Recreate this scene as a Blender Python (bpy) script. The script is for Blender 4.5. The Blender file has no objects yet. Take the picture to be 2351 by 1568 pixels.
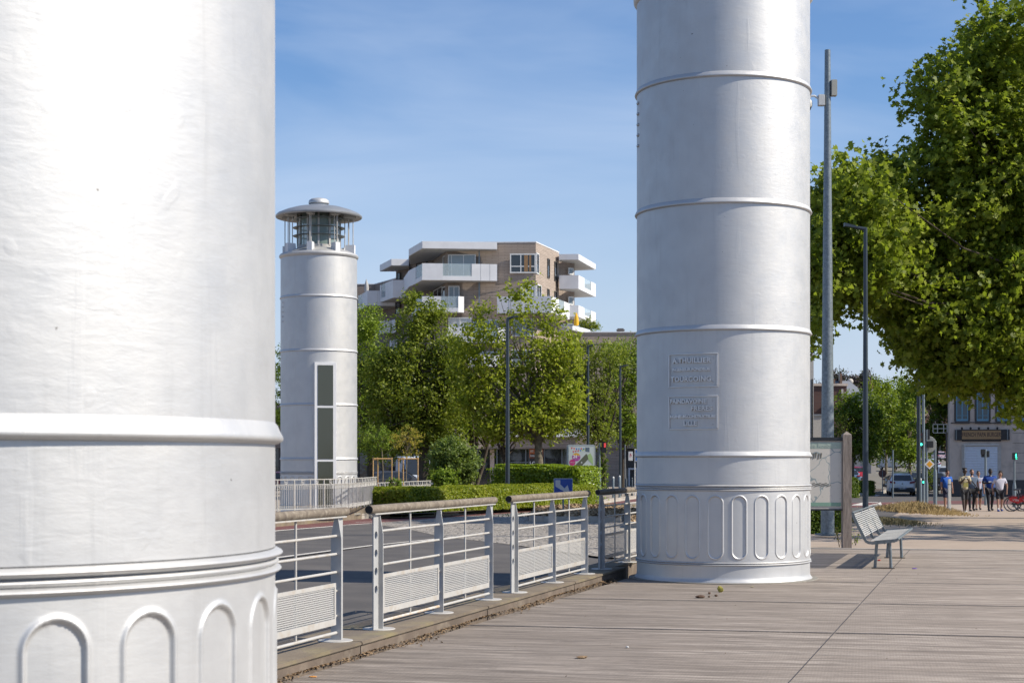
import bpy, bmesh, math, random
import numpy as np
from mathutils import Vector, Matrix
R = math.radians
random.seed(7); rng = np.random.default_rng(7)
sc = bpy.context.scene
# ---------------------------------------------------------------- camera, sky, sun, exposure
F = 3790.0; CX = 1175.5; HZ = 1060.0; CH = 1.7      # focal length, centre and horizon in photo units; eye height
cam_d = bpy.data.cameras.new('camera'); cam = bpy.data.objects.new('camera', cam_d); sc.collection.objects.link(cam)
cam.location = (0, 0, CH); cam.rotation_euler = (R(90), 0, 0)
cam_d.sensor_width = 36; cam_d.lens = F/2351*36; cam_d.shift_y = (HZ-784)/2351
cam_d.clip_start = 0.1; cam_d.clip_end = 4000
cam_d.dof.use_dof = True; cam_d.dof.focus_distance = 25.5; cam_d.dof.aperture_fstop = 8.0
sc.camera = cam
SUN_EL = 39.0; SUN_AZ = (0.977, -0.213)
world = bpy.data.worlds.new('World'); sc.world = world; world.use_nodes = True
wn = world.node_tree.nodes; wl = world.node_tree.links
for n in list(wn): wn.remove(n)
wo = wn.new('ShaderNodeOutputWorld'); bg = wn.new('ShaderNodeBackground'); sky = wn.new('ShaderNodeTexSky')
sky.sky_type = 'NISHITA'; sky.sun_disc = False; sky.sun_elevation = R(SUN_EL)
sky.sun_rotation = math.atan2(SUN_AZ[0], SUN_AZ[1])
sky.air_density = 1.0; sky.dust_density = 0.3; sky.ozone_density = 1.5
bg.inputs['Strength'].default_value = 0.076
tc = wn.new('ShaderNodeTexCoord'); mp = wn.new('ShaderNodeMapping')
mp.inputs['Rotation'].default_value = (0, R(22), 0); mp.inputs['Scale'].default_value = (1.5, 1.9, 6.2)
nz = wn.new('ShaderNodeTexNoise'); nz.inputs['Scale'].default_value = 2.2; nz.inputs['Detail'].default_value = 5; nz.inputs['Roughness'].default_value = 0.52
nz.inputs['Distortion'].default_value = 0.5
cr = wn.new('ShaderNodeValToRGB'); cr.color_ramp.elements[0].position = 0.44; cr.color_ramp.elements[1].position = 0.80
cr.color_ramp.elements[0].color = (0, 0, 0, 1); cr.color_ramp.elements[1].color = (0.44, 0.44, 0.44, 1)
mx = wn.new('ShaderNodeMix'); mx.data_type = 'RGBA'
mx.inputs[7].default_value = (6.0, 7.0, 8.7, 1)
wl.new(tc.outputs['Generated'], mp.inputs['Vector']); wl.new(mp.outputs[0], nz.inputs['Vector'])
wl.new(nz.outputs['Fac'], cr.inputs[0]); wl.new(cr.outputs[0], mx.inputs[0])
tint = wn.new('ShaderNodeMix'); tint.data_type = 'RGBA'; tint.blend_type = 'MULTIPLY'; tint.inputs[0].default_value = 1; tint.inputs[7].default_value = (.80, 1.0, 1.27, 1)
wl.new(sky.outputs[0], tint.inputs[6])
sepz = wn.new('ShaderNodeSeparateXYZ'); wl.new(tc.outputs['Generated'], sepz.inputs[0])
hzr = wn.new('ShaderNodeValToRGB'); hzr.color_ramp.elements[0].position = 0.0; hzr.color_ramp.elements[1].position = 0.24
hzr.color_ramp.elements[0].color = (.92, .92, .92, 1); hzr.color_ramp.elements[1].color = (0, 0, 0, 1); hzr.color_ramp.interpolation = 'EASE'
wl.new(sepz.outputs[2], hzr.inputs[0])
hmx = wn.new('ShaderNodeMix'); hmx.data_type = 'RGBA'; hmx.inputs[7].default_value = (5.3, 6.1, 7.4, 1)
wl.new(hzr.outputs[0], hmx.inputs[0]); wl.new(tint.outputs[2], hmx.inputs[6])
wl.new(hmx.outputs[2], mx.inputs[6]); wl.new(mx.outputs[2], bg.inputs['Color']); wl.new(bg.outputs[0], wo.inputs[0])
sun_d = bpy.data.lights.new('sun', 'SUN'); sun = bpy.data.objects.new('sun', sun_d); sc.collection.objects.link(sun)
sun_d.energy = 4.3; sun_d.angle = R(0.53); sun_d.color = (1.0, 0.925, 0.80)
sv = Vector((SUN_AZ[0]*math.cos(R(SUN_EL)), SUN_AZ[1]*math.cos(R(SUN_EL)), math.sin(R(SUN_EL))))
sun.rotation_euler = sv.to_track_quat('Z', 'Y').to_euler(); sun.location = (30, -10, 40)
sc.view_settings.view_transform = 'Standard'; sc.view_settings.look = 'None'
sc.view_settings.exposure = 0.55; sc.view_settings.gamma = 1
try: sc.view_settings.use_curve_mapping = False
except Exception: pass
sc.render.engine = 'CYCLES'
cy = sc.cycles
cy.max_bounces = 6; cy.diffuse_bounces = 3; cy.glossy_bounces = 3; cy.transmission_bounces = 4; cy.transparent_max_bounces = 12
cy.caustics_reflective = False; cy.caustics_refractive = False
cy.use_denoising = True

# ---------------------------------------------------------------- measuring helpers
KN = [(-50, 0), (30, 0), (63, -.22), (110, -.50), (130, -.55), (160, -.6), (1500, -.6)]
KR = [(-50, 0), (118, 0), (130, .10), (165, .7), (210, 1.4), (260, 2.7), (400, 5), (1500, 7)]
def interp(k, y):
    for (a, za), (b, zb) in zip(k, k[1:]):
        if y <= b: return za+(zb-za)*(y-a)/(b-a)
    return k[-1][1]
def gz(x, y):
    s = min(1, max(0, (x-18)/12))
    return interp(KN, y)+interp(KR, y)*s
def PX(px, Y): return (px-CX)/F*Y
def PZ(py, Y): return CH-(py-HZ)/F*Y
def P(px, py, Y): return Vector((PX(px, Y), Y, PZ(py, Y)))
def G(px, py, dz=0.0):
    lo, hi = 1.0, 900.0
    for _ in range(50):
        m = (lo+hi)/2
        if PZ(py, m) > gz(PX(px, m), m)+dz: lo = m
        else: hi = m
    return Vector((PX(px, lo), lo, gz(PX(px, lo), lo)+dz))
U = Vector((.2836, .9589, 0)); V = Vector((.9589, -.2836, 0))      # along and across the railing
RAIL0 = Vector((-1.56, 14.6, 0))
def rail_pt(Y): return Vector((RAIL0.x+(Y-RAIL0.y)*.2957, Y, 0))

# ---------------------------------------------------------------- mesh helpers
class MB:
    def __init__(s, M=None): s.v = []; s.f = []; s.M = M
    def add(s, vs, fs):
        o = len(s.v)
        if s.M is not None: vs = [s.M @ Vector(v) for v in vs]
        s.v += [tuple(v) for v in vs]; s.f += [tuple(i+o for i in f) for f in fs]; return s
    def box(s, x0, x1, y0, y1, z0, z1):
        return s.add([(x0,y0,z0),(x1,y0,z0),(x1,y1,z0),(x0,y1,z0),(x0,y0,z1),(x1,y0,z1),(x1,y1,z1),(x0,y1,z1)],
                     [(0,3,2,1),(4,5,6,7),(0,1,5,4),(1,2,6,5),(2,3,7,6),(3,0,4,7)])
    def obox(s, c, ax, ay, hx, hy, z0, z1):     # box with horizontal axes ax, ay
        c = Vector(c); p = [c-ax*hx-ay*hy, c+ax*hx-ay*hy, c+ax*hx+ay*hy, c-ax*hx+ay*hy]
        return s.prism([(q.x, q.y) for q in p], z0, z1)
    def prism(s, poly, z0, z1):
        a = sum(p[0]*q[1]-q[0]*p[1] for p, q in zip(poly, poly[1:]+poly[:1]))
        if a < 0: poly = poly[::-1]
        n = len(poly)
        vs = [(p[0], p[1], z0) for p in poly]+[(p[0], p[1], z1) for p in poly]
        return s.add(vs, [tuple(range(n))[::-1], tuple(range(n, 2*n))]+[(i, (i+1) % n, (i+1) % n+n, i+n) for i in range(n)])
    def slab(s, pts, n, t):     # any planar polygon thickened along n
        n = Vector(n); k = len(pts); pts = [Vector(p) for p in pts]
        nn = Vector((0, 0, 0))
        for a, b in zip(pts, pts[1:]+pts[:1]): nn += a.cross(b)
        if nn.dot(n) > 0: pts = pts[::-1]
        vs = pts+[p+n*t for p in pts]
        return s.add(vs, [tuple(range(k)), tuple(range(k, 2*k))[::-1]]+[((i+1) % k, i, i+k, (i+1) % k+k) for i in range(k)])
    def tube(s, pts, rad, seg=8, caps=True):
        pts = [Vector(p) for p in pts]; n = len(pts)
        if not isinstance(rad, (list, tuple)): rad = [rad]*n
        vs = []; up = None
        for i in range(n):
            d = (pts[min(i+1, n-1)]-pts[max(i-1, 0)]).normalized()
            if up is None:
                up = Vector((0, 0, 1)) if abs(d.z) < .9 else Vector((1, 0, 0))
            a = d.cross(up); 
            if a.length < 1e-5: a = d.cross(Vector((0, 1, .3)))
            a.normalize(); b = a.cross(d).normalized(); up = b
            for k in range(seg):
                t = 2*math.pi*k/seg; vs.append(pts[i]+(a*math.cos(t)+b*math.sin(t))*rad[i])
        fs = [(i*seg+k, i*seg+(k+1) % seg, (i+1)*seg+(k+1) % seg, (i+1)*seg+k) for i in range(n-1) for k in range(seg)]
        if caps: fs += [tuple(range(seg))[::-1], tuple(range((n-1)*seg, n*seg))]
        return s.add(vs, fs)
    def lathe(s, prof, seg=32, c=(0, 0), a0=0, a1=360, caps=False):
        full = abs(a1-a0) >= 360; m = seg if full else seg+1; n = len(prof)
        vs = []
        for r, z in prof:
            for k in range(m):
                t = R(a0+(a1-a0)*k/seg); vs.append((c[0]+r*math.sin(t), c[1]-r*math.cos(t), z))
        fs = []
        for i in range(n-1):
            for k in range(seg):
                k2 = (k+1) % m
                fs.append((i*m+k, i*m+k2, (i+1)*m+k2, (i+1)*m+k))
        if caps: fs += [tuple(range(m))[::-1], tuple(range((n-1)*m, n*m))]
        return s.add(vs, fs)
    def ball(s, c, r, seg=10, rings=7):
        if not isinstance(r, (tuple, list)): r = (r, r, r)
        vs = [(c[0], c[1], c[2]-r[2])]
        for i in range(1, rings):
            p = math.pi*i/rings-math.pi/2
            for k in range(seg):
                t = 2*math.pi*k/seg; vs.append((c[0]+r[0]*math.cos(p)*math.cos(t), c[1]+r[1]*math.cos(p)*math.sin(t), c[2]+r[2]*math.sin(p)))
        vs.append((c[0], c[1], c[2]+r[2])); L = len(vs)-1
        fs = [(0, 1+(k+1) % seg, 1+k) for k in range(seg)]
        for i in range(rings-2):
            for k in range(seg):
                a = 1+i*seg+k; b = 1+i*seg+(k+1) % seg; fs.append((a, b, b+seg, a+seg))
        o = 1+(rings-2)*seg
        fs += [(o+k, o+(k+1) % seg, L) for k in range(seg)]
        return s.add(vs, fs)
    def face(s, pts): return s.add(pts, [tuple(range(len(pts)))])
    def build(s, name, m, parent=None, smooth=False, bevel=0, world=False, label=None):
        me = bpy.data.meshes.new(name); vs = s.v
        if world and parent is not None:
            L = parent.location; vs = [(v[0]-L.x, v[1]-L.y, v[2]-L.z) for v in vs]
        me.from_pydata(vs, [], s.f); me.update()
        if bevel:
            b = bmesh.new(); b.from_mesh(me); bmesh.ops.remove_doubles(b, verts=b.verts, dist=1e-5)
            es = [e for e in b.edges if len(e.link_faces) == 2 and e.calc_face_angle(0) > .6]
            bmesh.ops.bevel(b, geom=es, offset=bevel, segments=2, affect='EDGES', clamp_overlap=True)
            b.to_mesh(me); b.free()
        if smooth:
            me.polygons.foreach_set('use_smooth', [True]*len(me.polygons))
            try: me.set_sharp_from_angle(angle=R(42))
            except Exception: pass
        me.materials.append(m)
        o = bpy.data.objects.new(name, me); sc.collection.objects.link(o)
        if parent is not None: o.parent = parent
        if label: o['label'] = label
        return o
def thing(name, label, cat, loc=(0, 0, 0), rotz=0, group=None):
    o = bpy.data.objects.new(name, None); sc.collection.objects.link(o)
    o.empty_display_size = .2
    o.location = loc; o.rotation_euler = (0, 0, rotz); o['label'] = label; o['category'] = cat
    if group: o['group'] = group
    return o
def tag(o, label, cat, group=None):
    o['label'] = label; o['category'] = cat
    if group: o['group'] = group
    return o
def struct(o, kind='structure', label=None, cat=None):
    o['kind'] = kind
    if label: o['label'] = label
    if cat: o['category'] = cat
    return o
def dup(root, loc, rotz=None, label=None, skip=()):
    r = root.copy(); sc.collection.objects.link(r); r.location = loc
    if rotz is not None: r.rotation_euler = (0, 0, rotz)
    if label: r['label'] = label
    def rec(src, dst):
        for ch in src.children:
            if ch.name.split('.')[0] in skip: continue
            c = ch.copy(); sc.collection.objects.link(c); c.parent = dst; rec(ch, c)
    rec(root, r); return r

# ---------------------------------------------------------------- materials
def new_mat(name):
    m = bpy.data.materials.new(name); m.use_nodes = True; nt = m.node_tree
    return m, nt, nt.nodes['Principled BSDF']
def node(nt, t, **kw):
    n = nt.nodes.new(t)
    for k, v in kw.items():
        if k.startswith('i_'): n.inputs[k[2:].replace('_', ' ')].default_value = v
        else: setattr(n, k, v)
    return n
def c4(c): return (c[0], c[1], c[2], 1)
def coords(nt, scale=(1, 1, 1), rot=(0, 0, 0)):
    t = node(nt, 'ShaderNodeTexCoord'); m = node(nt, 'ShaderNodeMapping')
    m.inputs['Scale'].default_value = scale; m.inputs['Rotation'].default_value = rot
    nt.links.new(t.outputs['Object'], m.inputs['Vector']); return m.outputs[0]
def mixc(nt, fac, a, b, mode='MIX'):
    m = node(nt, 'ShaderNodeMix', data_type='RGBA', blend_type=mode)
    for s, i in ((a, 6), (b, 7)):
        if isinstance(s, (tuple, list)): m.inputs[i].default_value = c4(s)
        else: nt.links.new(s, m.inputs[i])
    if isinstance(fac, (int, float)): m.inputs[0].default_value = fac
    else: nt.links.new(fac, m.inputs[0])
    return m.outputs[2]
def ramp(nt, src, p0, p1, a=(0, 0, 0), b=(1, 1, 1)):
    r = node(nt, 'ShaderNodeValToRGB'); e = r.color_ramp.elements
    e[0].position = p0; e[1].position = p1; e[0].color = c4(a); e[1].color = c4(b)
    nt.links.new(src, r.inputs[0]); return r.outputs[0]
def noise(nt, vec, scale, detail=4, rough=.55, dist=0):
    n = node(nt, 'ShaderNodeTexNoise'); n.inputs['Scale'].default_value = scale; n.inputs['Detail'].default_value = detail
    n.inputs['Roughness'].default_value = rough; n.inputs['Distortion'].default_value = dist
    nt.links.new(vec, n.inputs['Vector']); return n.outputs['Fac']
def bump(nt, b, h, strength, dist=.01):
    n = node(nt, 'ShaderNodeBump'); n.inputs['Strength'].default_value = strength; n.inputs['Distance'].default_value = dist
    nt.links.new(h, n.inputs['Height']); nt.links.new(n.outputs[0], b.inputs['Normal'])
def simple(name, c, rough=.6, metal=0, c2=None, ns=6, vs=(1, 1, 1), bs=0, bd=.01, bns=None, p=(.35, .65), spec=.5, c3=None, ns3=1.3):
    m, nt, b = new_mat(name)
    b.inputs['Roughness'].default_value = rough; b.inputs['Metallic'].default_value = metal
    b.inputs['Specular IOR Level'].default_value = spec
    if c2 is None and not bs:
        c2 = tuple(x*.86 for x in c)
    vec = coords(nt, vs)
    if c2 is None: c2 = tuple(x*.9 for x in c)
    n = noise(nt, vec, ns)
    col = mixc(nt, ramp(nt, n, p[0], p[1]), c, c2)
    if c3:
        n3 = noise(nt, vec, ns3, 6, .6)
        col = mixc(nt, ramp(nt, n3, .5, .72), col, c3)
    nt.links.new(col, b.inputs['Base Color'])
    if bs:
        bump(nt, b, noise(nt, vec, bns or ns*3, 5, .6), bs, bd)
    return m
M = {}
def silver(name, base, rough, bs, cold):
    m, nt, b = new_mat(name)
    vec = coords(nt)
    n1 = noise(nt, vec, 1.4, 5, .6, .4); n2 = noise(nt, coords(nt, (1, 1, .25)), 9, 4, .6)
    col = mixc(nt, ramp(nt, n1, .38, .68), base, cold)
    col = mixc(nt, ramp(nt, n2, .60, .80, (0, 0, 0), (.5, .5, .5)), col, tuple(x*.93 for x in base))
    # small chips and dirt flecks
    n4 = noise(nt, vec, 21, 2, .5); n5 = noise(nt, vec, 3.1, 2)
    fl0 = ramp(nt, n4, .752, .772); fl1 = ramp(nt, n5, .56, .60); flm = node(nt, 'ShaderNodeMix', data_type='RGBA', blend_type='MULTIPLY'); flm.inputs[0].default_value = 1; nt.links.new(fl0, flm.inputs[6]); nt.links.new(fl1, flm.inputs[7]); fl = flm.outputs[2]
    n6 = noise(nt, coords(nt, (9, 9, .55)), 1.3, 5, .65); col = mixc(nt, ramp(nt, n6, .56, .74, (0,)*3, (.45,)*3), col, tuple(x*.80 for x in base))
    col = mixc(nt, fl, col, (.20, .19, .18))
    nt.links.new(col, b.inputs['Base Color'])
    b.inputs['Metallic'].default_value = .60
    rr = ramp(nt, noise(nt, vec, 4, 5, .6), .3, .7, (rough-.05,)*3, (rough+.08,)*3); nt.links.new(rr, b.inputs['Roughness'])
    # brushed, hammered paint
    h1 = noise(nt, coords(nt, (1, 1, 3.2)), 7, 6, .62, .3); h2 = noise(nt, vec, 46, 3, .5); h3 = noise(nt, vec, 2.3, 4)
    ad = node(nt, 'ShaderNodeMath', operation='MULTIPLY_ADD'); nt.links.new(h2, ad.inputs[0]); ad.inputs[1].default_value = .10; nt.links.new(h1, ad.inputs[2])
    ad2 = node(nt, 'ShaderNodeMath', operation='MULTIPLY_ADD'); nt.links.new(h3, ad2.inputs[0]); ad2.inputs[1].default_value = 1.5; nt.links.new(ad.outputs[0], ad2.inputs[2])
    h4 = ramp(nt, noise(nt, coords(nt, (6, 6, .45)), 1.6, 3, .5), .64, .70)
    ad3 = node(nt, 'ShaderNodeMath', operation='MULTIPLY_ADD'); nt.links.new(h4, ad3.inputs[0]); ad3.inputs[1].default_value = .35; nt.links.new(ad2.outputs[0], ad3.inputs[2])
    h5 = ramp(nt, noise(nt, vec, 8.5, 1, .3), .70, .76); ad4 = node(nt, 'ShaderNodeMath', operation='MULTIPLY_ADD'); nt.links.new(h5, ad4.inputs[0]); ad4.inputs[1].default_value = .28; nt.links.new(ad3.outputs[0], ad4.inputs[2])
    bump(nt, b, ad4.outputs[0], bs, .012)
    return m
M['silver'] = silver('silver_paint', (.575, .570, .562), .54, .15, (.53, .528, .526))
M['silver_fluted'] = silver('silver_paint_base', (.575, .570, .562), .53, .11, (.54, .536, .532))
M['galv'] = simple('galvanised_steel', (.14, .165, .18), .42, .4, (.21, .24, .255), ns=14, c3=(.28, .31, .32), ns3=30, bs=.1)
M['rail_metal'] = simple('grey_railing_paint', (.50, .485, .46), .48, .08, (.44, .425, .40), ns=5, c3=(.42, .37, .31), ns3=9, bs=.1, p=(.3, .7))
M['rail_dark'] = simple('grey_post_paint', (.46, .46, .455), .45, .12, (.40, .40, .395), ns=5)
M['rust'] = simple('rusty_paint', (.5, .36, .22), .7, .1, (.55, .55, .55), ns=14)
M['wood'] = simple('weathered_timber', (.20, .165, .125), .85, 0, (.125, .10, .078), ns=9, vs=(1, 1, 1), c3=(.30, .26, .205), ns3=22, bs=.5, bns=30)
M['post_wood'] = simple('old_oak', (.30, .25, .215), .85, 0, (.20, .165, .14), ns=7, vs=(5, 5, .5), c3=(.12, .095, .08), ns3=6, bs=.6, bns=20)
M['dark'] = simple('dark_end', (.02, .018, .016), .8)
M['black'] = simple('black_paint', (.018, .02, .024), .4)
M['lamp_paint'] = simple('dark_lamp_paint', (.045, .06, .075), .38, .2)
M['pole_grey'] = simple('grey_pole_paint', (.20, .24, .26), .4, .3)
M['white'] = simple('white_paint', (.74, .74, .72), .5)
M['white_clad'] = simple('white_cladding', (.72, .72, .73), .55, 0, (.66, .66, .67), ns=1.2)
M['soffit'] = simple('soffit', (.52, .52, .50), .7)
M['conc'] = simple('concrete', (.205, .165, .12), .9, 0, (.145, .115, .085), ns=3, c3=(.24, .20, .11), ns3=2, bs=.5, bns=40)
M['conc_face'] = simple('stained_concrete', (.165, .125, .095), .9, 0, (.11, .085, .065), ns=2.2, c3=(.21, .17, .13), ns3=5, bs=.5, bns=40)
M['kerb'] = simple('kerb_stone', (.46, .42, .36), .9, 0, (.38, .34, .29), ns=3, bs=.3, bns=30)
def mirror_glass(name, c, rough=.04, metal=.0):
    m, nt, b = new_mat(name)
    b.inputs['Base Color'].default_value = c4(c); b.inputs['Roughness'].default_value = rough
    b.inputs['Metallic'].default_value = metal; b.inputs['Specular IOR Level'].default_value = .9
    n = noise(nt, coords(nt), .7, 2); bump(nt, b, n, .12, .05)
    return m
M['glass_dark'] = mirror_glass('window_glass', (.02, .024, .028))
M['glass_blue'] = mirror_glass('curtained_glass', (.16, .19, .21), .08)
M['glass_olive'] = mirror_glass('door_glass', (.045, .048, .03), .12)
def clear_glass(name, tint, alpha):
    m, nt, b = new_mat(name)
    b.inputs['Base Color'].default_value = c4(tint); b.inputs['Roughness'].default_value = .05; b.inputs['Alpha'].default_value = alpha
    return m
M['glass'] = clear_glass('balustrade_glass', (.55, .65, .68), .35)
M['lantern_glass'] = clear_glass('lantern_glass', (.28, .36, .32), .55)

def brick(name, c1, c2, mortar, sx=.22, sz=.065, bs=.4):
    m, nt, b = new_mat(name)
    t = node(nt, 'ShaderNodeTexCoord'); s = node(nt, 'ShaderNodeSeparateXYZ'); nt.links.new(t.outputs['Object'], s.inputs[0])
    a = node(nt, 'ShaderNodeMath', operation='MULTIPLY_ADD'); nt.links.new(s.outputs[1], a.inputs[0]); a.inputs[1].default_value = .8; nt.links.new(s.outputs[0], a.inputs[2])
    c = node(nt, 'ShaderNodeCombineXYZ'); nt.links.new(a.outputs[0], c.inputs[0]); nt.links.new(s.outputs[2], c.inputs[1])
    k = node(nt, 'ShaderNodeTexBrick'); nt.links.new(c.outputs[0], k.inputs['Vector'])
    k.inputs['Scale'].default_value = 1; k.inputs['Brick Width'].default_value = sx; k.inputs['Row Height'].default_value = sz
    k.inputs['Mortar Size'].default_value = sz*.13; k.inputs['Color1'].default_value = c4(c1); k.inputs['Color2'].default_value = c4(c2); k.inputs['Mortar'].default_value = c4(mortar)
    n = noise(nt, t.outputs['Object'], .5, 5)
    col = mixc(nt, ramp(nt, n, .35, .7, (0, 0, 0), (.5, .5, .5)), k.outputs['Color'], tuple(x*.7 for x in c1))
    nt.links.new(col, b.inputs['Base Color']); b.inputs['Roughness'].default_value = .9
    return m
M['brick'] = brick('long_brick', (.44, .355, .29), (.33, .265, .215), (.19, .155, .13), 1.1, .14)
M['brick_dark'] = brick('dark_brick', (.30, .245, .21), (.22, .18, .155), (.12, .10, .085), 1.1, .14)
M['brick_red'] = brick('brown_brick', (.13, .062, .048), (.10, .05, .04), (.12, .09, .08), .5, .16)
M['render'] = simple('old_render', (.68, .56, .46), .9, 0, (.56, .46, .38), ns=1.1, c3=(.40, .33, .27), ns3=.9, bs=.2, bns=12)
M['render_light'] = simple('pale_render', (.52, .48, .43), .9)
M['slate'] = simple('slate', (.22, .235, .26), .6)
M['stone_dark'] = simple('dark_stone', (.09, .08, .075), .9)
M['asphalt'] = simple('asphalt', (.100, .089, .080), .85, 0, (.078, .070, .064), ns=1.2, c3=(.13, .115, .102), ns3=.5, bs=.35, bns=90)
def paving(name, c1, c2, c3, dark):
    m, nt, b = new_mat(name)
    vec = coords(nt); n1 = noise(nt, vec, .35, 5, .6); n2 = noise(nt, vec, 2.6, 5, .6); n3 = noise(nt, vec, 60, 3, .6); n4 = noise(nt, vec, 11, 3, .5)
    col = mixc(nt, ramp(nt, n1, .35, .65), c1, c2); col = mixc(nt, ramp(nt, n2, .48, .75, (0, 0, 0), (.7, .7, .7)), col, c3)
    col = mixc(nt, ramp(nt, n3, .35, .7, (.0,)*3, (.45,)*3), col, tuple(x*.55 for x in c2))
    col = mixc(nt, ramp(nt, n4, .70, .75), col, dark)
    nt.links.new(col, b.inputs['Base Color']); b.inputs['Roughness'].default_value = .9
    bump(nt, b, n3, .4, .01); return m
M['pave'] = paving('pavement', (.44, .345, .265), (.37, .29, .225), (.49, .395, .305), (.2, .16, .13))
M['pave2'] = paving('far_pavement', (.38, .31, .24), (.31, .255, .20), (.42, .35, .28), (.15, .13, .11))
M['red_lane'] = paving('red_lane', (.17, .062, .055), (.14, .052, .048), (.20, .09, .08), (.08, .05, .05))
def cobble():
    m, nt, b = new_mat('cobbles'); vec = coords(nt)
    v = node(nt, 'ShaderNodeTexVoronoi', feature='DISTANCE_TO_EDGE'); v.inputs['Scale'].default_value = 5.5; nt.links.new(vec, v.inputs['Vector'])
    v2 = node(nt, 'ShaderNodeTexVoronoi'); v2.inputs['Scale'].default_value = 5.5; nt.links.new(vec, v2.inputs['Vector'])
    s = node(nt, 'ShaderNodeSeparateColor'); nt.links.new(v2.outputs['Color'], s.inputs[0])
    col = mixc(nt, s.outputs[0], (.25, .22, .185), (.46, .41, .35)); col = mixc(nt, ramp(nt, v.outputs['Distance'], .02, .10), (.07, .06, .05), col)
    n = noise(nt, vec, .8, 4); col = mixc(nt, ramp(nt, n, .4, .7, (0,)*3, (.5,)*3), col, (.36, .32, .27))
    nt.links.new(col, b.inputs['Base Color']); b.inputs['Roughness'].default_value = .8
    bump(nt, b, ramp(nt, v.outputs['Distance'], 0, .16), .8, .03); return m
M['cobble'] = cobble()
DECK_ROT = math.atan(.215)
def deck_mat(name, c1, c2, c3):
    m, nt, b = new_mat(name)
    t = node(nt, 'ShaderNodeTexCoord')
    def mpn(sc_):
        q = node(nt, 'ShaderNodeMapping', vector_type='POINT'); q.inputs['Rotation'].default_value = (0, 0, DECK_ROT)
        nt.links.new(t.outputs['Object'], q.inputs['Vector'])
        q2 = node(nt, 'ShaderNodeMapping'); q2.inputs['Scale'].default_value = sc_; nt.links.new(q.outputs[0], q2.inputs['Vector']); return q2.outputs[0]
    n1 = noise(nt, mpn((.14, 1.9, 1)), 1.5, 6, .72); n2 = noise(nt, mpn((1, 1, 1)), .35, 4, .6); n3 = noise(nt, mpn((.38, 5.2, 1)), 1.5, 6, .78)
    n5 = noise(nt, mpn((.9, 13, 1)), 1.5, 5, .8)
    col = mixc(nt, ramp(nt, n1, .40, .60), c1, c2)
    col = mixc(nt, ramp(nt, n3, .44, .62, (0,)*3, (.9,)*3), col, c3)
    col = mixc(nt, ramp(nt, n2, .40, .66, (0,)*3, (.55,)*3), col, tuple(x*.72 for x in c1))
    col = mixc(nt, ramp(nt, n5, .49, .58, (0,)*3, (.85,)*3), col, c3)
    # worn pale where people walk, browner towards the kerb
    wr = node(nt, 'ShaderNodeSeparateXYZ'); nt.links.new(mpn((1, 1, 1)), wr.inputs[0])
    nn_ = node(nt, 'ShaderNodeMath', operation='MULTIPLY_ADD'); nt.links.new(n2, nn_.inputs[0]); nn_.inputs[1].default_value = 5.0; nt.links.new(wr.outputs[0], nn_.inputs[2])
    mr = node(nt, 'ShaderNodeMapRange'); nt.links.new(nn_.outputs[0], mr.inputs[0]); mr.inputs[1].default_value = -2.2; mr.inputs[2].default_value = 4.2; mr.inputs[3].default_value = 0; mr.inputs[4].default_value = 1
    col = mixc(nt, mr.outputs[0], col, mixc(nt, 1.0, col, (1.62, 1.60, 1.58), 'MULTIPLY'))
    # embossed tread rows
    sp = node(nt, 'ShaderNodeSeparateXYZ'); nt.links.new(mpn((1, 1, 1)), sp.inputs[0])
    w = []
    for i, fr in ((0, 118.0), (1, 104.0)):
        q = node(nt, 'ShaderNodeMath', operation='MULTIPLY'); nt.links.new(sp.outputs[i], q.inputs[0]); q.inputs[1].default_value = fr
        s = node(nt, 'ShaderNodeMath', operation='SINE'); nt.links.new(q.outputs[0], s.inputs[0]); w.append(s.outputs[0])
    ml = node(nt, 'ShaderNodeMath', operation='MULTIPLY'); nt.links.new(w[0], ml.inputs[0]); nt.links.new(w[1], ml.inputs[1])
    st = ramp(nt, ml.outputs[0], .25, .6, (0,)*3, (.34,)*3)
    st2 = ramp(nt, w[1], .45, .9, (0,)*3, (.22,)*3)
    col = mixc(nt, st, col, tuple(x*.5 for x in c1)); col = mixc(nt, st2, col, tuple(x*.55 for x in c1))
    n4 = noise(nt, mpn((1, 1.6, 1)), 5, 3); col = mixc(nt, ramp(nt, n4, .69, .74, (0,)*3, (.7,)*3), col, (.33, .29, .25))
    nt.links.new(col, b.inputs['Base Color']); b.inputs['Roughness'].default_value = .8
    bump(nt, b, ml.outputs[0], .35, .006); return m
M['deck_l'] = M['deck_r'] = deck_mat('deck_boards', (.235, .195, .160), (.375, .322, .275), (.110, .090, .073))
M['seam_shadow'] = simple('deck_joint_shadow_tone', (.045, .045, .055), .8)  # dark tone of the diagonal joint and of the painted shadow lines
M['line'] = simple('road_paint', (.66, .62, .55), .8, 0, (.50, .46, .41), ns=8)
M['ground'] = paving('ground', (.20, .18, .15), (.16, .15, .12), (.24, .21, .17), (.12, .11, .09))
M['soil'] = simple('soil', (.14, .105, .075), .95, 0, (.09, .07, .05), ns=8)

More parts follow.
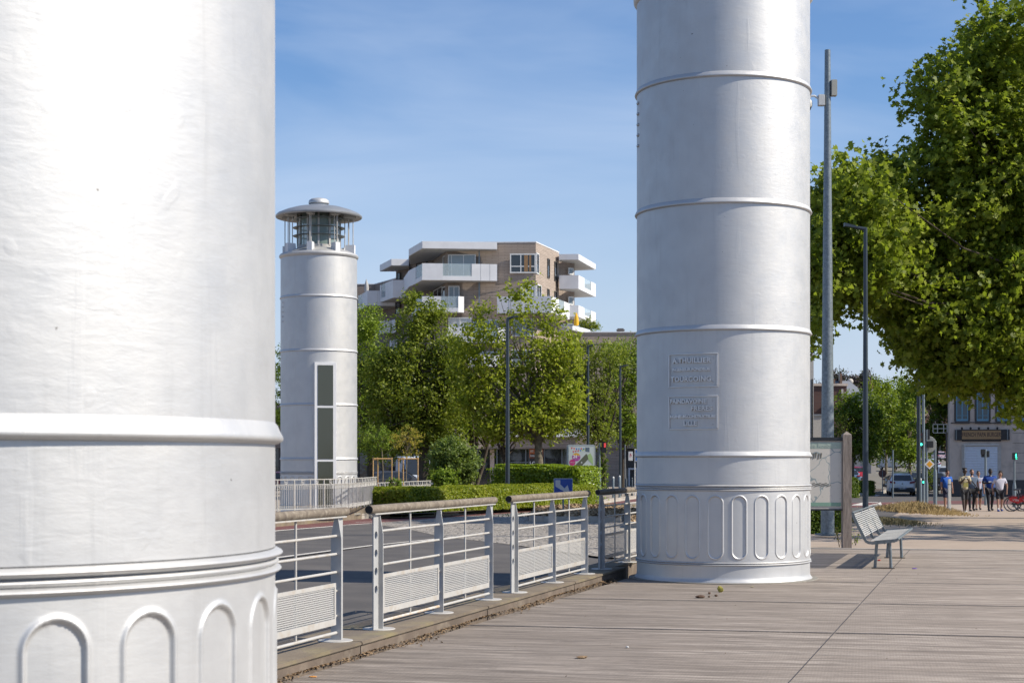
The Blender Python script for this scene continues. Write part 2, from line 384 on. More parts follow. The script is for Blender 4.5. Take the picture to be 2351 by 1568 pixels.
def perforated(name, col, fx, fz, rad, horiz=0):
    m, nt, b = new_mat(name)
    b.inputs['Base Color'].default_value = c4(col); b.inputs['Roughness'].default_value = .45; b.inputs['Metallic'].default_value = .3
    t = node(nt, 'ShaderNodeTexCoord'); s = node(nt, 'ShaderNodeSeparateXYZ'); nt.links.new(t.outputs['Object'], s.inputs[0])
    def ch(i, f):
        q = node(nt, 'ShaderNodeMath', operation='MULTIPLY'); nt.links.new(s.outputs[i], q.inputs[0]); q.inputs[1].default_value = f
        r = node(nt, 'ShaderNodeMath', operation='FRACT'); nt.links.new(q.outputs[0], r.inputs[0])
        d = node(nt, 'ShaderNodeMath', operation='SUBTRACT'); nt.links.new(r.outputs[0], d.inputs[0]); d.inputs[1].default_value = .5
        e = node(nt, 'ShaderNodeMath', operation='ABSOLUTE'); nt.links.new(d.outputs[0], e.inputs[0]); return e.outputs[0]
    z = ch(2, fz)
    lz = node(nt, 'ShaderNodeMath', operation='LESS_THAN'); nt.links.new(z, lz.inputs[0]); lz.inputs[1].default_value = rad
    out = lz.outputs[0]
    if fx:
        x = ch(0, fx); lx = node(nt, 'ShaderNodeMath', operation='LESS_THAN'); nt.links.new(x, lx.inputs[0]); lx.inputs[1].default_value = .36
        mm = node(nt, 'ShaderNodeMath', operation='MULTIPLY'); nt.links.new(out, mm.inputs[0]); nt.links.new(lx.outputs[0], mm.inputs[1]); out = mm.outputs[0]
    iv = node(nt, 'ShaderNodeMath', operation='SUBTRACT'); iv.inputs[0].default_value = 1; nt.links.new(out, iv.inputs[1])
    nt.links.new(iv.outputs[0], b.inputs['Alpha']); return m
M['perf'] = perforated('perforated_sheet', (.56, .55, .53), 60, 54, .27)
M['slats'] = perforated('bench_mesh', (.50, .52, .52), 0, 0, 0)

def leaf_mat(name, c1, c2, c3, trans=.35, rough=.5, gloss=.35, dead=None):
    m, nt, b = new_mat(name)
    g = node(nt, 'ShaderNodeNewGeometry')
    vec = coords(nt); n = noise(nt, vec, .55, 3)
    r = node(nt, 'ShaderNodeValToRGB'); e = r.color_ramp.elements
    e[0].position = 0; e[0].color = c4(c1); e[1].position = 1; e[1].color = c4(c3)
    q = e.new(.55); q.color = c4(c2)
    if dead: q = e.new(.97); q.color = c4(c3); e[-1].color = c4(dead)
    nt.links.new(g.outputs['Random Per Island'], r.inputs[0])
    col = mixc(nt, ramp(nt, n, .35, .7, (0,)*3, (.45,)*3), r.outputs[0], c3)
    nt.links.new(col, b.inputs['Base Color']); b.inputs['Roughness'].default_value = rough; b.inputs['Specular IOR Level'].default_value = gloss
    tr = node(nt, 'ShaderNodeBsdfTranslucent'); tcx = mixc(nt, .5, col, (.30, .40, .02)); nt.links.new(tcx, tr.inputs['Color'])
    mxs = node(nt, 'ShaderNodeMixShader'); mxs.inputs[0].default_value = trans
    nt.links.new(b.outputs[0], mxs.inputs[1]); nt.links.new(tr.outputs[0], mxs.inputs[2])
    nt.links.new(mxs.outputs[0], nt.nodes['Material Output'].inputs['Surface']); return m
M['leaf_plane'] = leaf_mat('plane_leaves', (.06, .10, .010), (.17, .23, .022), (.38, .42, .06), .52, .5, .25)
M['leaf_mid'] = leaf_mat('mid_leaves', (.07, .13, .012), (.15, .24, .02), (.29, .37, .045), .45)
M['leaf_light'] = leaf_mat('light_leaves', (.16, .21, .015), (.28, .33, .025), (.44, .46, .05), .5)
M['leaf_dark'] = leaf_mat('dark_leaves', (.045, .085, .008), (.09, .15, .012), (.17, .24, .025), .4)
M['leaf_olive'] = leaf_mat('olive_leaves', (.07, .11, .015), (.16, .21, .024), (.33, .36, .05), .45)
M['leaf_yew'] = leaf_mat('clipped_leaves', (.10, .15, .006), (.20, .26, .010), (.34, .34, .03), .4, dead=(.22, .13, .04))
M['leaf_laurel'] = leaf_mat('laurel_leaves', (.11, .18, .006), (.20, .29, .010), (.30, .38, .02), .4, .35, .6)
M['leaf_autumn'] = leaf_mat('yellowing_leaves', (.42, .28, .05), (.50, .36, .07), (.26, .28, .05), .5)
M['leaf_purple'] = leaf_mat('purple_leaves', (.035, .022, .032), (.055, .035, .05), (.08, .055, .07), .2)
M['leaf_far'] = leaf_mat('far_leaves', (.09, .15, .010), (.16, .23, .014), (.24, .30, .02), .42)
M['straw'] = simple('dry_grass', (.50, .37, .17), .9, 0, (.33, .23, .10), ns=5)
M['chips'] = simple('wood_chips', (.42, .30, .18), .9, 0, (.24, .16, .09), ns=9)
M['bark'] = simple('bark', (.10, .078, .055), .95, 0, (.055, .042, .03), ns=5, vs=(1, 1, .4), bs=.6, bns=12)
M['bark_light'] = simple('pale_bark', (.20, .17, .12), .95, 0, (.11, .09, .06), ns=6, bs=.5, bns=12)
M['stake'] = simple('stake_wood', (.50, .32, .14), .7, 0, (.42, .25, .10), ns=10)
def plain(name, c, rough=.5, metal=0, emit=0):
    m, nt, b = new_mat(name); b.inputs['Roughness'].default_value = rough; b.inputs['Metallic'].default_value = metal
    n = noise(nt, coords(nt), 5, 3); nt.links.new(mixc(nt, ramp(nt, n, .3, .7), c, tuple(x*.9 for x in c)), b.inputs['Base Color'])
    if emit: b.inputs['Emission Color'].default_value = c4(c); b.inputs['Emission Strength'].default_value = emit
    return m
PC = {}
def pm(c, rough=.5, metal=0, emit=0):
    k = (c, rough, metal, emit)
    if k not in PC: PC[k] = plain('paint', c, rough, metal, emit)
    return PC[k]

# ---------------------------------------------------------------- text, skin and leaf helpers
def text_mesh(body, size, depth=.004, space=1.0, fn=None, bold=0):
    cu = bpy.data.curves.new('t', 'FONT'); cu.body = body; cu.size = size; cu.extrude = depth; cu.align_x = 'CENTER'; cu.align_y = 'CENTER'
    cu.space_character = space; cu.offset = bold; cu.resolution_u = 2
    o = bpy.data.objects.new('t', cu); sc.collection.objects.link(o); bpy.context.view_layer.update()
    me = bpy.data.meshes.new_from_object(o.evaluated_get(bpy.context.evaluated_depsgraph_get()))
    bpy.data.objects.remove(o); bpy.data.curves.remove(cu)
    if fn:
        for v in me.vertices: v.co = fn(v.co)
        me.update()
    return me
def text_obj(name, body, size, m, parent, loc, right=Vector((1, 0, 0)), up=Vector((0, 0, 1)), depth=.004, fn=None, space=1.0, world=True, bold=0, sx=1):
    nrm = right.cross(up); L = Vector(loc)
    off = parent.matrix_basis.translation if (world and parent) else Vector((0, 0, 0))
    f2 = fn or (lambda c: L-off+right*c.x*sx+up*c.y+nrm*c.z)
    me = text_mesh(body, size, depth, space, f2, bold); me.materials.clear(); me.materials.append(m)
    o = bpy.data.objects.new(name, me); sc.collection.objects.link(o); o.parent = parent
    return o
def skin_mesh(name, vs, es, rs, m, parent, sub=1, extra=None):
    me = bpy.data.meshes.new(name); me.from_pydata([tuple(v) for v in vs], es, [])
    o = bpy.data.objects.new(name, me); sc.collection.objects.link(o)
    o.modifiers.new('s', 'SKIN'); 
    for i, r in enumerate(rs): me.skin_vertices[0].data[i].radius = (r, r) if not isinstance(r, tuple) else r
    me.skin_vertices[0].data[0].use_root = True
    ss = o.modifiers.new('u', 'SUBSURF'); ss.levels = sub; ss.render_levels = sub
    bpy.context.view_layer.update()
    me2 = bpy.data.meshes.new_from_object(o.evaluated_get(bpy.context.evaluated_depsgraph_get()))
    bpy.data.objects.remove(o); bpy.data.meshes.remove(me)
    if extra:
        b = bmesh.new(); b.from_mesh(me2); t = bpy.data.meshes.new('t'); t.from_pydata(extra.v, [], extra.f); b.from_mesh(t); b.to_mesh(me2); b.free(); bpy.data.meshes.remove(t)
    me2.polygons.foreach_set('use_smooth', [True]*len(me2.polygons)); me2.name = name
    me2.materials.clear(); me2.materials.append(m)
    o = bpy.data.objects.new(name, me2); sc.collection.objects.link(o); o.parent = parent
    return o
SHAPES = {
 4: np.array([[-.5, 0], [0, -.32], [.5, 0], [0, .32]]),
 5: np.array([[-.5, -.1], [-.1, -.45], [.5, -.05], [.05, .1], [-.15, .45]]),
 9: np.array([[-.45, 0], [-.25, -.42], [-.05, -.22], [.18, -.48], [.2, -.16], [.55, 0], [.2, .16], [.18, .48], [-.05, .22], [-.25, .42]]),
}
def leaves(name, pts, size, shape, m, parent, nbias=(0, 0, .6), out=None, jitter=.5, flat=1.0):
    pts = np.asarray(pts, dtype=np.float64); N = len(pts); S = SHAPES[shape]; k = len(S)
    nrm = rng.normal(size=(N, 3)); nrm /= np.linalg.norm(nrm, axis=1, keepdims=True)
    nrm = nrm*flat+np.array(nbias)
    if out is not None: nrm += out
    nrm /= np.linalg.norm(nrm, axis=1, keepdims=True)
    a = np.cross(nrm, rng.normal(size=(N, 3))); a /= np.linalg.norm(a, axis=1, keepdims=True); b = np.cross(nrm, a)
    sz = size*(1-jitter/2+jitter*rng.random(N))
    vs = pts[:, None, :]+(a[:, None, :]*S[None, :, 0:1]+b[:, None, :]*S[None, :, 1:2])*sz[:, None, None]
    # a little cupping
    sz = sz; vs += nrm[:, None, :]*(np.abs(S[None, :, 1:2])*sz[:, None, None]*.35)
    me = bpy.data.meshes.new(name)
    me.vertices.add(N*k); me.vertices.foreach_set('co', vs.reshape(-1)); me.loops.add(N*k); me.loops.foreach_set('vertex_index', np.arange(N*k, dtype=np.int32))
    me.polygons.add(N); me.polygons.foreach_set('loop_start', np.arange(0, N*k, k, dtype=np.int32)); me.polygons.foreach_set('loop_total', np.full(N, k, dtype=np.int32))
    me.update(); me.validate(); me.materials.append(m)
    o = bpy.data.objects.new(name, me); sc.collection.objects.link(o)
    if parent is not None: o.parent = parent
    return o
def clumps(lobes, dens_shell=.55):
    out = []
    for (cx, cy_, cz, rx, ry, rz, n) in lobes:
        d = rng.normal(size=(n, 3)); d /= np.linalg.norm(d, axis=1, keepdims=True)
        r = rng.random(n)**dens_shell
        out.append(np.array([cx, cy_, cz])+d*r[:, None]*np.array([rx, ry, rz]))
    return np.concatenate(out)
def tree(name, label, base, lobes, leafm, barkm, trunk_h, trunk_r, lpc=60, cr=.55, leaf=.16, shape=4, group=None, limbs=16, cat='tree', trunks=None, drop=.75, seedpts=None, flat=1.0, shell=.55, lf=.42):
    base = Vector(base); t = thing(name, label, cat, base, 0, group)
    cl = clumps(lobes, shell)
    n = len(cl); pts = np.repeat(cl, lpc, axis=0)
    rr = cr*(.6+.8*rng.random(n))
    cen0 = np.array([[l[0], l[1], l[2]] for l in lobes]).mean(axis=0)
    nt_ = 5; o_ = cl-cen0; o_ /= (np.linalg.norm(o_, axis=1, keepdims=True)+1e-6)
    td = o_[:, None, :]*.5+rng.normal(size=(n, nt_, 3))*.62+np.array([0, 0, .12]); td /= np.linalg.norm(td, axis=2, keepdims=True)
    ti = rng.integers(0, nt_, size=len(pts)); ci = np.repeat(np.arange(n), lpc)
    tt = rng.random(len(pts))**.75*np.repeat(rr, lpc)*1.35
    pts = pts+td[ci, ti]*tt[:, None]+rng.normal(size=pts.shape)*np.repeat(rr, lpc)[:, None]*.18
    pts[:, 2] -= tt**2*.10
    pts = pts-np.array(base)
    cen = np.array([[l[0], l[1], l[2]] for l in lobes]).mean(axis=0)-np.array(base)
    od = pts-cen; od /= (np.linalg.norm(od, axis=1, keepdims=True)+1e-6)
    leaves('crown', pts, leaf, shape, leafm, t, (0, 0, .45), od*.55, flat=flat)
    mb = MB()
    for (dx, dy, hh, r_, lx, ly) in (trunks or [(0, 0, trunk_h, trunk_r, 0, 0)]):
        p0 = Vector((dx, dy, -.1)); top = Vector((dx+lx, dy+ly, hh)); mid = (p0+top)/2+Vector((random.uniform(-.1, .1), 0, 0))
        mb.tube([p0, p0+Vector((0, 0, .25)), mid, top], [r_*1.35, r_, r_*.85, r_*.7], 10)
        idx = rng.choice(n, min(n, limbs), replace=False)
        for i in idx:
            e = Vector(cl[i])-base
            if e.z < hh*.7: continue
            k = random.uniform(.75, 1.0); s = p0.lerp(top, 1) if k > .95 else mid.lerp(top, (k-.5)*2)
            m1 = s.lerp(e, .35)+Vector((random.uniform(-.3, .3), random.uniform(-.3, .3), (e-s).length*.10)); m2 = s.lerp(e, .7)+Vector((random.uniform(-.3, .3), random.uniform(-.3, .3), .1))
            q = r_*lf*random.uniform(.6, 1.1)
            mb.tube([s, m1, m2, e], [q, q*.65, q*.4, q*.12], 6, False)
            for _ in range(2):
                j = int(rng.integers(n)); w = Vector(cl[j])-base
                if (w-m2).length < 2.6: mb.tube([m2, m2.lerp(w, .5)+Vector((0, 0, .1)), w], [q*.38, q*.22, q*.08], 5, False)
    mb.build('trunk', barkm, t, smooth=True)
    return t
def drape(poly, dz, m, name='road', parent=None, thick=0):
    b = bmesh.new(); vs = [b.verts.new((p[0], p[1], 0)) for p in poly]; b.faces.new(vs)
    for yk, _ in KN[1:-1]:
        geom = b.verts[:]+b.edges[:]+b.faces[:]
        bmesh.ops.bisect_plane(b, geom=geom, plane_co=(0, yk, 0), plane_no=(0, 1, 0), dist=1e-4)
    for v in b.verts: v.co.z = interp(KN, v.co.y)+dz
    bmesh.ops.recalc_face_normals(b, faces=b.faces)
    for f in b.faces:
        if f.normal.z < 0: f.normal_flip()
    if thick:
        r = bmesh.ops.extrude_face_region(b, geom=b.faces[:]); top = [g for g in r['geom'] if isinstance(g, bmesh.types.BMVert)]
        bot = [v for v in b.verts if v not in set(top)]
        for v in bot: v.co.z -= thick
    me = bpy.data.meshes.new(name); b.to_mesh(me); b.free(); me.materials.append(m)
    o = bpy.data.objects.new(name, me); sc.collection.objects.link(o)
    if parent is not None: o.parent = parent
    return o
# ================================================================ THE SETTING
xs = [-700, -300, -120, -60, -30, -12, 0, 8, 14, 18, 21, 24, 27, 30, 45, 70, 120, 300, 700]
ys = sorted(set([-40, 0, 15]+[k[0] for k in KN[1:]]+[k[0] for k in KR[1:]]+[80, 95, 145, 185, 235, 320, 700, 1000]))
mb = MB(); nx = len(xs)
mb.add([(x, y, gz(x, y)-.12) for y in ys for x in xs], [(j*nx+i, j*nx+i+1, (j+1)*nx+i+1, (j+1)*nx+i) for j in range(len(ys)-1) for i in range(nx-1)])
struct(mb.build('ground', M['ground']))
struct(drape([(-90, 3), (rail_pt(3).x-.3, 3), (rail_pt(36).x-.3, 36), (7, 39), (60, 30), (90, 60), (90, 118), (24, 122), (-90, 118)], -.04, M['asphalt'], 'road'))
def W(pts, dz=0): return [G(x, y, dz) for x, y in pts]
# deck
DL = [G(1810, 1568), G(2045, 1310)]
def diag(Y): a, b = DL; return a.lerp(b, (Y-a.y)/(b.y-a.y))
def shadow_line_y(k, x): return 19.86+3.62*k-.215*(x-3.9)
E0 = shadow_line_y(3.39, 0)
def end_y(x): return 32.35-.215*(x-5.7)
kr = .235
def kedge(Y): p = rail_pt(Y)+V*kr; return p
d0 = diag(4); dE = diag(31.8); dE = diag(end_y(dE.x))
kE = kedge(33.6)
mb = MB(); mb.face([kedge(3), d0, dE, (kE.x, end_y(kE.x), 0)]); struct(mb.build('deck', M['deck_l']))
mb = MB(); mb.face([d0, (30, 4, 0), (30, end_y(30), 0), dE]); struct(mb.build('deck', M['deck_r']))
mb = MB(); 
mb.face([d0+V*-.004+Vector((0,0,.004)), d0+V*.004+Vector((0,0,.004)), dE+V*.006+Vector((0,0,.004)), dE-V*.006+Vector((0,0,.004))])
for k in range(-1, 3):  # cross strips paint cast shadow lines; only the diagonal is a joint
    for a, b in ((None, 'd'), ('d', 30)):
        # clip the painted shadow line at kerb line and diagonal
        def at(x): return Vector((x, shadow_line_y(k, x), .0045))
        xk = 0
        for _ in range(20): xk = kedge(shadow_line_y(k, xk)).x
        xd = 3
        for _ in range(20): xd = diag(shadow_line_y(k, xd)).x
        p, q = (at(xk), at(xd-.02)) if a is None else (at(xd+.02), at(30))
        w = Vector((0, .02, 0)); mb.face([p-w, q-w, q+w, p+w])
struct(mb.build('deck_joint_and_shadow_lines', M['seam_shadow']))
# kerb slab under the railing
ka, kb = rail_pt(3), rail_pt(33.5)
def kslab(a, b, o0, o1, z0, z1, m, name):
    mb = MB(); mb.prism([((a+V*o0).x, (a+V*o0).y), ((b+V*o0).x, (b+V*o0).y), ((b+V*o1).x, (b+V*o1).y), ((a+V*o1).x, (a+V*o1).y)], z0, z1)
    return mb.build(name, m, bevel=.008)
kt = thing('kerb', 'long brown concrete kerb carrying the grey railing along the deck', 'kerb', (0, 0, 0))
Yj = [3, 6.9, 10.75, 14.6, 18.2, 21.9, 24.9, 29, 33.5]
for i, (a, b) in enumerate(zip(Yj, Yj[1:])):
    if i < 6:
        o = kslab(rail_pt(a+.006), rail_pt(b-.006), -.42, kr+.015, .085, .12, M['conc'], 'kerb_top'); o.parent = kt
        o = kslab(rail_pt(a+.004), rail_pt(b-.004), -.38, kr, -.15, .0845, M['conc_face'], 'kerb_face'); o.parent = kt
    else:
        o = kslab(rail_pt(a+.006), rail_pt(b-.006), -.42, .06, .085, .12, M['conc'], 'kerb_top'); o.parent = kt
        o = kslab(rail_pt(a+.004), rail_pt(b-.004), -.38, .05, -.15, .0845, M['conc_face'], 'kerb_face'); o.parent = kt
# pavements
pr = [Vector((3.0, 34.5, 0)), G(1900, 1224), G(1953, 1208), G(2011, 1200), G(2062, 1178), G(2084, 1158), G(2700, 1157.5), Vector((45, 40, 0)), Vector((30, end_y(30)+.012, 0)), Vector((3.4, end_y(3.4)+.012, 0))]
struct(drape(pr, .0, M['pave'], 'pavement', thick=.12))
mb = MB(); x0 = 3.4
mb.prism([(5.2, end_y(5.2)+.06), (12, end_y(12)+.06), (12, end_y(12)+.22), (5.2, end_y(5.2)+.22)], -.1, .012); struct(mb.build('edging_strip', M['kerb']))
# road markings and lanes, right side
struct(drape(W([(1800, 1172), (2082, 1158.8), (2096, 1151.5), (1800, 1158)], -.04), -.036, M['red_lane'], 'cycle_lane'))
struct(drape(W([(2086, 1157), (2700, 1156.5), (2700, 1146), (2094, 1150)], -.04), -.036, M['red_lane'], 'cycle_lane'))
for pts in ([(2000, 1161), (2022, 1152.5), (2026, 1161.5)], [(1952, 1160), (1984, 1153), (1994, 1161)], [(2032, 1161.5), (2058, 1156.5), (2076, 1162)], [(1988, 1162), (2014, 1155.5), (2026, 1161.8)],
            [(2048, 1154.4), (2072, 1154.8), (2072, 1155.8), (2048, 1155.4)], [(1994, 1152.6), (2016, 1153), (2016, 1154), (1994, 1153.6)],
            [(1996, 1136), (2023, 1136.5), (2010, 1139), (1990, 1138)], [(1960, 1131), (1990, 1129), (2000, 1130), (1970, 1133)], [(2000, 1125), (2032, 1123), (2036, 1124.5), (2010, 1127)]):
    struct(drape(W(pts, -.04), -.030, M['line'], 'road_marking'))
# left side road
struct(drape(W([(560, 1213), (636, 1206.5), (849, 1190.3), (1024, 1184.8), (1166.7, 1173.9), (1269, 1166.6), (1378, 1157.4), (1462, 1144.8), (1560, 1137), (1560, 1146), (1462, 1153), (1378, 1163), (1270, 1171.5), (1167, 1178.5), (1020, 1191), (853, 1200.5), (636, 1217), (560, 1223.5)], -.04), -.036, M['red_lane'], 'cycle_lane'))
struct(drape(W([(850, 1203), (878, 1199), (991, 1190.5), (1167, 1179), (1270, 1172), (1378, 1163.8), (1462, 1154), (1700, 1150), (1700, 1290), (1462, 1283), (1371, 1277.6), (1159, 1248.5), (1013, 1232), (933, 1214)], -.04), -.034, M['cobble'], 'cobbles'))
def strip(pts, w, name='road_marking', m='line', dz=-.030):
    ps = W(pts, -.04); L = []; Rr = []
    for i, p in enumerate(ps):
        d = (ps[min(i+1, len(ps)-1)]-ps[max(i-1, 0)]).normalized(); n = Vector((-d.y, d.x, 0))*w/2; L.append(p+n); Rr.append(p-n)
    return struct(drape(L+Rr[::-1], dz, M[m], name))
strip([(560, 1292), (636, 1280.5), (853, 1252.5), (1010, 1236.5)], .14)
strip([(560, 1228), (636, 1218.5), (790, 1206.5)], .22); strip([(795, 1205.5), (853, 1201.8)], .2)
strip([(815, 1199), (858, 1197.8)], .14)
# far pavement with kerb on the left: hedge bed, shops
fp = W([(300, 1236), (560, 1212.5), (636, 1206), (849, 1190), (1024, 1184.5), (1166.7, 1173.6), (1269, 1166.3), (1378, 1157), (1462, 1144.4), (1560, 1136), (1640, 1126)], -.04)
struct(drape(fp+[Vector((22, 152, 0)), Vector((-90, 152, 0)), Vector((-90, 50, 0))], .11, M['pave2'], 'pavement', thick=.02))
mb = MB()
for a, b in zip(fp, fp[1:]):
    d = (b-a); L = d.length; d.normalize(); n = Vector((-d.y, d.x, 0)); k = max(1, int(L/1.5))
    for i in range(k):
        p = a+d*(L*i/k+.01); q = a+d*(L*(i+1)/k-.01); z0 = interp(KN, p.y)
        mb.prism([(p.x, p.y), (q.x, q.y), (q.x+n.x*.14, q.y+n.y*.14), (p.x+n.x*.14, p.y+n.y*.14)], z0-.15, z0+.135)
struct(mb.build('kerb_stones', M['kerb']))
struct(drape(W([(866, 1183), (1024, 1178), (1160, 1168), (1269, 1161), (1372, 1152), (1400, 1142), (1130, 1130), (866, 1140)], .1), .125, M['soil'], 'planting_bed'))
# edge wall of the basin by the far column
mb = MB()
for a, b in zip(W([(480, 1230), (640, 1209), (760, 1198), (845, 1190)], -.04), W([(640, 1209), (760, 1198), (845, 1190), (856, 1189.6)], -.04)):
    n = Vector((-.1, 1, 0)); mb.prism([(a.x, a.y-.02), (b.x, b.y-.02), (b.x, b.y+.6), (a.x, a.y+.6)], -.2, .20)
tag(mb.build('low_wall', M['conc']), 'low stained concrete wall below the ornate white railing', 'wall')
# traffic islands with bark chips
def island(pts, label):
    t = thing('traffic_island', label, 'traffic island', (0, 0, 0)); ps = W(pts, -.04)
    mbk = MB(); n_ = len(ps)
    for i in range(n_):
        a, b = ps[i], ps[(i+1) % n_]; d = (b-a); L = d.length; d.normalize(); n = Vector((-d.y, d.x, 0)); k = max(1, int(L/1.0))
        for j in range(k):
            p = a+d*(L*j/k+.012); q = a+d*(L*(j+1)/k-.012); z0 = interp(KN, p.y)
            mbk.prism([(p.x, p.y), (q.x, q.y), (q.x+n.x*.13, q.y+n.y*.13), (p.x+n.x*.13, p.y+n.y*.13)], z0-.06, z0+.15)
    mbk.build('kerb_ring', M['kerb'], t)
    c = sum(ps, Vector((0, 0, 0)))/n_
    drape([c+(p-c)*.97 for p in ps], .09, M['soil'], 'soil', t)
    xs_ = [p.x for p in ps]; ys_ = [p.y for p in ps]; out = []
    def inside(x, y):
        r_ = False
        for i in range(n_):
            a, b = ps[i], ps[(i+1) % n_]
            if (a.y > y) != (b.y > y) and x < (b.x-a.x)*(y-a.y)/(b.y-a.y)+a.x: r_ = not r_
        return r_
    while len(out) < 5000:
        x = random.uniform(min(xs_), max(xs_)); y = random.uniform(min(ys_), max(ys_))
        if inside(x, y): out.append((x, y, interp(KN, y)+.10+random.random()*.07))
    o = leaves('wood_chips', out, .17, 4, M['chips'], t, (0, 0, 1.2)); o['kind'] = 'stuff'
    return t
island([(1214, 1197), (1247, 1199), (1425, 1199), (1452, 1190), (1462, 1180), (1400, 1170), (1300, 1168), (1232, 1173)], 'kerbed traffic island with wood chips under the blue arrow sign')
island([(1440, 1212), (1600, 1214), (1600, 1188), (1452, 1192)], 'kerbed planting island partly hidden behind the middle silver column')

# ================================================================ SILVER COLUMNS
CR = 1.262
def bead(z0, z1, r, h, n=6):
    return [(r+h*math.sin(math.pi*i/n), z0+(z1-z0)*i/n) for i in range(n+1)]
M['plate'] = simple('plate', (.26, .24, .205), .7)
M['silver_roof'] = simple('roof_metal', (.36, .37, .38), .42, .5, (.31, .32, .33), ns=3)
def make_column(loc, rot, label):
    t = thing('silver_column', label, 'column', loc, rot, 'silver bridge columns')
    # fluted pedestal drum: capsule panels pressed into the casting
    nseg, nrow, zl, zh = 1440, 132, .30, 1.30
    w = .094; zb, zt = .353+w, 1.215-w
    th = np.arange(nseg)*2*np.pi/nseg; z = np.linspace(zl, zh, nrow+1)
    T, Z = np.meshgrid(th, z); pitch = np.radians(15)
    s = (((T-np.radians(3.0)+pitch/2) % pitch)-pitch/2)*CR
    dz = np.maximum(0, np.maximum(zb-Z, Z-zt)); d = np.sqrt(s**2+dz**2)-w
    h = .0105*np.where(d > .007, np.exp(-((d-.007)/.0095)**2), np.exp(-((d-.007)/.0045)**2))+np.where(d < 0, -.008, 0)*np.clip(-d/.006, 0, 1)
    Rr = CR+h
    vs = np.stack([Rr*np.sin(T), -Rr*np.cos(T), Z], -1).reshape(-1, 3)
    j, i = np.meshgrid(np.arange(nrow), np.arange(nseg), indexing='ij'); i2 = (i+1) % nseg
    fs = np.stack([j*nseg+i, j*nseg+i2, (j+1)*nseg+i2, (j+1)*nseg+i], -1).reshape(-1, 4)
    me = bpy.data.meshes.new('fluted_drum'); n = len(fs)
    me.vertices.add(len(vs)); me.vertices.foreach_set('co', vs.reshape(-1)); me.loops.add(n*4); me.loops.foreach_set('vertex_index', fs.reshape(-1).astype(np.int32))
    me.polygons.add(n); me.polygons.foreach_set('loop_start', np.arange(0, n*4, 4, dtype=np.int32)); me.polygons.foreach_set('loop_total', np.full(n, 4, dtype=np.int32))
    me.polygons.foreach_set('use_smooth', [True]*n); me.update(); me.materials.append(M['silver_fluted'])
    o = bpy.data.objects.new('fluted_drum', me); sc.collection.objects.link(o); o.parent = t
    S = 160
    MB().lathe([(0, .02), (1.375, .014), (1.38, .010), (1.38, -.05)], S).build('base_plate', M['plate'], t)
    MB().lathe([(1.296, -.02), (1.296, .018), (1.288, .030), (1.274, .046), (CR+.003, .066), (CR, .085), (CR, .18), (CR, .245)]+bead(.245, .272, CR, .024)+bead(.274, .299, CR, .018)+[(CR, .302)], S).build('foot', M['silver_fluted'], t, smooth=True)
    MB().lathe([(CR-.01, 1.285)]+bead(1.290, 1.320, CR, .024)+bead(1.322, 1.344, CR+.004, .010)+bead(1.346, 1.381, CR, .029)+[(CR, 1.386)], S).build('moulding', M['silver'], t, smooth=True)
    MB().lathe([(CR, 1.38), (CR, 1.76), (CR-.001, 5.0), (CR, 8.50), (CR-.001, 8.56)], S).build('shaft', M['silver'], t, smooth=True)
    for k in range(4):
        z = 1.772+1.768*k
        MB().lathe([(CR-.004, z-.008), (CR+.008, z-.006), (CR+.027, z+.004), (CR+.031, z+.014), (CR+.028, z+.024), (CR+.018, z+.042), (CR+.009, z+.064), (CR-.004, z+.078)], S).build('band', M['silver'], t, smooth=True)
    # cap and glazed lantern
    MB().lathe([(CR-.004, 8.40), (CR+.02, 8.42), (CR+.045, 8.45), (CR+.05, 8.50), (CR+.02, 8.54), (CR-.03, 8.57), (.70, 8.77)], S).build('cap', M['silver'], t, smooth=True)
    lt = MB().lathe([(.70, 8.72), (.72, 8.72), (.72, 8.84), (.68, 8.84)], 64).build('lantern', M['rail_metal'], t, smooth=True)
    MB().lathe([(.69, 8.84), (.69, 9.95)], 48).build('lantern_glazing', M['lantern_glass'], lt, smooth=True)
    for k in range(12):
        a = R(15+30*k); c = (.70*math.sin(a), -.70*math.cos(a))
        mb = MB(Matrix.Translation((c[0], c[1], 0)) @ Matrix.Rotation(a, 4, 'Z')); mb.box(-.028, .028, -.03, .03, 8.80, 9.95); mb.build('mullion', M['rail_metal'], lt)
    for z in (9.17, 9.44, 9.72):
        MB().lathe([(.69, z-.012), (.86, z-.004), (.865, z+.004), (.69, z+.012)], 64).build('ring_shelf', M['pole_grey'], lt, smooth=True)
    MB().lathe([(.25, 8.75), (.25, 9.6), (.1, 9.62), (.1, 9.95)], 16).build('lamp_housing', M['galv'], lt, smooth=True)
    for k in range(8):
        a = R(16+45*k); mt = Matrix.Rotation(a, 4, 'Z')
        MB(mt).add([(-.085, -1.22, 8.55), (.085, -1.22, 8.55), (.085, -.90, 8.62), (-.085, -.90, 8.62), (-.085, -1.22, 8.86), (.085, -1.22, 8.86), (.085, -.93, 8.86), (-.085, -.93, 8.86)],
                   [(0, 3, 2, 1), (4, 5, 6, 7), (0, 1, 5, 4), (1, 2, 6, 5), (2, 3, 7, 6), (3, 0, 4, 7)]).build('bracket', M['white_clad'], t)
        MB(mt).box(-.10, .10, -1.24, -.88, 9.76, 9.86).build('roof_bracket', M['soffit'], t)
        for yy in (-1.16, -1.0):
            MB(mt).tube([(0, yy, 8.85), (0, yy, 9.78)], .016, 8).build('rod', M['rail_metal'], t, smooth=True)
    MB().lathe([(.3, 9.93), (1.30, 9.80), (1.41, 9.775), (1.43, 9.80), (1.43, 9.845), (1.36, 9.91), (1.1, 10.02), (.8, 10.11), (.5, 10.165), (.28, 10.18)], 96).build('canopy_roof', M['silver_roof'], t, smooth=True)
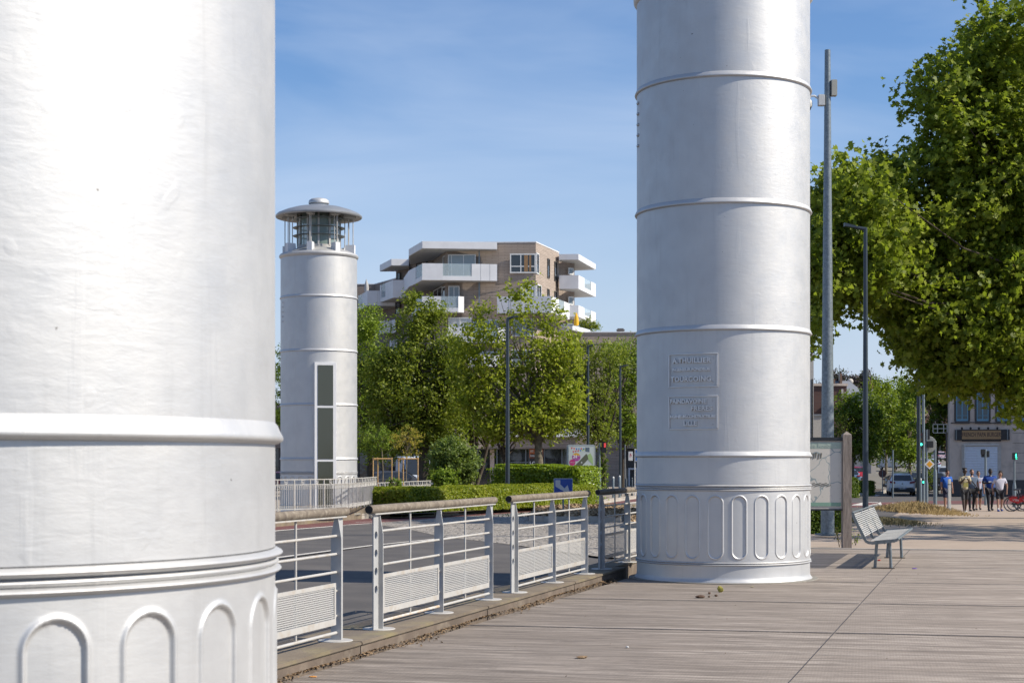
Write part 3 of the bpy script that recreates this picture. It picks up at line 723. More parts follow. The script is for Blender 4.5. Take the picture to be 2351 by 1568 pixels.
    MB().lathe([(.28, 10.12), (.28, 10.25), (.34, 10.255), (.345, 10.29), (.325, 10.36), (.26, 10.41), (.14, 10.435), (0, 10.44)], 48).build('finial', M['silver'], t, smooth=True)
    for k in range(5):
        for dd in (0, 1.6):
            a = R(-84+dd); z = 6.93-.155*k
            mb = MB(); c = ((CR+.006)*math.sin(a), -(CR+.006)*math.cos(a), z); mb.ball(c, .021, 8, 6); mb.build('rivet', M['silver'], t, smooth=True)
    return t
col_mid = make_column((3.10, 24.27, 0), 0, 'silver fluted column with two raised name plaques, standing in the middle of the deck')
col_near = dup(col_mid, (-2.14, 6.03, 0), R(3.6), 'huge silver fluted column filling the left edge, nearest to the viewer')
col_far = dup(col_mid, (-6.41, 54.8, 0), R(21), 'complete silver column with glazed lantern top behind the ornate white railing')
# plaques on the middle column (cast letters on the curved shaft)
def on_cyl(phi0, z0, r=CR):
    def fn(c):
        a = phi0+c.x/r; rr = r+c.z
        return Vector((rr*math.sin(a), -rr*math.cos(a), z0+c.y))
    return fn
M['silver_plain'] = plain('silver_plaque', (.72, .71, .70), .43, .4)
def plaque(phi, z0, w, h, lines, label):
    o0 = None; fn = on_cyl(phi, z0); mb = MB(); n = 14
    def strip_(x0, x1, y0, y1, d):
        m = max(1, int((x1-x0)/.04))
        for i in range(m):
            a, b = x0+(x1-x0)*i/m, x0+(x1-x0)*(i+1)/m
            mb.add([fn(Vector(p)) for p in ((a, y0, -.004), (b, y0, -.004), (b, y1, -.004), (a, y1, -.004), (a, y0+.004, d), (b, y0+.004, d), (b, y1-.004, d), (a, y1-.004, d))],
                   [(4, 5, 6, 7), (0, 1, 5, 4), (2, 3, 7, 6)]+([(3, 0, 4, 7)] if i == 0 else [])+([(1, 2, 6, 5)] if i == m-1 else []))
    t_ = .018; d = .018
    strip_(-w/2, w/2, h/2-t_, h/2, d); strip_(-w/2, w/2, -h/2, -h/2+t_, d)
    strip_(-w/2, -w/2+t_, -h/2+t_, h/2-t_, d); strip_(w/2-t_, w/2, -h/2+t_, h/2-t_, d)
    p = mb.build('plaque', M['silver_plain'], col_mid, label=label)
    for (tx, dy, size, dx, sp) in lines:
        me = text_mesh(tx, size, .020, sp, lambda c: fn(Vector((c.x+dx, c.y+dy, c.z+.004))), .0032)
        me.materials.clear(); me.materials.append(M['silver_plain']); o = bpy.data.objects.new('lettering', me); sc.collection.objects.link(o); o.parent = p
    for (bx, by) in ((w/2-.07, h/2-.07), (w/2-.07, -h/2+.07)):
        q = fn(Vector((bx, by, .004))); MB().ball(q, .010, 8, 6).build('bolt', M['silver'], p, smooth=True)
# plaque centre x 1587 -> angle
ph = math.asin(((1587-1659.5)/3790*23.1)/CR)-math.atan(3.10/24.27)*.92
plaque(ph, PZ(850, 23.15), .74, .475, [('A.THUILLIER', .135, .098, -.01, 1.05), ('INGENIEUR.FONDEUR', .01, .056, -.02, 1.02), ('TOURCOING', -.125, .098, -.02, 1.03)], 'raised cast plaque reading A.THUILLIER')
plaque(ph, PZ(947, 23.15), .74, .475, [('PAINDAVOINE', .155, .084, -.06, 1.0), ('FRERES', .055, .092, .14, 1.06), ('INGENIEURS.CONSTRUCTEURS', -.055, .052, 0, .92), ('LILLE', -.155, .085, -.02, 1.05)], 'raised cast plaque reading PAINDAVOINE FRERES')
# tall glazed door on the far column
a0 = R(9+6.7-21)
mt = Matrix.Rotation(a0, 4, 'Z')
dt = MB(mt).box(-.36, .36, -1.34, -1.15, .1, 4.92).build('door_frame', M['white_clad'], col_far, bevel=.01)
zs = [.12, 1.74, 3.48, 4.86]
for z0, z1 in zip(zs, zs[1:]):
    MB(mt).box(-.25, .25, -1.352, -1.335, z0+.05, z1-.03).build('door_pane', M['glass_olive'], dt)

# ================================================================ RAILING PANELS
def make_panel():
    # local x runs along the railing from the near post, y is across
    t = thing('railing_panel', '', 'railing', (0, 0, 0), 0, 'grey railing panels with timber handrails')
    L = 3.52; top = 1.205
    def post(x, side):
        mb = MB()
        yz = [(-.05, .12), (.05, .12), (.05, 1.02), (.018, top), (-.018, top), (-.05, 1.02)]
        mb.add([(x-.006, y, z) for y, z in yz]+[(x+.006, y, z) for y, z in yz], [(0, 1, 2, 3, 4, 5)[::-1], (6, 7, 8, 9, 10, 11)]+[(i, (i+1) % 6, (i+1) % 6+6, i+6) for i in range(6)])
        # stem plate with round holes
        x0, x1 = (x-.135, x-.006) if side < 0 else (x+.006, x+.135)
        if side == 0: x0, x1 = x+.006, x+.075
        holes = [.50, .67, .84, 1.01] if side else []
        cxh = (x0+x1)/2
        bm_ = MB()
        # build plate as strips around octagonal holes
        zc = [.12]+[v for h_ in holes for v in (h_-.055, h_+.055)]+[top]
        for yy in (-.006, .006):
            for k in range(0, len(zc), 2): bm_.face([(x0, yy, zc[k]), (x1, yy, zc[k]), (x1, yy, zc[k+1]), (x0, yy, zc[k+1])])
            for h_ in holes:
                ring = [(cxh+.038*math.cos(R(a)), h_+.038*math.sin(R(a))) for a in range(-135, 225, 15)]
                sq = []
                for a in range(-135, 225, 15):
                    c_, s_ = math.cos(R(a)), math.sin(R(a)); hw = (x1-x0)/2; k_ = min(hw/max(abs(c_), 1e-6), .055/max(abs(s_), 1e-6)); sq.append((cxh+c_*k_, h_+s_*k_))
                cs = [(x0, h_-.055), (x1, h_-.055), (x1, h_+.055), (x0, h_+.055)]
                for i in range(24):
                    j = (i+1) % 24
                    bm_.face([(ring[i][0], yy, ring[i][1]), (ring[j][0], yy, ring[j][1]), (sq[j][0], yy, sq[j][1]), (sq[i][0], yy, sq[i][1])])
                for q, (ax_, az_) in enumerate(cs):
                    # fill corner triangle
                    ds = sorted(sq, key=lambda p: (p[0]-ax_)**2+(p[1]-az_)**2)[:2]
                    bm_.face([(ax_, yy, az_), (ds[0][0], yy, ds[0][1]), (ds[1][0], yy, ds[1][1])])
        for h_ in holes:
            ring = [(cxh+.038*math.cos(R(a)), h_+.038*math.sin(R(a))) for a in range(-135, 225, 15)]
            for i in range(24):
                j = (i+1) % 24; bm_.face([(ring[i][0], -.006, ring[i][1]), (ring[j][0], -.006, ring[j][1]), (ring[j][0], .006, ring[j][1]), (ring[i][0], .006, ring[i][1])])
        for xx in (x0, x1): bm_.face([(xx, -.006, .12), (xx, .006, .12), (xx, .006, top), (xx, -.006, top)])
        mb.add(bm_.v, bm_.f)
        p = mb.build('post', M['rail_dark'], t)
        MB().lathe([(0, .1285), (.150, .1285), (.155, .124), (.155, .1203)], 28, (x-.02*(side or 0), 0)).build('foot_disc', M['rail_metal'], p, smooth=True)
    post(.0, -1); post(L/2, 0); post(L, 1)
    MB().box(-.16, L+.16, -.035, .035, top, top+.012).build('top_plate', M['rail_metal'], t)
    hr = MB().tube([(-.24, 0, top+.05), (.5, 0, top+.052), (1.7, .004, top+.05), (L+.22, 0, top+.05)], [.040, .041, .040, .040], 20).build('handrail', M['wood'], t, smooth=True)
    MB().tube([(-.243, 0, top+.05), (-.2405, 0, top+.05)], .036, 20).build('end_cap', M['dark'], hr)
    for s in (0, 1):
        xa = s*L/2+.008; xb = (s+1)*L/2-.008; xm = (xa+xb)/2
        for z in (1.045, .885, .725): MB().tube([(xa, 0, z), (xb, 0, z)], .0125, 10).build('rail', M['rail_metal'], t, smooth=True)
        MB().tube([(xa, 0, .19), (xb, 0, .19)], .0145, 10).build('lower_rail', M['rail_metal'], t, smooth=True)
        MB().tube([(xm, 0, .19), (xm, 0, top)], .011, 10).build('upright', M['rail_metal'], t, smooth=True)
        mb = MB(); a, b = xa+.06, xb-.06; z0, z1 = .265, .635; bw = .035; bb = .055
        mb.box(a, b, -.026, -.014, z1-bw, z1); mb.box(a, b, -.026, -.014, z0, z0+bb)
        mb.box(a, a+bw, -.026, -.014, z0+bb, z1-bw); mb.box(b-bw, b, -.026, -.014, z0+bb, z1-bw)
        fr = mb.build('screen_frame', M['rail_metal'], t)
        MB().face([(a+bw, -.019, z0+bb), (b-bw, -.019, z0+bb), (b-bw, -.019, z1-bw), (a+bw, -.019, z1-bw)]).build('perforated_screen', M['perf'], fr)
        for xx in (xa+.02, xb-.02):
            for z in (.34, .56): MB().tube([(xx-.04, -.004, z), (xx+.04, -.004, z)], .010, 8).build('lug', M['rail_metal'], fr, smooth=True)
    return t
ang = math.atan2(U.y, U.x)
panel = make_panel(); labs = ['first railing panel, partly hidden by the huge near column', 'second railing panel, whole, with a rusty lower rail', 'third railing panel, in front of the blue arrow sign', 'fourth railing panel, half in shade beside the middle column']
for i, Y in enumerate([11.24, 15.6, 19.97, 24.34]):
    lab = 'grey '+labs[i]; p = rail_pt(Y)
    if i == 0: panel.location = p; panel.rotation_euler = (0, 0, ang); panel['label'] = lab; o = panel
    else: o = dup(panel, p, ang, lab)
    if i == 1:
        for c in o.children:
            if c.name.startswith('lower_rail') and min(v.co.x for v in c.data.vertices) < .5:
                c.data = c.data.copy(); c.data.materials[0] = M['rust']; c['label'] = 'rust-stained lower rail'

# ================================================================ BENCH
bt = thing('bench', 'grey perforated metal bench standing on the deck beside the notice board', 'bench', (5.58, 26.3, 0), ang-R(90))
# local: y along the bench (away from the viewer), x towards the seat front
BL = 4.35
def arm(y):
    pts = [(-.150, y, .885), (-.125, y, .80), (.035, y, .48), (.06, y, .435), (.10, y, .415), (.16, y, .408), (.34, y, .425), (.50, y, .452), (.545, y, .462)]
    mb = MB(); n = len(pts); vs = []
    for i, p in enumerate(pts):
        a = Vector(pts[max(i-1, 0)]); b = Vector(pts[min(i+1, n-1)]); d = (b-a).normalized(); nn = Vector((d.z, 0, -d.x))*.022; p = Vector(p)
        for s, yy in ((-1, -.02), (-1, .02), (1, .02), (1, -.02)): vs.append(p+nn*s+Vector((0, yy, 0)))
    fs = [(i*4+k, i*4+(k+1) % 4, i*4+4+(k+1) % 4, i*4+4+k) for i in range(n-1) for k in range(4)]+[(3, 2, 1, 0), tuple(range((n-1)*4, n*4))]
    mb.add(vs, fs); return mb.build('side_frame', M['galv'], bt, smooth=True)
for y in (0, BL/3, 2*BL/3, BL): arm(y)
def slatted(name, p0, p1, n):
    mb = MB(); p0 = Vector(p0); p1 = Vector(p1); d = (p1-p0); nn = Vector((-d.z, 0, d.x)).normalized(); L = d.length; st = L/n; dd = d.normalized()
    for i in range(n):
        c = p0+d*((i+.5)/n); a = c-dd*st*.31; b = c+dd*st*.31
        for k in range(3):
            y0 = BL*k/3+.03; y1 = BL*(k+1)/3-.03
            mb.slab([a+Vector((0, y0, 0)), b+Vector((0, y0, 0)), b+Vector((0, y1, 0)), a+Vector((0, y1, 0))], nn, .006)
    for k in range(4):
        y = .06+(BL-.12)*k/3
        a = p0+nn*.004; b = p1+nn*.004; mb.add([a+Vector((0, y-.012, 0)), a+Vector((0, y+.012, 0)), b+Vector((0, y+.012, 0)), b+Vector((0, y-.012, 0))], [(0, 1, 2, 3)])
    return mb.build(name, M['slats'], bt)
M['slats'] = simple('bench_steel', (.46, .455, .435), .5, .15, (.36, .355, .34), ns=7)
slatted('backrest', (-.135, 0, .87), (.03, 0, .50), 13); slatted('seat', (.115, 0, .435), (.53, 0, .475), 13)
MB().tube([(.55, -.01, .475), (.55, BL+.01, .475)], .02, 8).build('front_rail', M['galv'], bt, smooth=True)
MB().tube([(-.155, -.01, .89), (-.155, BL+.01, .89)], .014, 8).build('top_rail', M['galv'], bt, smooth=True)
for y in (.12, 3.08):
    for x, dx in ((.19, .03), (.44, -.02)):
        MB().tube([(x, y, .005), (x+dx*.2, y, .12), (x+dx, y, .42)], [.027, .024, .026], 10).build('leg', M['galv'], bt, smooth=True)
    MB().box(.14, .50, y-.03, y+.03, 0.004, .015).build('foot_bar', M['conc'], bt)
mb = MB()
for y in (.12, 3.08): mb.tube([(.18, y, .42), (.50, y, .44)], .022, 8)
mb.tube([(.34, .1, .41), (.34, 3.1, .41)], .02, 8); mb.build('under_frame', M['galv'], bt, smooth=True)

# ================================================================ NOTICE BOARD
bY = 33.0
nb = thing('notice_board', 'weathered map board in a black frame between oak posts, right of the middle column', 'notice board', (PX(1890, bY), bY, 0))
def wp(x0, x1, y0, y1, z0, z1, m, name, par=nb, bevel=0): return MB().box(x0, x1, y0, y1, z0, z1).build(name, m, par, world=(par is nb), bevel=bevel)
xp = PX(1943.5, bY)
for xc in (xp, xp-2.55):
    mb = MB(); mb.box(xc-.088, xc+.088, bY-.088, bY+.088, -.05, 2.24)
    mb.add([(xc-.088, bY-.088, 2.24), (xc+.088, bY-.088, 2.24), (xc+.088, bY+.088, 2.24), (xc-.088, bY+.088, 2.24), (xc, bY, 2.31)], [(0, 1, 4), (1, 2, 4), (2, 3, 4), (3, 0, 4)])
    mb.build('post', M['post_wood'], nb, world=True)
xl = xp-2.45; xr = xp-.088
mb = MB(); z0, z1 = PZ(1168, bY), PZ(1012, bY)
mb.box(xl, xr, bY-.05, bY+.05, z1, z1+.07); mb.box(xl, xr, bY-.04, bY+.04, z0-.03, z0); mb.build('frame', M['black'], nb, world=True)
MB().box(xl, xr, bY-.03, bY+.03, z0, z1).build('panel', M['render_light'], nb, world=True)
def mapmat():
    m, nt, b = new_mat('faded_map'); vec = coords(nt)
    v = node(nt, 'ShaderNodeTexVoronoi', feature='DISTANCE_TO_EDGE'); v.inputs['Scale'].default_value = 3.2
    n = node(nt, 'ShaderNodeTexNoise'); n.inputs['Scale'].default_value = 2.5; nt.links.new(vec, n.inputs['Vector'])
    mx_ = node(nt, 'ShaderNodeMix', data_type='VECTOR'); mx_.inputs[0].default_value = .35; nt.links.new(vec, mx_.inputs[4]); nt.links.new(n.outputs['Color'], mx_.inputs[5]); nt.links.new(mx_.outputs[1], v.inputs['Vector'])
    col = mixc(nt, noise(nt, vec, 1.5, 4), (.56, .515, .44), (.70, .65, .57))
    col = mixc(nt, ramp(nt, v.outputs['Distance'], .010, .022), (.27, .32, .32), col)
    n2 = noise(nt, coords(nt, (2.5, 1, 3)), 6, 5, .7); col = mixc(nt, ramp(nt, n2, .62, .68, (0,)*3, (.6,)*3), col, (.30, .30, .27))
    nt.links.new(col, b.inputs['Base Color']); b.inputs['Roughness'].default_value = .35; return m
MB().box(xl+.03, xr-.02, bY-.034, bY-.031, z0+.05, z1-.16).build('map_sheet', mapmat(), nb, world=True)
hd = MB().box(xl+.03, xr-.02, bY-.034, bY-.031, z1-.155, z1-.03).build('header_band', pm((.42, .50, .41)), nb, world=True)
tx = text_obj('lettering', 'du Canal de Roubaix', .115, pm((.50, .56, .48)), nb, (xr-.60, bY-.038, z1-.095), depth=.001)
MB().box(xr-.80, xr-.03, bY-.038, bY-.0345, z0+.055, z0+.13).build('legend_band', pm((.22, .36, .27)), nb, world=True)
gr = MB()
rr_ = random.Random(5)
for (x, y) in ((1862, 1046), (1867, 1047), (1872, 1045), (1878, 1048), (1884, 1046)):
    p = P(x, y, bY-.037); gr.slab([(p.x-.01, p.y, p.z-.06), (p.x+.012, p.y, p.z-.05), (p.x+.03, p.y, p.z+.05), (p.x, p.y, p.z+.06)], (0, -1, 0), .001)
for k in range(9):
    p = P(1860+k*4.6, 1111+(k % 3)*2.5, bY-.037); gr.slab([(p.x, p.y, p.z), (p.x+.09, p.y, p.z+.03), (p.x+.10, p.y, p.z+.018), (p.x+.01, p.y, p.z-.014)], (0, -1, 0), .001)
gr.build('graffiti', pm((.16, .15, .12)), nb, world=True)

# ================================================================ MAST WITH CAMERA
mY = 38.4
mX = PX(1900, mY)
ms = thing('camera_mast', 'tall galvanised steel mast rising behind the notice board', 'mast', (mX, mY, 0))
MB().tube([(0, 0, -.02), (0, 0, 2.15), (0, 0, 2.2), (0, 0, 6.6), (0, 0, 11.27)], [.158, .150, .147, .105, .066], 32).build('pole', M['galv'], ms, smooth=True)
MB().lathe([(.30, .0), (.30, .03), (.16, .03)], 24).build('base_flange', M['galv'], ms)
bx = MB().box(.075, .21, -.09, .06, PZ(222, mY), PZ(185, mY)).build('antenna_box', pm((.42, .41, .35)), ms, bevel=.01)
MB().box(.058, .08, -.02, .02, PZ(215, mY), PZ(190, mY)).build('mount', M['pole_grey'], bx)
cb = MB().box(-.225, -.075, -.09, .07, PZ(244, mY), PZ(219, mY)).build('camera_box', pm((.62, .62, .60)), ms, bevel=.01)
MB().tube([(-.2, 0, PZ(228, mY)), (-.30, 0, PZ(221, mY)), (-.38, 0, PZ(221, mY)), (-.425, 0, PZ(226, mY)), (-.435, 0, PZ(232, mY))], .025, 12).build('camera_arm', pm((.66, .66, .64)), ms, smooth=True)
cm = MB().lathe([(0, PZ(229, mY)), (.05, PZ(230, mY)), (.078, PZ(234, mY)), (.082, PZ(243, mY)), (.07, PZ(247, mY))], 24, (-.435, 0)).build('camera_housing', pm((.58, .56, .50)), ms, smooth=True)
MB().ball((-.435, 0, PZ(248, mY)), (.055, .055, .075), 16, 10).build('camera_dome', M['black'], cm, smooth=True)
# ================================================================ ORNATE WHITE RAILING
def ornate(name, pts, ztop, h, label, npost=None):
    t = thing(name, label, 'railing', (pts[0][0], pts[0][1], 0)); m = M['rail_metal']
    P3 = [Vector((x, y, 0)) for x, y in pts]; L = [0]
    for a, b in zip(P3, P3[1:]): L.append(L[-1]+(b-a).length)
    def at(s):
        for i in range(len(P3)-1):
            if s <= L[i+1]+1e-6: return P3[i].lerp(P3[i+1], (s-L[i])/(L[i+1]-L[i])), (P3[i+1]-P3[i]).normalized()
        return P3[-1], (P3[-1]-P3[-2]).normalized()
    def run(z, hh, w, nm):
        mb = MB(); n = max(2, int(L[-1]/.4))
        for i in range(n):
            a, _ = at(L[-1]*i/n); b, _ = at(L[-1]*(i+1)/n); d = (b-a).normalized(); nn = Vector((-d.y, d.x, 0))*w/2
            mb.prism([((a-nn).x, (a-nn).y), ((b-nn).x, (b-nn).y), ((b+nn).x, (b+nn).y), ((a+nn).x, (a+nn).y)], z, z+hh)
        mb.build(nm, m, t, world=True)
    z0 = ztop-h
    run(ztop-.02, .025, .05, 'top_rail'); run(ztop-.165, .018, .03, 'middle_rail'); run(z0+.04, .02, .03, 'bottom_rail')
    sp = .62; n = int(L[-1]/sp); pb = MB(); bars = MB(); rings = MB(); drops = MB()
    for i in range(n+1):
        p, d = at(i*L[-1]/n); pb = MB(); pb.obox(p, d, Vector((-d.y, d.x, 0)), .014, .02, z0-.02, ztop-.02); pb.build('post', m, t, world=True)
        if i == n: break
        q, d = at((i+.5)*L[-1]/n); c = q+Vector((0, 0, ztop-.085))
        k = 12; rp = [c+d*.058*math.cos(2*math.pi*j/k)+Vector((0, 0, .058*math.sin(2*math.pi*j/k))) for j in range(k+1)]
        rings.tube(rp, .011, 5, False); rings.obox(q, d, Vector((-d.y, d.x, 0)), .02, .006, ztop-.11, ztop-.07)
    nb_ = int(L[-1]/.082)
    for i in range(nb_):
        q, d = at((i+.5)*L[-1]/nb_); bars.obox(q, d, Vector((-d.y, d.x, 0)), .0055, .0055, z0+.05, ztop-.16)
        for zz, rz in ((ztop-.235, .062), (z0+.105, .045)):
            k = 8; e = q+d*.041+Vector((0, 0, zz)); rp = [e+d*.030*math.cos(2*math.pi*j/k)+Vector((0, 0, rz*math.sin(2*math.pi*j/k))) for j in range(k+1)]
            drops.tube(rp, .007, 4, False)
    rings.build('ring_row', m, t, world=True); bars.v, bars.f = bars.v, bars.f; bars.add(drops.v, drops.f); bars.build('ornate_bars', m, t, world=True)
    return t
A = [(PX(560, 47.6), 47.6), (PX(640, 48.6), 48.6), (PX(700, 49.3), 49.3), (PX(760, 50.3), 50.3), (PX(800, 51.8), 51.8), (PX(835, 54.2), 54.2), (PX(864, 57.5), 57.5)]
ornate('ornate_railing', A, 1.18, .94, 'ornate white railing with rings and close bars, curving round the far silver column')
ornate('ornate_railing', [(PX(866, 58.5), 58.5), (PX(930, 62), 62), (PX(994, 66), 66)], .96, .8, 'short end of ornate white railing showing above the low clipped hedge')

# ================================================================ HEDGES AND BUSHES
def hedge(label, path, width, z0f, h, leafm, n, leaf, name='clipped_hedge', shape=4, rough=.05, nb=(0, 0, .5)):
    t = thing(name, label, 'hedge', (path[0][0], path[0][1], 0))
    pts = [Vector((x, y, 0)) for x, y in path]; L = [0]
    for a, b in zip(pts, pts[1:]): L.append(L[-1]+(b-a).length)
    s = rng.random(n)*L[-1]; seg = np.clip(np.searchsorted(L, s)-1, 0, len(pts)-2); out = np.zeros((n, 3)); od = np.zeros((n, 3))
    face = rng.random(n)
    for i in range(n):
        a, b = pts[seg[i]], pts[seg[i]+1]; f = (s[i]-L[seg[i]])/(b-a).length; p = a.lerp(b, f); d = (b-a).normalized(); nn = Vector((d.y, -d.x, 0))
        hh = h+.045*math.sin(s[i]*1.3)+.035*math.sin(s[i]*2.9+1)
        if face[i] < .45: off = -width/2-rough+abs(random.gauss(0, 1))*rough*1.4+ .05*math.sin(s[i]*2.1); z = random.random()*hh; o = (-nn.x*-1, -nn.y*-1, .15)
        elif face[i] < .88: off = (random.random()-.5)*width; z = hh+rough-abs(random.gauss(0, 1))*rough*1.6; o = (0, 0, 1)
        else: off = width/2; z = random.random()*hh; o = (-nn.x, -nn.y, .1)
        q = p-nn*off*1.0
        out[i] = (q.x-pts[0].x, q.y-pts[0].y, interp(KN, q.y)+z0f+z); od[i] = o
    k = n//16
    for (P0_, P1_) in ((pts[0], pts[1]), (pts[-1], pts[-2])):
        d = (P1_-P0_).normalized(); nn = Vector((d.y, -d.x, 0)); e = np.zeros((k, 3)); eo = np.zeros((k, 3))
        for i in range(k):
            q = P0_+nn*random.uniform(-width/2, width/2)-d*abs(random.gauss(0, 1))*rough*1.5; z = random.random()*h; e[i] = (q.x-pts[0].x, q.y-pts[0].y, interp(KN, q.y)+z0f+z); eo[i] = (-d.x, -d.y, .15)
        out = np.concatenate([out, e]); od = np.concatenate([od, eo])
    leaves('foliage', out, leaf, shape, leafm, t, nb, od*.9, flat=.9)
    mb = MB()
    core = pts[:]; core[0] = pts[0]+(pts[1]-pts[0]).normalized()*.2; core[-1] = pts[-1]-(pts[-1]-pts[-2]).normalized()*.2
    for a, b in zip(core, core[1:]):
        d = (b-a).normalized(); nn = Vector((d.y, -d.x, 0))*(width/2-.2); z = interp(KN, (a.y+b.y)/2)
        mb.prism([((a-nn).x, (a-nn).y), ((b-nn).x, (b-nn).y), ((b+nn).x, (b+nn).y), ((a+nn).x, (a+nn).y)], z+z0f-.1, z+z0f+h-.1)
    mb.build('shade_core', M['hedge_core'], t, world=True)  # solid dark block standing in for the shade between the leaves
    return t
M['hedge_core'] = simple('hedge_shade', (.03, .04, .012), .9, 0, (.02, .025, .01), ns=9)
def gp(x, y, off=0): p = G(x, y, .1); return (p.x, p.y+off)
hp = [(PX(878, 56.4), 56.4), (PX(960, 58.6), 58.6), (PX(1040, 61.2), 61.2), (PX(1120, 64.2), 64.2), (PX(1200, 67.4), 67.4), (PX(1270, 70.5), 70.5), (PX(1322, 72.6), 72.6)]
hedge('long low clipped hedge with flat top, bright green and browning along its upper edge', hp, 1.7, .12, .80, M['leaf_yew'], 46000, .092, rough=.06)
h2 = [(PX(1150, 75.5), 75.5), (PX(1250, 75.0), 75.0), (PX(1346, 74.0), 74.0)]
hedge('taller glossy laurel hedge standing behind the low hedge, beside the poster panel', h2, 2.3, .1, 1.62, M['leaf_laurel'], 26000, .12, 'laurel_hedge', 4, .12)
hedge('dense green hedge behind the foot of the notice board', [(PX(1790, 41.5), 41.5), (PX(1930, 41.8), 41.8)], .8, -.02, .72, M['leaf_dark'], 9000, .07, 'box_hedge', 4, .05)
M['leaf_olive2'] = leaf_mat('bush_leaves', (.06, .10, .02), (.12, .18, .03), (.26, .32, .09), .4)
def bush(name, label, c, rad, n, lpc, leafm, leaf, cr=.28, base=None, cat='bush', shell=.45):
    return tree(name, label, base or (c[0], c[1], interp(KN, c[1])+.1), [(c[0], c[1], c[2], rad[0], rad[1], rad[2], n)], leafm, M['bark'], .5, .05, lpc, cr, leaf, 4, None, 14, cat, shell=shell)
Yb = 69
bush('round_bush', 'big rounded dark green bush rising above the low hedge', (PX(1040, Yb), Yb, PZ(1068, Yb)), (1.0, .9, 1.05), 220, 90, M['leaf_olive2'], .11)
bush('leafy_shrub', 'small bright green shrub tucked against the foot of the big round bush', (PX(1022, 66), 66, PZ(1100, 66)), (.5, .4, .36), 45, 60, M['leaf_mid'], .10, .18)
bush('leafy_shrub', 'tiny green shoots poking through the short ornate railing', (PX(905, 60), 60, PZ(1108, 60)), (.22, .15, .14), 14, 30, M['leaf_mid'], .08, .12)
# young staked trees
def young(px, Y, ztop, zc, rx, rz, leafm, label, n, lpc, stakes):
    z0 = interp(KN, Y)+.1; x = PX(px, Y)
    tree('young_tree', label, (x, Y, z0), [(x, Y, zc, rx, rx, rz, n)], leafm, M['bark_light'], zc-z0-rz*.4, .035, lpc, .2, .085, 4, None, 16)
    st = thing('tree_stakes', 'pale wooden stakes with cross bars supporting the '+stakes, 'tree stakes', (x, Y, z0), R(12), 'wooden tree stakes')
    zt = PZ(1050, Y)-z0
    for sx, sy in ((-.42, -.3), (.42, -.3), (-.12, .4)): MB().tube([(sx, sy, 0), (sx, sy, zt)], .028, 8).build('stake', M['stake'], st, smooth=True)
    MB().tube([(-.46, -.3, zt-.06), (.46, -.3, zt-.06)], .03, 8).build('cross_bar', M['stake'], st, smooth=True)
    MB().tube([(-.44, -.32, zt-.08), (-.10, .42, zt-.08)], .028, 8).build('cross_bar', M['stake'], st, smooth=True)
young(935, 72, 0, PZ(1014, 72), .62, .62, M['leaf_autumn'], 'young staked tree with thin yellowing leaves in front of the white van', 42, 26, 'yellowing young tree')
young(876, 74, 0, PZ(1006, 74), .85, .5, M['leaf_mid'], 'young staked tree with fresh green leaves, beside the far silver column', 50, 34, 'green young tree')

# ================================================================ TREES BETWEEN RAILING AND APARTMENTS
def lob(px, py, Y, rpx, rpy, n, ry=None):
    s = Y/F; return (PX(px, Y), Y, PZ(py, Y), rpx*s, (ry or rpx*s), rpy*s, n)
def mtree(px, Y, lobes, leafm, label, lpc=44, leaf=.15, cr=.55, trunks=None, tr=.2, limbs=26, name='broadleaf_tree', th=None, bark='bark', shape=4, shell=.5, group='street trees in front of the apartments'):
    z0 = interp(KN, Y)+.1
    return tree(name, label, (PX(px, Y), Y, z0), lobes, leafm, M[bark], th or 3.2, tr, lpc, cr, leaf, shape, group, limbs, 'tree', trunks, shell=shell)
Y = 92
mtree(850, Y, [lob(842, 770, Y, 40, 62, 60), lob(838, 860, Y, 46, 60, 70), lob(850, 940, Y, 56, 50, 60), lob(856, 1010, Y, 56, 34, 46), lob(880, 880, Y, 40, 80, 60)], M['leaf_mid'], 'bushy tree with a fresh green crown touching the far silver column on its right', lpc=52)
Y = 104
mtree(700, Y, [lob(700, 900, Y, 85, 90, 70), lob(660, 960, Y, 50, 90, 60), lob(650, 850, Y, 22, 60, 20)], M['leaf_dark'], 'dark tree mostly hidden behind the far silver column', lpc=50)
Y = 88
mtree(974, Y, [lob(955, 765, Y, 46, 70, 60), lob(985, 735, Y, 38, 45, 30), lob(930, 850, Y, 62, 60, 90), lob(1000, 850, Y, 55, 62, 80), lob(950, 925, Y, 88, 60, 130), lob(920, 975, Y, 70, 42, 70), lob(1020, 955, Y, 50, 50, 60), lob(945, 700, Y, 14, 22, 8), lob(880, 850, Y, 36, 50, 44), lob(1035, 820, Y, 40, 56, 44), lob(905, 900, Y, 60, 70, 70), lob(1035, 890, Y, 40, 60, 50), lob(900, 1010, Y, 60, 34, 50), lob(1000, 1005, Y, 70, 26, 50)],
      M['leaf_olive'], 'large dark olive tree with thick trunk standing left of the nearest dark street lamp', lpc=44, leaf=.17, tr=.34, th=4.0, limbs=46)
Y = 84
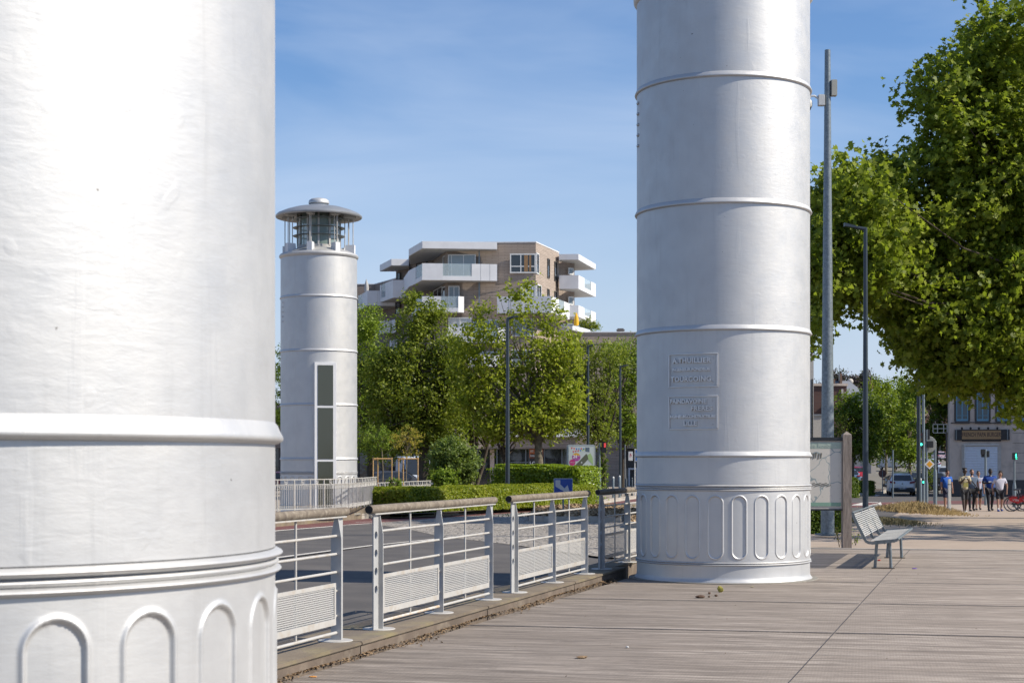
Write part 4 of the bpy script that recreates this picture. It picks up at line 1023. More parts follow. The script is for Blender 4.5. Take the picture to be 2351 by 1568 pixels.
mtree(1235, Y, [lob(1190, 740, Y, 76, 62, 34), lob(1185, 685, Y, 36, 30, 9), lob(1260, 730, Y, 44, 40, 14), lob(1120, 790, Y, 70, 56, 30), lob(1250, 820, Y, 70, 62, 66), lob(1160, 860, Y, 80, 62, 86), lob(1270, 900, Y, 66, 62, 96), lob(1200, 950, Y, 90, 50, 110), lob(1140, 975, Y, 46, 36, 46), lob(1250, 975, Y, 46, 30, 46), lob(1212, 660, Y, 12, 12, 5), lob(1075, 800, Y, 50, 56, 36), lob(1100, 730, Y, 34, 34, 10), lob(1290, 810, Y, 60, 56, 50), lob(1295, 930, Y, 40, 46, 50), lob(1090, 860, Y, 50, 60, 40), lob(1100, 915, Y, 44, 40, 40)],
      M['leaf_light'], 'tall light yellow-green tree with airy crown behind the nearest dark street lamp', lpc=25, leaf=.19, tr=.26, th=3.6, limbs=90, bark='bark_light', shell=.6, cr=.5)
Y = 90
mtree(1078, Y, [lob(1075, 900, Y, 50, 60, 60), lob(1070, 960, Y, 44, 40, 46), lob(1085, 985, Y, 20, 12, 6)], M['leaf_mid'], 'leaning tree with bare crossing lower branches between the olive and the light green trees', lpc=40, tr=.2, th=3, limbs=30,
      trunks=[(0, 0, 3.0, .16, .3, 0), (.2, 0, 3.4, .12, .9, 0)])
Y = 86
mtree(1158, Y, [lob(1140, 990, Y, 26, 14, 12), lob(1185, 985, Y, 26, 16, 12), lob(1160, 930, Y, 36, 40, 30)], M['leaf_light'], 'thin tree with low forked branches just left of the nearest dark street lamp', lpc=26, tr=.13, th=2.4, limbs=26)
Y = 104
mtree(1383, Y, [lob(1395, 830, Y, 44, 50, 46), lob(1310, 850, Y, 44, 70, 50), lob(1320, 960, Y, 40, 50, 50), lob(1345, 860, Y, 40, 50, 50), lob(1370, 920, Y, 50, 50, 70), lob(1335, 935, Y, 40, 50, 50), lob(1375, 985, Y, 42, 32, 40), lob(1340, 810, Y, 20, 25, 12)], M['leaf_olive'], 'medium green tree behind the poster panel, its trunk wrapped in ivy', lpc=46, tr=.24, th=3.4)
Y = 110
mtree(1430, Y, [lob(1425, 822, Y, 50, 45, 60), lob(1445, 890, Y, 46, 60, 80), lob(1410, 950, Y, 44, 46, 50), lob(1450, 985, Y, 36, 40, 46), lob(1470, 810, Y, 30, 40, 20)], M['leaf_mid'], 'full dark green tree just left of the middle silver column', lpc=56, tr=.25, th=3.2)
bush('ivy_growth', 'ivy climbing the trunk behind the poster panel', (PX(1383, 98.5), 98.5, 1.0), (.28, .25, 1.5), 50, 30, M['leaf_dark'], .10, .15, cat='ivy')

# ================================================================ BIG PLANE TREE ON THE RIGHT
Y = 52
PL = []
def pl(px, py, rx, ry, n, Yd=52, ryd=2.6): s = Yd/F; PL.append((PX(px, Yd), Yd, PZ(py, Yd), rx*s, ryd, ry*s, n))
pl(2330, 120, 110, 100, 60); pl(2270, 60, 50, 50, 16); pl(2240, 200, 130, 100, 75); pl(2150, 230, 60, 70, 22); pl(2330, 300, 130, 120, 80)
pl(2200, 350, 130, 90, 80); pl(2080, 410, 80, 60, 36); pl(1985, 460, 80, 70, 52, 50); pl(1920, 440, 44, 36, 16, 50); pl(1910, 540, 60, 90, 70, 50); pl(2020, 580, 110, 90, 100, 50)
pl(2150, 520, 130, 110, 110); pl(2300, 480, 150, 130, 120); pl(1895, 650, 45, 70, 46, 50); pl(1985, 655, 70, 50, 46, 50); pl(2100, 700, 100, 90, 100); pl(2230, 680, 120, 110, 110)
pl(2350, 650, 100, 120, 80); pl(2105, 775, 46, 52, 36); pl(2185, 790, 80, 74, 80); pl(2290, 785, 100, 80, 90); pl(2150, 845, 32, 26, 14); pl(2230, 850, 44, 30, 26); pl(2330, 870, 44, 36, 30); pl(2362, 940, 22, 30, 14); pl(1885, 745, 24, 26, 10, 50)
pl(2450, 400, 200, 300, 220, 54, 4.5); pl(2500, 750, 160, 150, 120, 54, 4.5); pl(2300, 560, 160, 260, 150, 57, 3); pl(2120, 650, 120, 120, 60, 56, 2.5); pl(2300, 760, 150, 80, 70, 57, 3)
tree('plane_tree', 'very large plane tree with dense lobed leaves filling the upper right', (PX(2620, 54), 54, -.15), PL, M['leaf_plane'], M['bark'], 5.0, .55, 54, .52, .195, 9, None, 60, 'tree', shell=.55, lf=.15)
tree('plane_tree', 'second plane tree just beyond the right picture edge, shading the pavement', (26, 40, 0), [(23, 40, 8.5, 5.5, 7.5, 3.0, 170), (19, 44, 6.5, 3.4, 4.5, 1.6, 60), (27, 38, 9.5, 6, 7, 3, 110), (17.5, 36, 8, 3.2, 2.2, 1.4, 28)], M['leaf_plane'], M['bark'], 4.5, .4, 34, .45, .22, 5, None, 40, 'tree', shell=.6)
bush('bare_shrub', 'sparse yellow-green shrub beyond the notice board, right of the mast', (PX(1936, 60), 60, PZ(985, 60)), (.34, .3, .55), 20, 16, M['leaf_olive'], .06, .2, base=(PX(1936, 60), 60, 0))

# ================================================================ STREET LAMPS AND POLES
def lamp(px, Y, ptop, dirx, arm_px, label, w=.085, name='street_lamp'):
    z0 = interp(KN, Y)-.02; zt = PZ(ptop, Y)-z0; t = thing(name, label, 'street lamp', (PX(px, Y), Y, z0), 0, 'dark street lamps')
    MB().tube([(0, 0, 0), (0, 0, zt*.3), (0, 0, zt)], [w, w*.9, w*.62], 16).build('pole', M['lamp_paint'], t, smooth=True)
    a = arm_px*Y/F*dirx; mb = MB()
    mb.tube([(-.02*dirx, 0, zt-.03), (a*.5, 0, zt+.02)], [w*.62, w*.5], 10); mb.build('arm', M['lamp_paint'], t, smooth=True)
    mb = MB(); x0, x1 = (a*.35, a) if dirx > 0 else (a, a*.35)
    zA, zB = zt-.01, zt+.05
    za, zb2 = (zA, zB) if dirx > 0 else (zB, zA)
    mb.add([(x0, -.09, za), (x1, -.09, zb2), (x1, .09, zb2), (x0, .09, za), (x0, -.09, za+.09), (x1, -.09, zb2+.05), (x1, .09, zb2+.05), (x0, .09, za+.09)],
           [(0, 3, 2, 1), (4, 5, 6, 7), (0, 1, 5, 4), (1, 2, 6, 5), (2, 3, 7, 6), (3, 0, 4, 7)])
    mb.build('lamp_head', M['lamp_paint'], t)
    return t
lamp(1165.5, 71.5, 730, 1, 24, 'nearest of three dark street lamps, standing before the light green tree', .10)
lamp(1350, 90, 794, 1, 21, 'middle dark street lamp of the three on the left, above the poster panel', .09)
lamp(1424, 98, 841, 1, 19, 'farthest dark street lamp on the left, next to the middle silver column', .09)
lamp(1987, 46, 524, -1, 49, 'dark street lamp behind the bench with its head pointing left into the plane tree', .085)
def pole(px, Y, ptop, r0, r1, label, name='metal_pole', cat='pole', mat='pole_grey', sleeve=None, group=None, base=None):
    z0 = interp(KN, Y) if base is None else base; zt = PZ(ptop, Y)-z0
    t = thing(name, label, cat, (PX(px, Y), Y, z0), 0, group)
    if sleeve: MB().lathe([(r0*1.6, 0), (r0*1.6, sleeve), (r0*1.05, sleeve+.15), (r0, sleeve+.16)], 16).build('sleeve', M['pole_grey'], t, smooth=True)
    MB().tube([(0, 0, 0), (0, 0, zt)], [r0, r1], 14).build('pole', M[mat], t, smooth=True)
    return t
lamp(2109, 65.5, 560, -1, 40, 'plain dark lamp pole rising from the dry grass tuft into the plane tree', .088)
p2 = pole(2120, 73, 560, .068, .055, 'slim grey traffic light pole showing a green light, its top hidden in leaves', 'traffic_light', 'traffic light')
def tl_head(t, dx, dy, z, w, h, d, lit=None, lz=0, name='signal_head'):
    hd_ = MB().box(dx-w/2, dx+w/2, dy-d/2, dy+d/2, z-h/2, z+h/2).build(name, M['black'], t, bevel=.015)
    return hd_
z0 = interp(KN, 73)
hd_ = tl_head(p2, -.12, -.02, PZ(1012, 73)-z0, .13, .72, .16)
for k, col in enumerate([(.06, .01, .01), (.07, .05, .01), (.05, .9, .55)]):
    zc = PZ(1020, 73)-z0+.44-.22*k
    MB(Matrix.Translation((-.13, -.115, zc)) @ Matrix.Rotation(R(90), 4, 'X')).lathe([(0, .0), (.055, .0), (.055, -.02)], 14).build('lens', pm(col, .4, 0, 3.0 if k == 2 else 0), hd_)
hd2 = tl_head(p2, -.04, -.1, PZ(1107, 73)-z0+.02, .10, .26, .10)
MB().box(-.07, -.01, -.158, -.151, PZ(1109, 73)-z0, PZ(1104, 73)-z0).build('lens', pm((.05, .9, .55), .4, 0, 2.0), hd2)
p3 = pole(2127.5, 76, 986, .045, .045, 'thin pole carrying a rear-facing signal, a round sign and a yellow diamond sign', 'sign_pole', 'sign pole', sleeve=1.0)
z0 = interp(KN, 76)
tl_head(p3, .09, .05, PZ(997, 76)-z0, .10, .46, .18); tl_head(p3, -.09, .05, PZ(997, 76)-z0, .09, .46, .18); tl_head(p3, .13, -.04, PZ(1020, 76)-z0, .30, .30, .20)
MB(Matrix.Translation((.09, .12, PZ(1020, 76)-z0)) @ Matrix.Rotation(R(90), 4, 'X')).lathe([(0, 0), (.38, 0), (.39, .015), (.38, .03), (0, .03)], 32).build('round_sign_back', pm((.33, .34, .32), .5, .3), p3)
ds = z = PZ(1065.5, 76)-z0
def diamond(r, y, m, nm, par):
    MB().slab([(.10-r*.0, y, ds-r), (.10+r, y, ds), (.10, y, ds+r), (.10-r, y, ds)], (0, 1, 0), .008).build(nm, m, par)
sg = MB().slab([(.12, -.06, ds-.235), (.355, -.06, ds), (.12, -.06, ds+.235), (-.115, -.06, ds)], (0, 1, 0), .012).build('diamond_sign', M['white'], p3)
MB().slab([(.12, -.0635, ds-.15), (.27, -.0635, ds), (.12, -.0635, ds+.15), (-.03, -.0635, ds)], (0, 1, 0), .003).build('yellow_field', pm((.75, .36, .02)), sg)
p4 = pole(2147, 77, 1012, .055, .055, 'grey pole with a stepped lower sleeve between the diamond sign and the men walking', sleeve=1.5)
# empty sign frame on black pole
fY = 98; z0 = interp(KN, fY)
fr = thing('empty_sign', 'empty rectangular steel sign frame on a thin black pole, left of the shop', 'sign', (PX(2173.4, fY), fY, z0))
MB().tube([(0, 0, 0), (0, 0, PZ(992, fY)-z0)], .05, 10).build('pole', M['black'], fr, smooth=True)
mb = MB(); xl, xr = PX(2142, fY)-PX(2173.4, fY), PX(2174.5, fY)-PX(2173.4, fY); zb, zt = PZ(993.5, fY)-z0, PZ(974, fY)-z0
for z_ in (zb, (zb+zt)/2, zt): mb.box(xl, xr, -.025, .025, z_-.02, z_+.02)
for x_ in (xl, xl+(xr-xl)*.32, xl+(xr-xl)*.75, xr): mb.box(x_-.02, x_+.02, -.022, .022, zb+.02, zt-.02)
mb.build('frame', M['galv'], fr)
# pedestrian signals
pY = 76; z0 = interp(KN, pY)
a1 = pole(2262.6, pY, 1031, .06, .05, 'grey pole with two black pedestrian signal boxes seen from behind, in front of the shutter', 'pedestrian_signal', 'pedestrian signal')
tl_head(a1, -.13, .0, PZ(1037, pY)-z0, .16, .24, .14); tl_head(a1, -.06, .1, PZ(1043, pY)-z0, .20, .26, .14); tl_head(a1, .12, .02, PZ(1042, pY)-z0, .11, .30, .14)
a2 = pole(2328.7, pY-4, 1052, .05, .045, 'pedestrian signal showing a green walking figure, behind the docked bicycles', 'pedestrian_signal', 'pedestrian signal', sleeve=.9)
z0 = interp(KN, pY-4); hz = PZ(1047, pY-4)-z0
h_ = tl_head(a2, 0, -.08, hz, .22, .29, .12)
gm = pm((.06, .95, .55), .4, 0, 2.5); mb = MB()
mb.ball((.035, -.145, hz+.095), (.018, .004, .018), 8, 6)
for pts_ in ([(.02, -.145, hz+.07), (.06, -.145, hz+.065), (.055, -.145, hz), (.022, -.145, hz)], [(.024, -.145, hz), (.038, -.145, hz), (.022, -.145, hz-.07), (.002, -.145, hz-.06)], [(.040, -.145, hz), (.054, -.145, hz), (.078, -.145, hz-.06), (.060, -.145, hz-.07)], [(.0, -.145, hz+.05), (.02, -.145, hz+.068), (.022, -.145, hz+.045), (-.01, -.145, hz+.02)], [(.02, -.145, hz-.10), (.08, -.145, hz-.10), (.08, -.145, hz-.12), (.02, -.145, hz-.12)]):
    mb.slab(pts_, (0, 1, 0), .003)
mb.build('walking_figure', gm, h_)
# sign pole in front of the white car, round sign back
s5 = pole(2050, 98, 1033, .045, .045, 'thin dark pole standing in front of the white car', base=interp(KN, 98))
s6 = pole(2026, 112, 1080, .03, .03, 'low pole with a round sign seen from behind, beside the green car', 'road_sign', 'road sign')
MB(Matrix.Translation((0, .02, PZ(1087, 112)-interp(KN, 112))) @ Matrix.Rotation(R(90), 4, 'X')).lathe([(0, 0), (.27, 0), (.27, .02), (0, .02)], 24).build('sign_disc', pm((.16, .07, .055), .6), s6)
# bollards
def bollard(px, Y, ptop, r, label, ball=None, mat='pole_grey', group='bollards'):
    z0 = interp(KN, Y)+.08*(px < 1500); h = PZ(ptop, Y)-z0
    t = thing('bollard', label, 'bollard', (PX(px, Y), Y, z0), 0, group)
    MB().lathe([(r*1.5, -.1), (r*1.5, .05), (r, .07), (r, h-.09), (r*.8, h-.07), (0, h-.065)], 14).build('post', M[mat], t, smooth=True)
    MB().ball((0, 0, h-.05), (r*.95, r*.95, .07), 12, 8).build('knob', ball or M[mat], t, smooth=True)
bollard(1408, 91, 1094.4, .062, 'dark bollard with white ball top, the left one of the pair beside the street', M['white']); bollard(1422.5, 92, 1092, .062, 'dark bollard with white ball top, the right one of the pair beside the street', M['white'])
bollard(1437.4, 97, 1098.6, .06, 'all-dark bollard left of the glazed doorway', mat='lamp_paint'); bollard(1451, 99, 1096.6, .06, 'all-dark bollard in front of the glazed doorway', mat='lamp_paint')
bollard(2109.5, 75, 1098, .055, 'white-topped bollard left of the thin sign pole', M['white']); bollard(2113.6, 75.5, 1098, .05, 'white-topped bollard just right of its twin by the traffic light', M['white'])
bw = thing('white_bollard', 'tall square white bollard with a black ring standing on the pavement', 'bollard', (PX(2179.6, 61.2), 61.2, interp(KN, 61.2)))
MB().box(-.052, .052, -.05, .05, -.02, 1.27).build('post', M['white'], bw, bevel=.008); MB().box(-.055, .055, -.053, .053, 1.06, 1.085).build('ring', M['black'], bw)
# red light on thin pole, left
tY = 95; z0 = interp(KN, tY)+.1
tl = pole(1376.5, tY, 1016.5, .055, .05, 'thin grey pole with a red pedestrian light, right of the poster panel', 'pedestrian_light', 'pedestrian light', sleeve=1.2)
hd_ = tl_head(tl, .26, 0, PZ(1027, tY)-interp(KN, tY), .26, .62, .16)
MB().box(.25, .36, -.092, -.082, PZ(1026, tY)-interp(KN, tY)-.02, PZ(1017, tY)-interp(KN, tY)).build('red_lens', pm((.55, .05, .05), .4, 0, .6), hd_)
# blue arrow sign
bY_ = 57.2; z0 = interp(KN, bY_)+.1; bs = thing('arrow_sign', 'square blue sign with white keep-right arrow, standing in the wood-chip island', 'road sign', (PX(1293, bY_), bY_, z0))
zc = PZ(1119.5, bY_)-z0; hw = .325
sgn = MB().box(-hw, hw, -.015, .0, zc-hw, zc+hw).build('sign_plate', M['white'], bs, bevel=.006)
MB().box(-hw+.015, hw-.015, -.0185, -.0155, zc-hw+.015, zc+hw-.015).build('blue_field', pm((.012, .07, .36), .35), sgn)
ar = [(-.27, .27), (-.10, .27), (-.10, .12), (.05, -.02), (.15, .10), (.26, -.27), (-.06, -.22), (.02, -.12), (-.27, .05)]
MB().slab([(x, -.0187, zc+z_) for x, z_ in ar], (0, -1, 0), .003).build('white_arrow', pm((.62, .60, .60), .5), sgn)
MB().tube([(0, .03, 0), (0, .03, zc+hw-.05)], .032, 12).build('pole', M['pole_grey'], bs, smooth=True)
# little signs at the far left of the middle column
qY = 101; z0 = interp(KN, qY)+.1
q1 = thing('parking_sign', 'blue and white sign on a thin white pole touching the middle silver column', 'road sign', (PX(1457.5, qY), qY, z0))
MB().tube([(0, 0, 0), (0, 0, PZ(1030, qY)-z0)], .03, 8).build('pole', M['white'], q1, smooth=True)
MB().box(.0, .5, -.05, -.03, PZ(1059, qY)-z0, PZ(1031, qY)-z0).build('sign_plate', M['white'], q1)
MB().box(.04, .5, -.055, -.051, PZ(1057.5, qY)-z0, PZ(1032.5, qY)-z0).build('blue_field', pm((.02, .16, .5)), q1)
q2 = thing('notice_sign', 'small white notice with red arrow hanging left of the blue sign', 'sign', (PX(1448, qY+1), qY+1, z0))
MB().tube([(-.35, 0, 0), (-.35, 0, PZ(1020, qY)-z0)], .035, 8).build('pole', M['galv'], q2, smooth=True)
MB().box(-.14, .13, -.05, -.03, PZ(1057, qY)-z0, PZ(1036, qY)-z0).build('sign_plate', M['white'], q2)
mb = MB(); zz = PZ(1045, qY)-z0; mb.slab([(-.05, -.052, zz-.12), (-.02, -.052, zz-.12), (-.02, -.052, zz+.12), (-.05, -.052, zz+.12)], (0, -1, 0), .002); mb.slab([(-.05, -.052, zz+.12), (-.02, -.052, zz+.12), (.08, -.052, zz-.04), (.05, -.052, zz-.05)], (0, -1, 0), .002)
mb.build('red_arrow', pm((.5, .03, .05)), q2)

# ================================================================ POSTER PANEL
aY = 79.5; z0 = interp(KN, aY)+.1; ad = thing('poster_panel', 'grey framed street poster with bunting and the words 24 and FIESTA', 'poster panel', (PX(1334, aY), aY, z0), R(4))
zt = PZ(1020.5, aY)-z0; hw = .69; zb = zt-2.05
adf = MB().box(-hw, hw, -.08, .08, zb, zt).build('cabinet', pm((.42, .45, .45), .35, .5), ad, bevel=.05)
MB().box(-.2, .2, -.06, .06, -.05, zb+.02).build('foot', M['pole_grey'], ad)
ps = MB().box(-hw+.08, hw-.08, -.089, -.082, zb+.1, zt-.1).build('poster', pm((.50, .55, .52), .25), adf)
def flat(pts, m, nm, yo=0): return MB().slab([(x, -.0905-yo, z_) for x, z_ in pts], (0, -1, 0), .0015).build(nm, m, ps)
def circ(cx, cz, r, n=24): return [(cx+r*math.cos(2*math.pi*i/n), cz+r*math.sin(2*math.pi*i/n)) for i in range(n)]
def ptxt(s, size, c, x, z_, sx=1, yo=.004, bold=.0, tilt=0):
    ca, sa = math.cos(tilt), math.sin(tilt)
    me = text_mesh(s, size, .001, 1, lambda p: Vector((x+(p.x*ca-p.y*sa)*sx, -.0905-yo-p.z, z_+p.x*sa+p.y*ca)), bold); me.materials.clear(); me.materials.append(pm(c))
    o = bpy.data.objects.new('lettering', me); sc.collection.objects.link(o); o.parent = ps
cols = [(.55, .03, .05), (.6, .04, .06), (.04, .12, .45), (.05, .25, .5), (.55, .05, .08), (.05, .1, .4), (.04, .2, .5)]
for i in range(7): x = -.50+.115*i; z_ = zt-.13-.02*math.sin(i)-.012*i; flat([(x, z_), (x+.09, z_-.005), (x+.04, z_-.10)], pm(cols[i]), 'pennant')
for i in range(6): x = -.42+.115*i; z_ = zt-.31+.02*i; flat([(x, z_), (x+.09, z_+.01), (x+.045, z_-.09)], pm(cols[(i*3+1) % 7] if i < 4 else (.45, .6, .1)), 'pennant')
flat(circ(-.24, zt-.60, .20), pm((.36, .06, .28)), 'date_disc'); flat([(-.42, zt-.52), (-.06, zt-.52), (-.11, zt-.44), (-.24, zt-.40), (-.37, zt-.44)], pm((.62, .35, .03)), 'date_disc_top', .0015)
flat(circ(-.43, zt-.86, .15), pm((.46, .03, .16)), 'free_disc')
ptxt('24', .20, (.7, .7, .7), -.30, zt-.58, 1, .004, .006); ptxt('Mai', .08, (.7, .7, .7), -.12, zt-.56); ptxt('de 10H a 19H', .045, (.7, .7, .7), -.24, zt-.68); ptxt('GRATUIT', .055, (.7, .7, .7), -.43, zt-.86)
flat([(-.30, zt-1.00), (-.12, zt-1.18), (.42, zt-.62), (.24, zt-.44)], pm((.10, .11, .07)), 'photo_strip'); flat([(-.02, zt-.86), (.02, zt-.91), (.06, zt-.87), (.02, zt-.82)], pm((.6, .62, .6)), 'photo_gap', .0015)
flat([(.20, zt-.14), (.40, zt-.14), (.40, zt-.36), (.20, zt-.34)], pm((.10, .14, .18)), 'photo'); flat([(.30, zt-.52), (.44, zt-.40), (.55, zt-.62), (.58, zt-.98), (.36, zt-.76)], pm((.33, .48, .20)), 'green_shape', .002)
for i, (ch_, cc) in enumerate(zip('FIESTA', [(.5, .03, .06), (.05, .2, .5), (.05, .4, .2), (.45, .45, .05), (.28, .05, .35), (.1, .35, .45)])): ptxt(ch_, .21, cc, -.02+.115*i, zt-1.20-.015*(i % 3), .8, .004, .008)
for i, (ch_, cc) in enumerate(zip("L'EAU", [(.28, .05, .35), (.28, .05, .35), (.1, .35, .45), (.05, .2, .5), (.4, .45, .05)])): ptxt(ch_, .19, cc, .12+.10*i, zt-1.42, .8, .004, .007)

# ================================================================ DRY GRASS AND WEEDS
def tuft(label, cx, cy, rx, ry, n, h, m, name='dry_grass'):
    out = np.stack([cx+rng.normal(size=n)*rx, cy+rng.normal(size=n)*ry, np.zeros(n)], -1)
    mbv = MB()
    for x, y, _ in out:
        r_ = math.hypot((x-cx)/rx, (y-cy)/ry); hh = h*max(.15, 1-.28*r_)*random.uniform(.4, 1.1); z = gz(x, y); a = random.random()*6.28; l = random.uniform(.1, .5)*hh*1.6; dx, dy = math.cos(a)*l, math.sin(a)*l; w = .014
        mbv.add([(x-w, y, z), (x+w, y, z), (x+dx*.4+w*.6, y+dy*.4, z+hh*.7), (x+dx+w*.3, y+dy, z+hh), (x+dx*.4-w*.6, y+dy*.4, z+hh*.7)], [(0, 1, 2, 3, 4)])
    o = mbv.build(name, m); o['kind'] = 'stuff'; o['label'] = label; o['category'] = 'grass'; return o
c = G(2103, 1174); tuft('straw-coloured dry grass heaped round the lamp pole at the kerb', c.x, c.y, .42, 2.4, 4600, .46, M['straw'])
c = G(2150, 1166); tuft('thin dry grass fringe right of the poles', c.x-.4, c.y, .45, .9, 500, .12, M['straw'])
c = G(2030, 1200); tuft('dull trampled grass strip between bench and street', c.x+.1, c.y+.5, .45, 1.5, 2200, .20, simple('dull_grass', (.16, .14, .07), .9, 0, (.10, .09, .045), ns=5))
c = G(1345, 1163); tuft('dry weeds along the kerb of the hedge', c.x, c.y+1, 1.4, .8, 700, .22, M['straw'])
mb = MB(); c = G(1395, 1186); 
tuft('low dark green ground cover on the wood-chip island', c.x, c.y+2, 1.6, 1.6, 1500, .2, simple('groundcover', (.05, .08, .03), .9), 'ground_cover')
def sprig(px, py, h, label, m, n=40):
    p = G(px, py); t = thing('weed', label, 'weed', p); mb = MB(); pts_ = []
    for _ in range(4):
        a = random.random()*6.28; l = random.uniform(.3, .6)*h; e = Vector((math.cos(a)*l*.5, math.sin(a)*l*.5, h*random.uniform(.6, 1)))
        mb.tube([(0, 0, 0), e*.5+Vector((0, 0, .02)), e], [.006, .004, .002], 5, False)
        for k in range(n//4): pts_.append(e*random.uniform(.3, 1)+Vector((random.gauss(0, .03), random.gauss(0, .03), random.gauss(0, .03))))
    mb.build('stem', M['bark_light'], t); leaves('foliage', [tuple(q) for q in pts_], .05, 4, m, t)
sprig(1927, 1256, .42, 'reddish weed on the left foot of the oak post', leaf_mat('weed_leaves', (.06, .06, .02), (.09, .08, .03), (.12, .09, .04), .2)); sprig(1964, 1252, .34, 'fresh green weed on the right foot of the oak post', M['leaf_laurel'])
# ================================================================ APARTMENT BUILDING
K = .2866/F
def XC(x, Y): return (795.9+.2866*x-CX)/F*Y
def ZC(y, Y): return CH+(1883-y)*K*Y
ab = thing('apartment_building', 'brick apartment block with angular white balconies and roof slabs above the trees', 'building', (0, 150, -.6))
def AB(mb, name, m, par=ab, **kw):
    me = mb; vs = [(v[0], v[1]-150, v[2]+.6) for v in me.v]; me.v = vs; return me.build(name, m, par, **kw)
RZ = 21.6
f0 = (XC(1515, 150), 150.0); f1 = (XC(1700, 157.4), 157.4); f2 = (XC(1825, 159), 159.0); fa = (XC(500, 161), 161.0); fb = (XC(695, 157), 157.0); fc = (XC(800, 150.4), 150.4)
g0 = (XC(395, 165), 165.0)
AB(MB().prism([f0, f1, (f1[0], 185), (fa[0], 185), fa, fb, fc], 3.4, RZ), 'wall', M['brick'])
AB(MB().prism([(f0[0]+.03, f0[1]-.03), (f1[0]+.03, f1[1]), (f1[0]+.03, 185.05), (fa[0]-.03, 185.05), (fa[0]-.04, fa[1]), (fb[0]-.02, fb[1]-.02), (fc[0], fc[1]-.04)], RZ, RZ+.10), 'roof_edge', M['white_clad'])
AB(MB().prism([(f1[0]+.01, 158.2), f2, (f2[0], 180), (f1[0]+.01, 180)], 3.4, ZC(255, 160)), 'side_wall', M['brick'])
AB(MB().prism([g0, (fa[0]-.01, 162.6), (fa[0]-.01, 180), (g0[0], 180)], 3.4, ZC(310, 164)), 'left_wall', M['brick_dark'])
lf = [(XC(20, 172), 172), (XC(225, 172), 172), (XC(395, 166.5), 166.5), (XC(395, 168), 180), (XC(20, 172), 180)]
AB(MB().prism(lf, 3.4, ZC(465, 172)), 'low_wing', M['brick_dark'])
AB(MB().prism([(x-.02, y-.05) for x, y in lf[:3]]+lf[3:], ZC(465, 172), ZC(458, 172)), 'roof_edge', M['white_clad'])
# dark-brick left facets set just in front of the main wall
def facet(a, b, z0, z1, m, name, t=.06, off=0):
    a = Vector((a[0], a[1], 0)); b = Vector((b[0], b[1], 0)); d = (b-a).normalized(); n = Vector((d.y, -d.x, 0))
    if n.y > 0: n = -n
    a = a+n*off; b = b+n*off
    mb = MB(); mb.prism([(a.x, a.y), (b.x, b.y), ((b+n*t).x, (b+n*t).y), ((a+n*t).x, (a+n*t).y)], z0, z1); return mb
AB(facet(fa, (fb[0]-.03, fb[1]), 3.5, RZ-.02, 0, ''), 'dark_facet', M['brick_dark'])
# ground floor and podium
pod = [(XC(700, 147), 151), (XC(1810, 149), 149.4), (XC(1830, 150), 150), (XC(1830, 150), 178), (XC(700, 147), 178)]
gl0, gl1 = PX(1095, 147), PX(1330, 147)
AB(MB().prism([(PX(1060, 148.2), 148.4), (PX(1500, 148.2), 148.4), (PX(1500, 148.2), 160), (PX(1060, 148.2), 160)], PZ(1029, 148), PZ(1003, 148)), 'podium_wall', M['brick'])
AB(MB().prism([(PX(1384, 148), 148.6), (PX(1426, 148), 148.6), (PX(1426, 148), 160), (PX(1384, 148), 160)], -.6, PZ(1029.5, 148)), 'podium_wall', M['brick'])
AB(MB().box(PX(1060, 150), PX(1384, 150)-.05, 149.8, 152, -.6, PZ(1029.5, 148)), 'shop_front', M['glass_dark'])
mb = MB()
for x in (1097, 1141, 1168, 1207, 1215, 1250, 1290, 1325): mb.box(PX(x, 149.6)-.05, PX(x, 149.6)+.05, 149.5, 149.78, -.6, PZ(1031, 149))
mb.box(PX(1095, 149.6), PX(1384, 149.6)-.1, 149.45, 149.49, PZ(1031.5, 149), PZ(1029.6, 149)); mb.box(PX(1097, 149.6), PX(1384, 149.6)-.1, 149.5, 149.7, -.62, -.45)
mb.box(PX(1172, 149.6), PX(1214, 149.6), 149.44, 149.485, PZ(1062, 149), PZ(1060, 149)); AB(mb, 'shop_frames', M['galv'])
AB(MB().box(PX(1125, 150), PX(1135, 150), 149.6, 149.79, -.6, PZ(1031.5, 149)), 'pier', M['render'])
sg1 = AB(MB().box(PX(1215.5, 149.4), PX(1247, 149.4), 149.3, 149.4, PZ(1051, 149.4), PZ(1030.5, 149.4)), 'orange_panel', pm((.50, .13, .03)))
sg2 = AB(MB().box(PX(1215.5, 149.4), PX(1247, 149.4), 149.3, 149.4, PZ(1085, 149.4), PZ(1051.3, 149.4)), 'dark_panel', pm((.03, .02, .018)))
AB(MB().box(PX(1217.5, 149.4), PX(1246, 149.4), 149.27, 149.295, PZ(1050, 149.4), PZ(1042, 149.4)), 'name_panel', pm((.06, .035, .025)))
def atx(s, size, px, py, Y_, c, bold=.01, sx=1):
    me = text_mesh(s, size, .004, 1, lambda p: Vector((PX(px, Y_)+p.x*sx, Y_-150-p.z, PZ(py, Y_)+.6+p.y)), bold); me.materials.clear(); me.materials.append(pm(c))
    o = bpy.data.objects.new('lettering', me); sc.collection.objects.link(o); o.parent = ab
atx('03 20 24', .30, 1231, 1035.5, 149.25, (.7, .7, .68)); atx('ImmoDes', .27, 1231, 1046, 149.25, (.65, .65, .62)); atx('LOCAL', .42, 1233, 1063.5, 149.25, (.75, .75, .72), .02)
for k, (xa, xb) in enumerate([(1427, 1442), (1463, 1500)]):
    pass
AB(MB().box(PX(1426, 148)+.01, PX(1500, 148), 149.2, 160, -.6, PZ(1029.5, 148)), 'recess', pm((.05, .048, .045)))
mb = MB()
for x in (1444.5, 1462): mb.box(PX(x, 148.9)-.07, PX(x, 148.9)+.07, 148.9, 149.15, -.6, PZ(1078, 149))
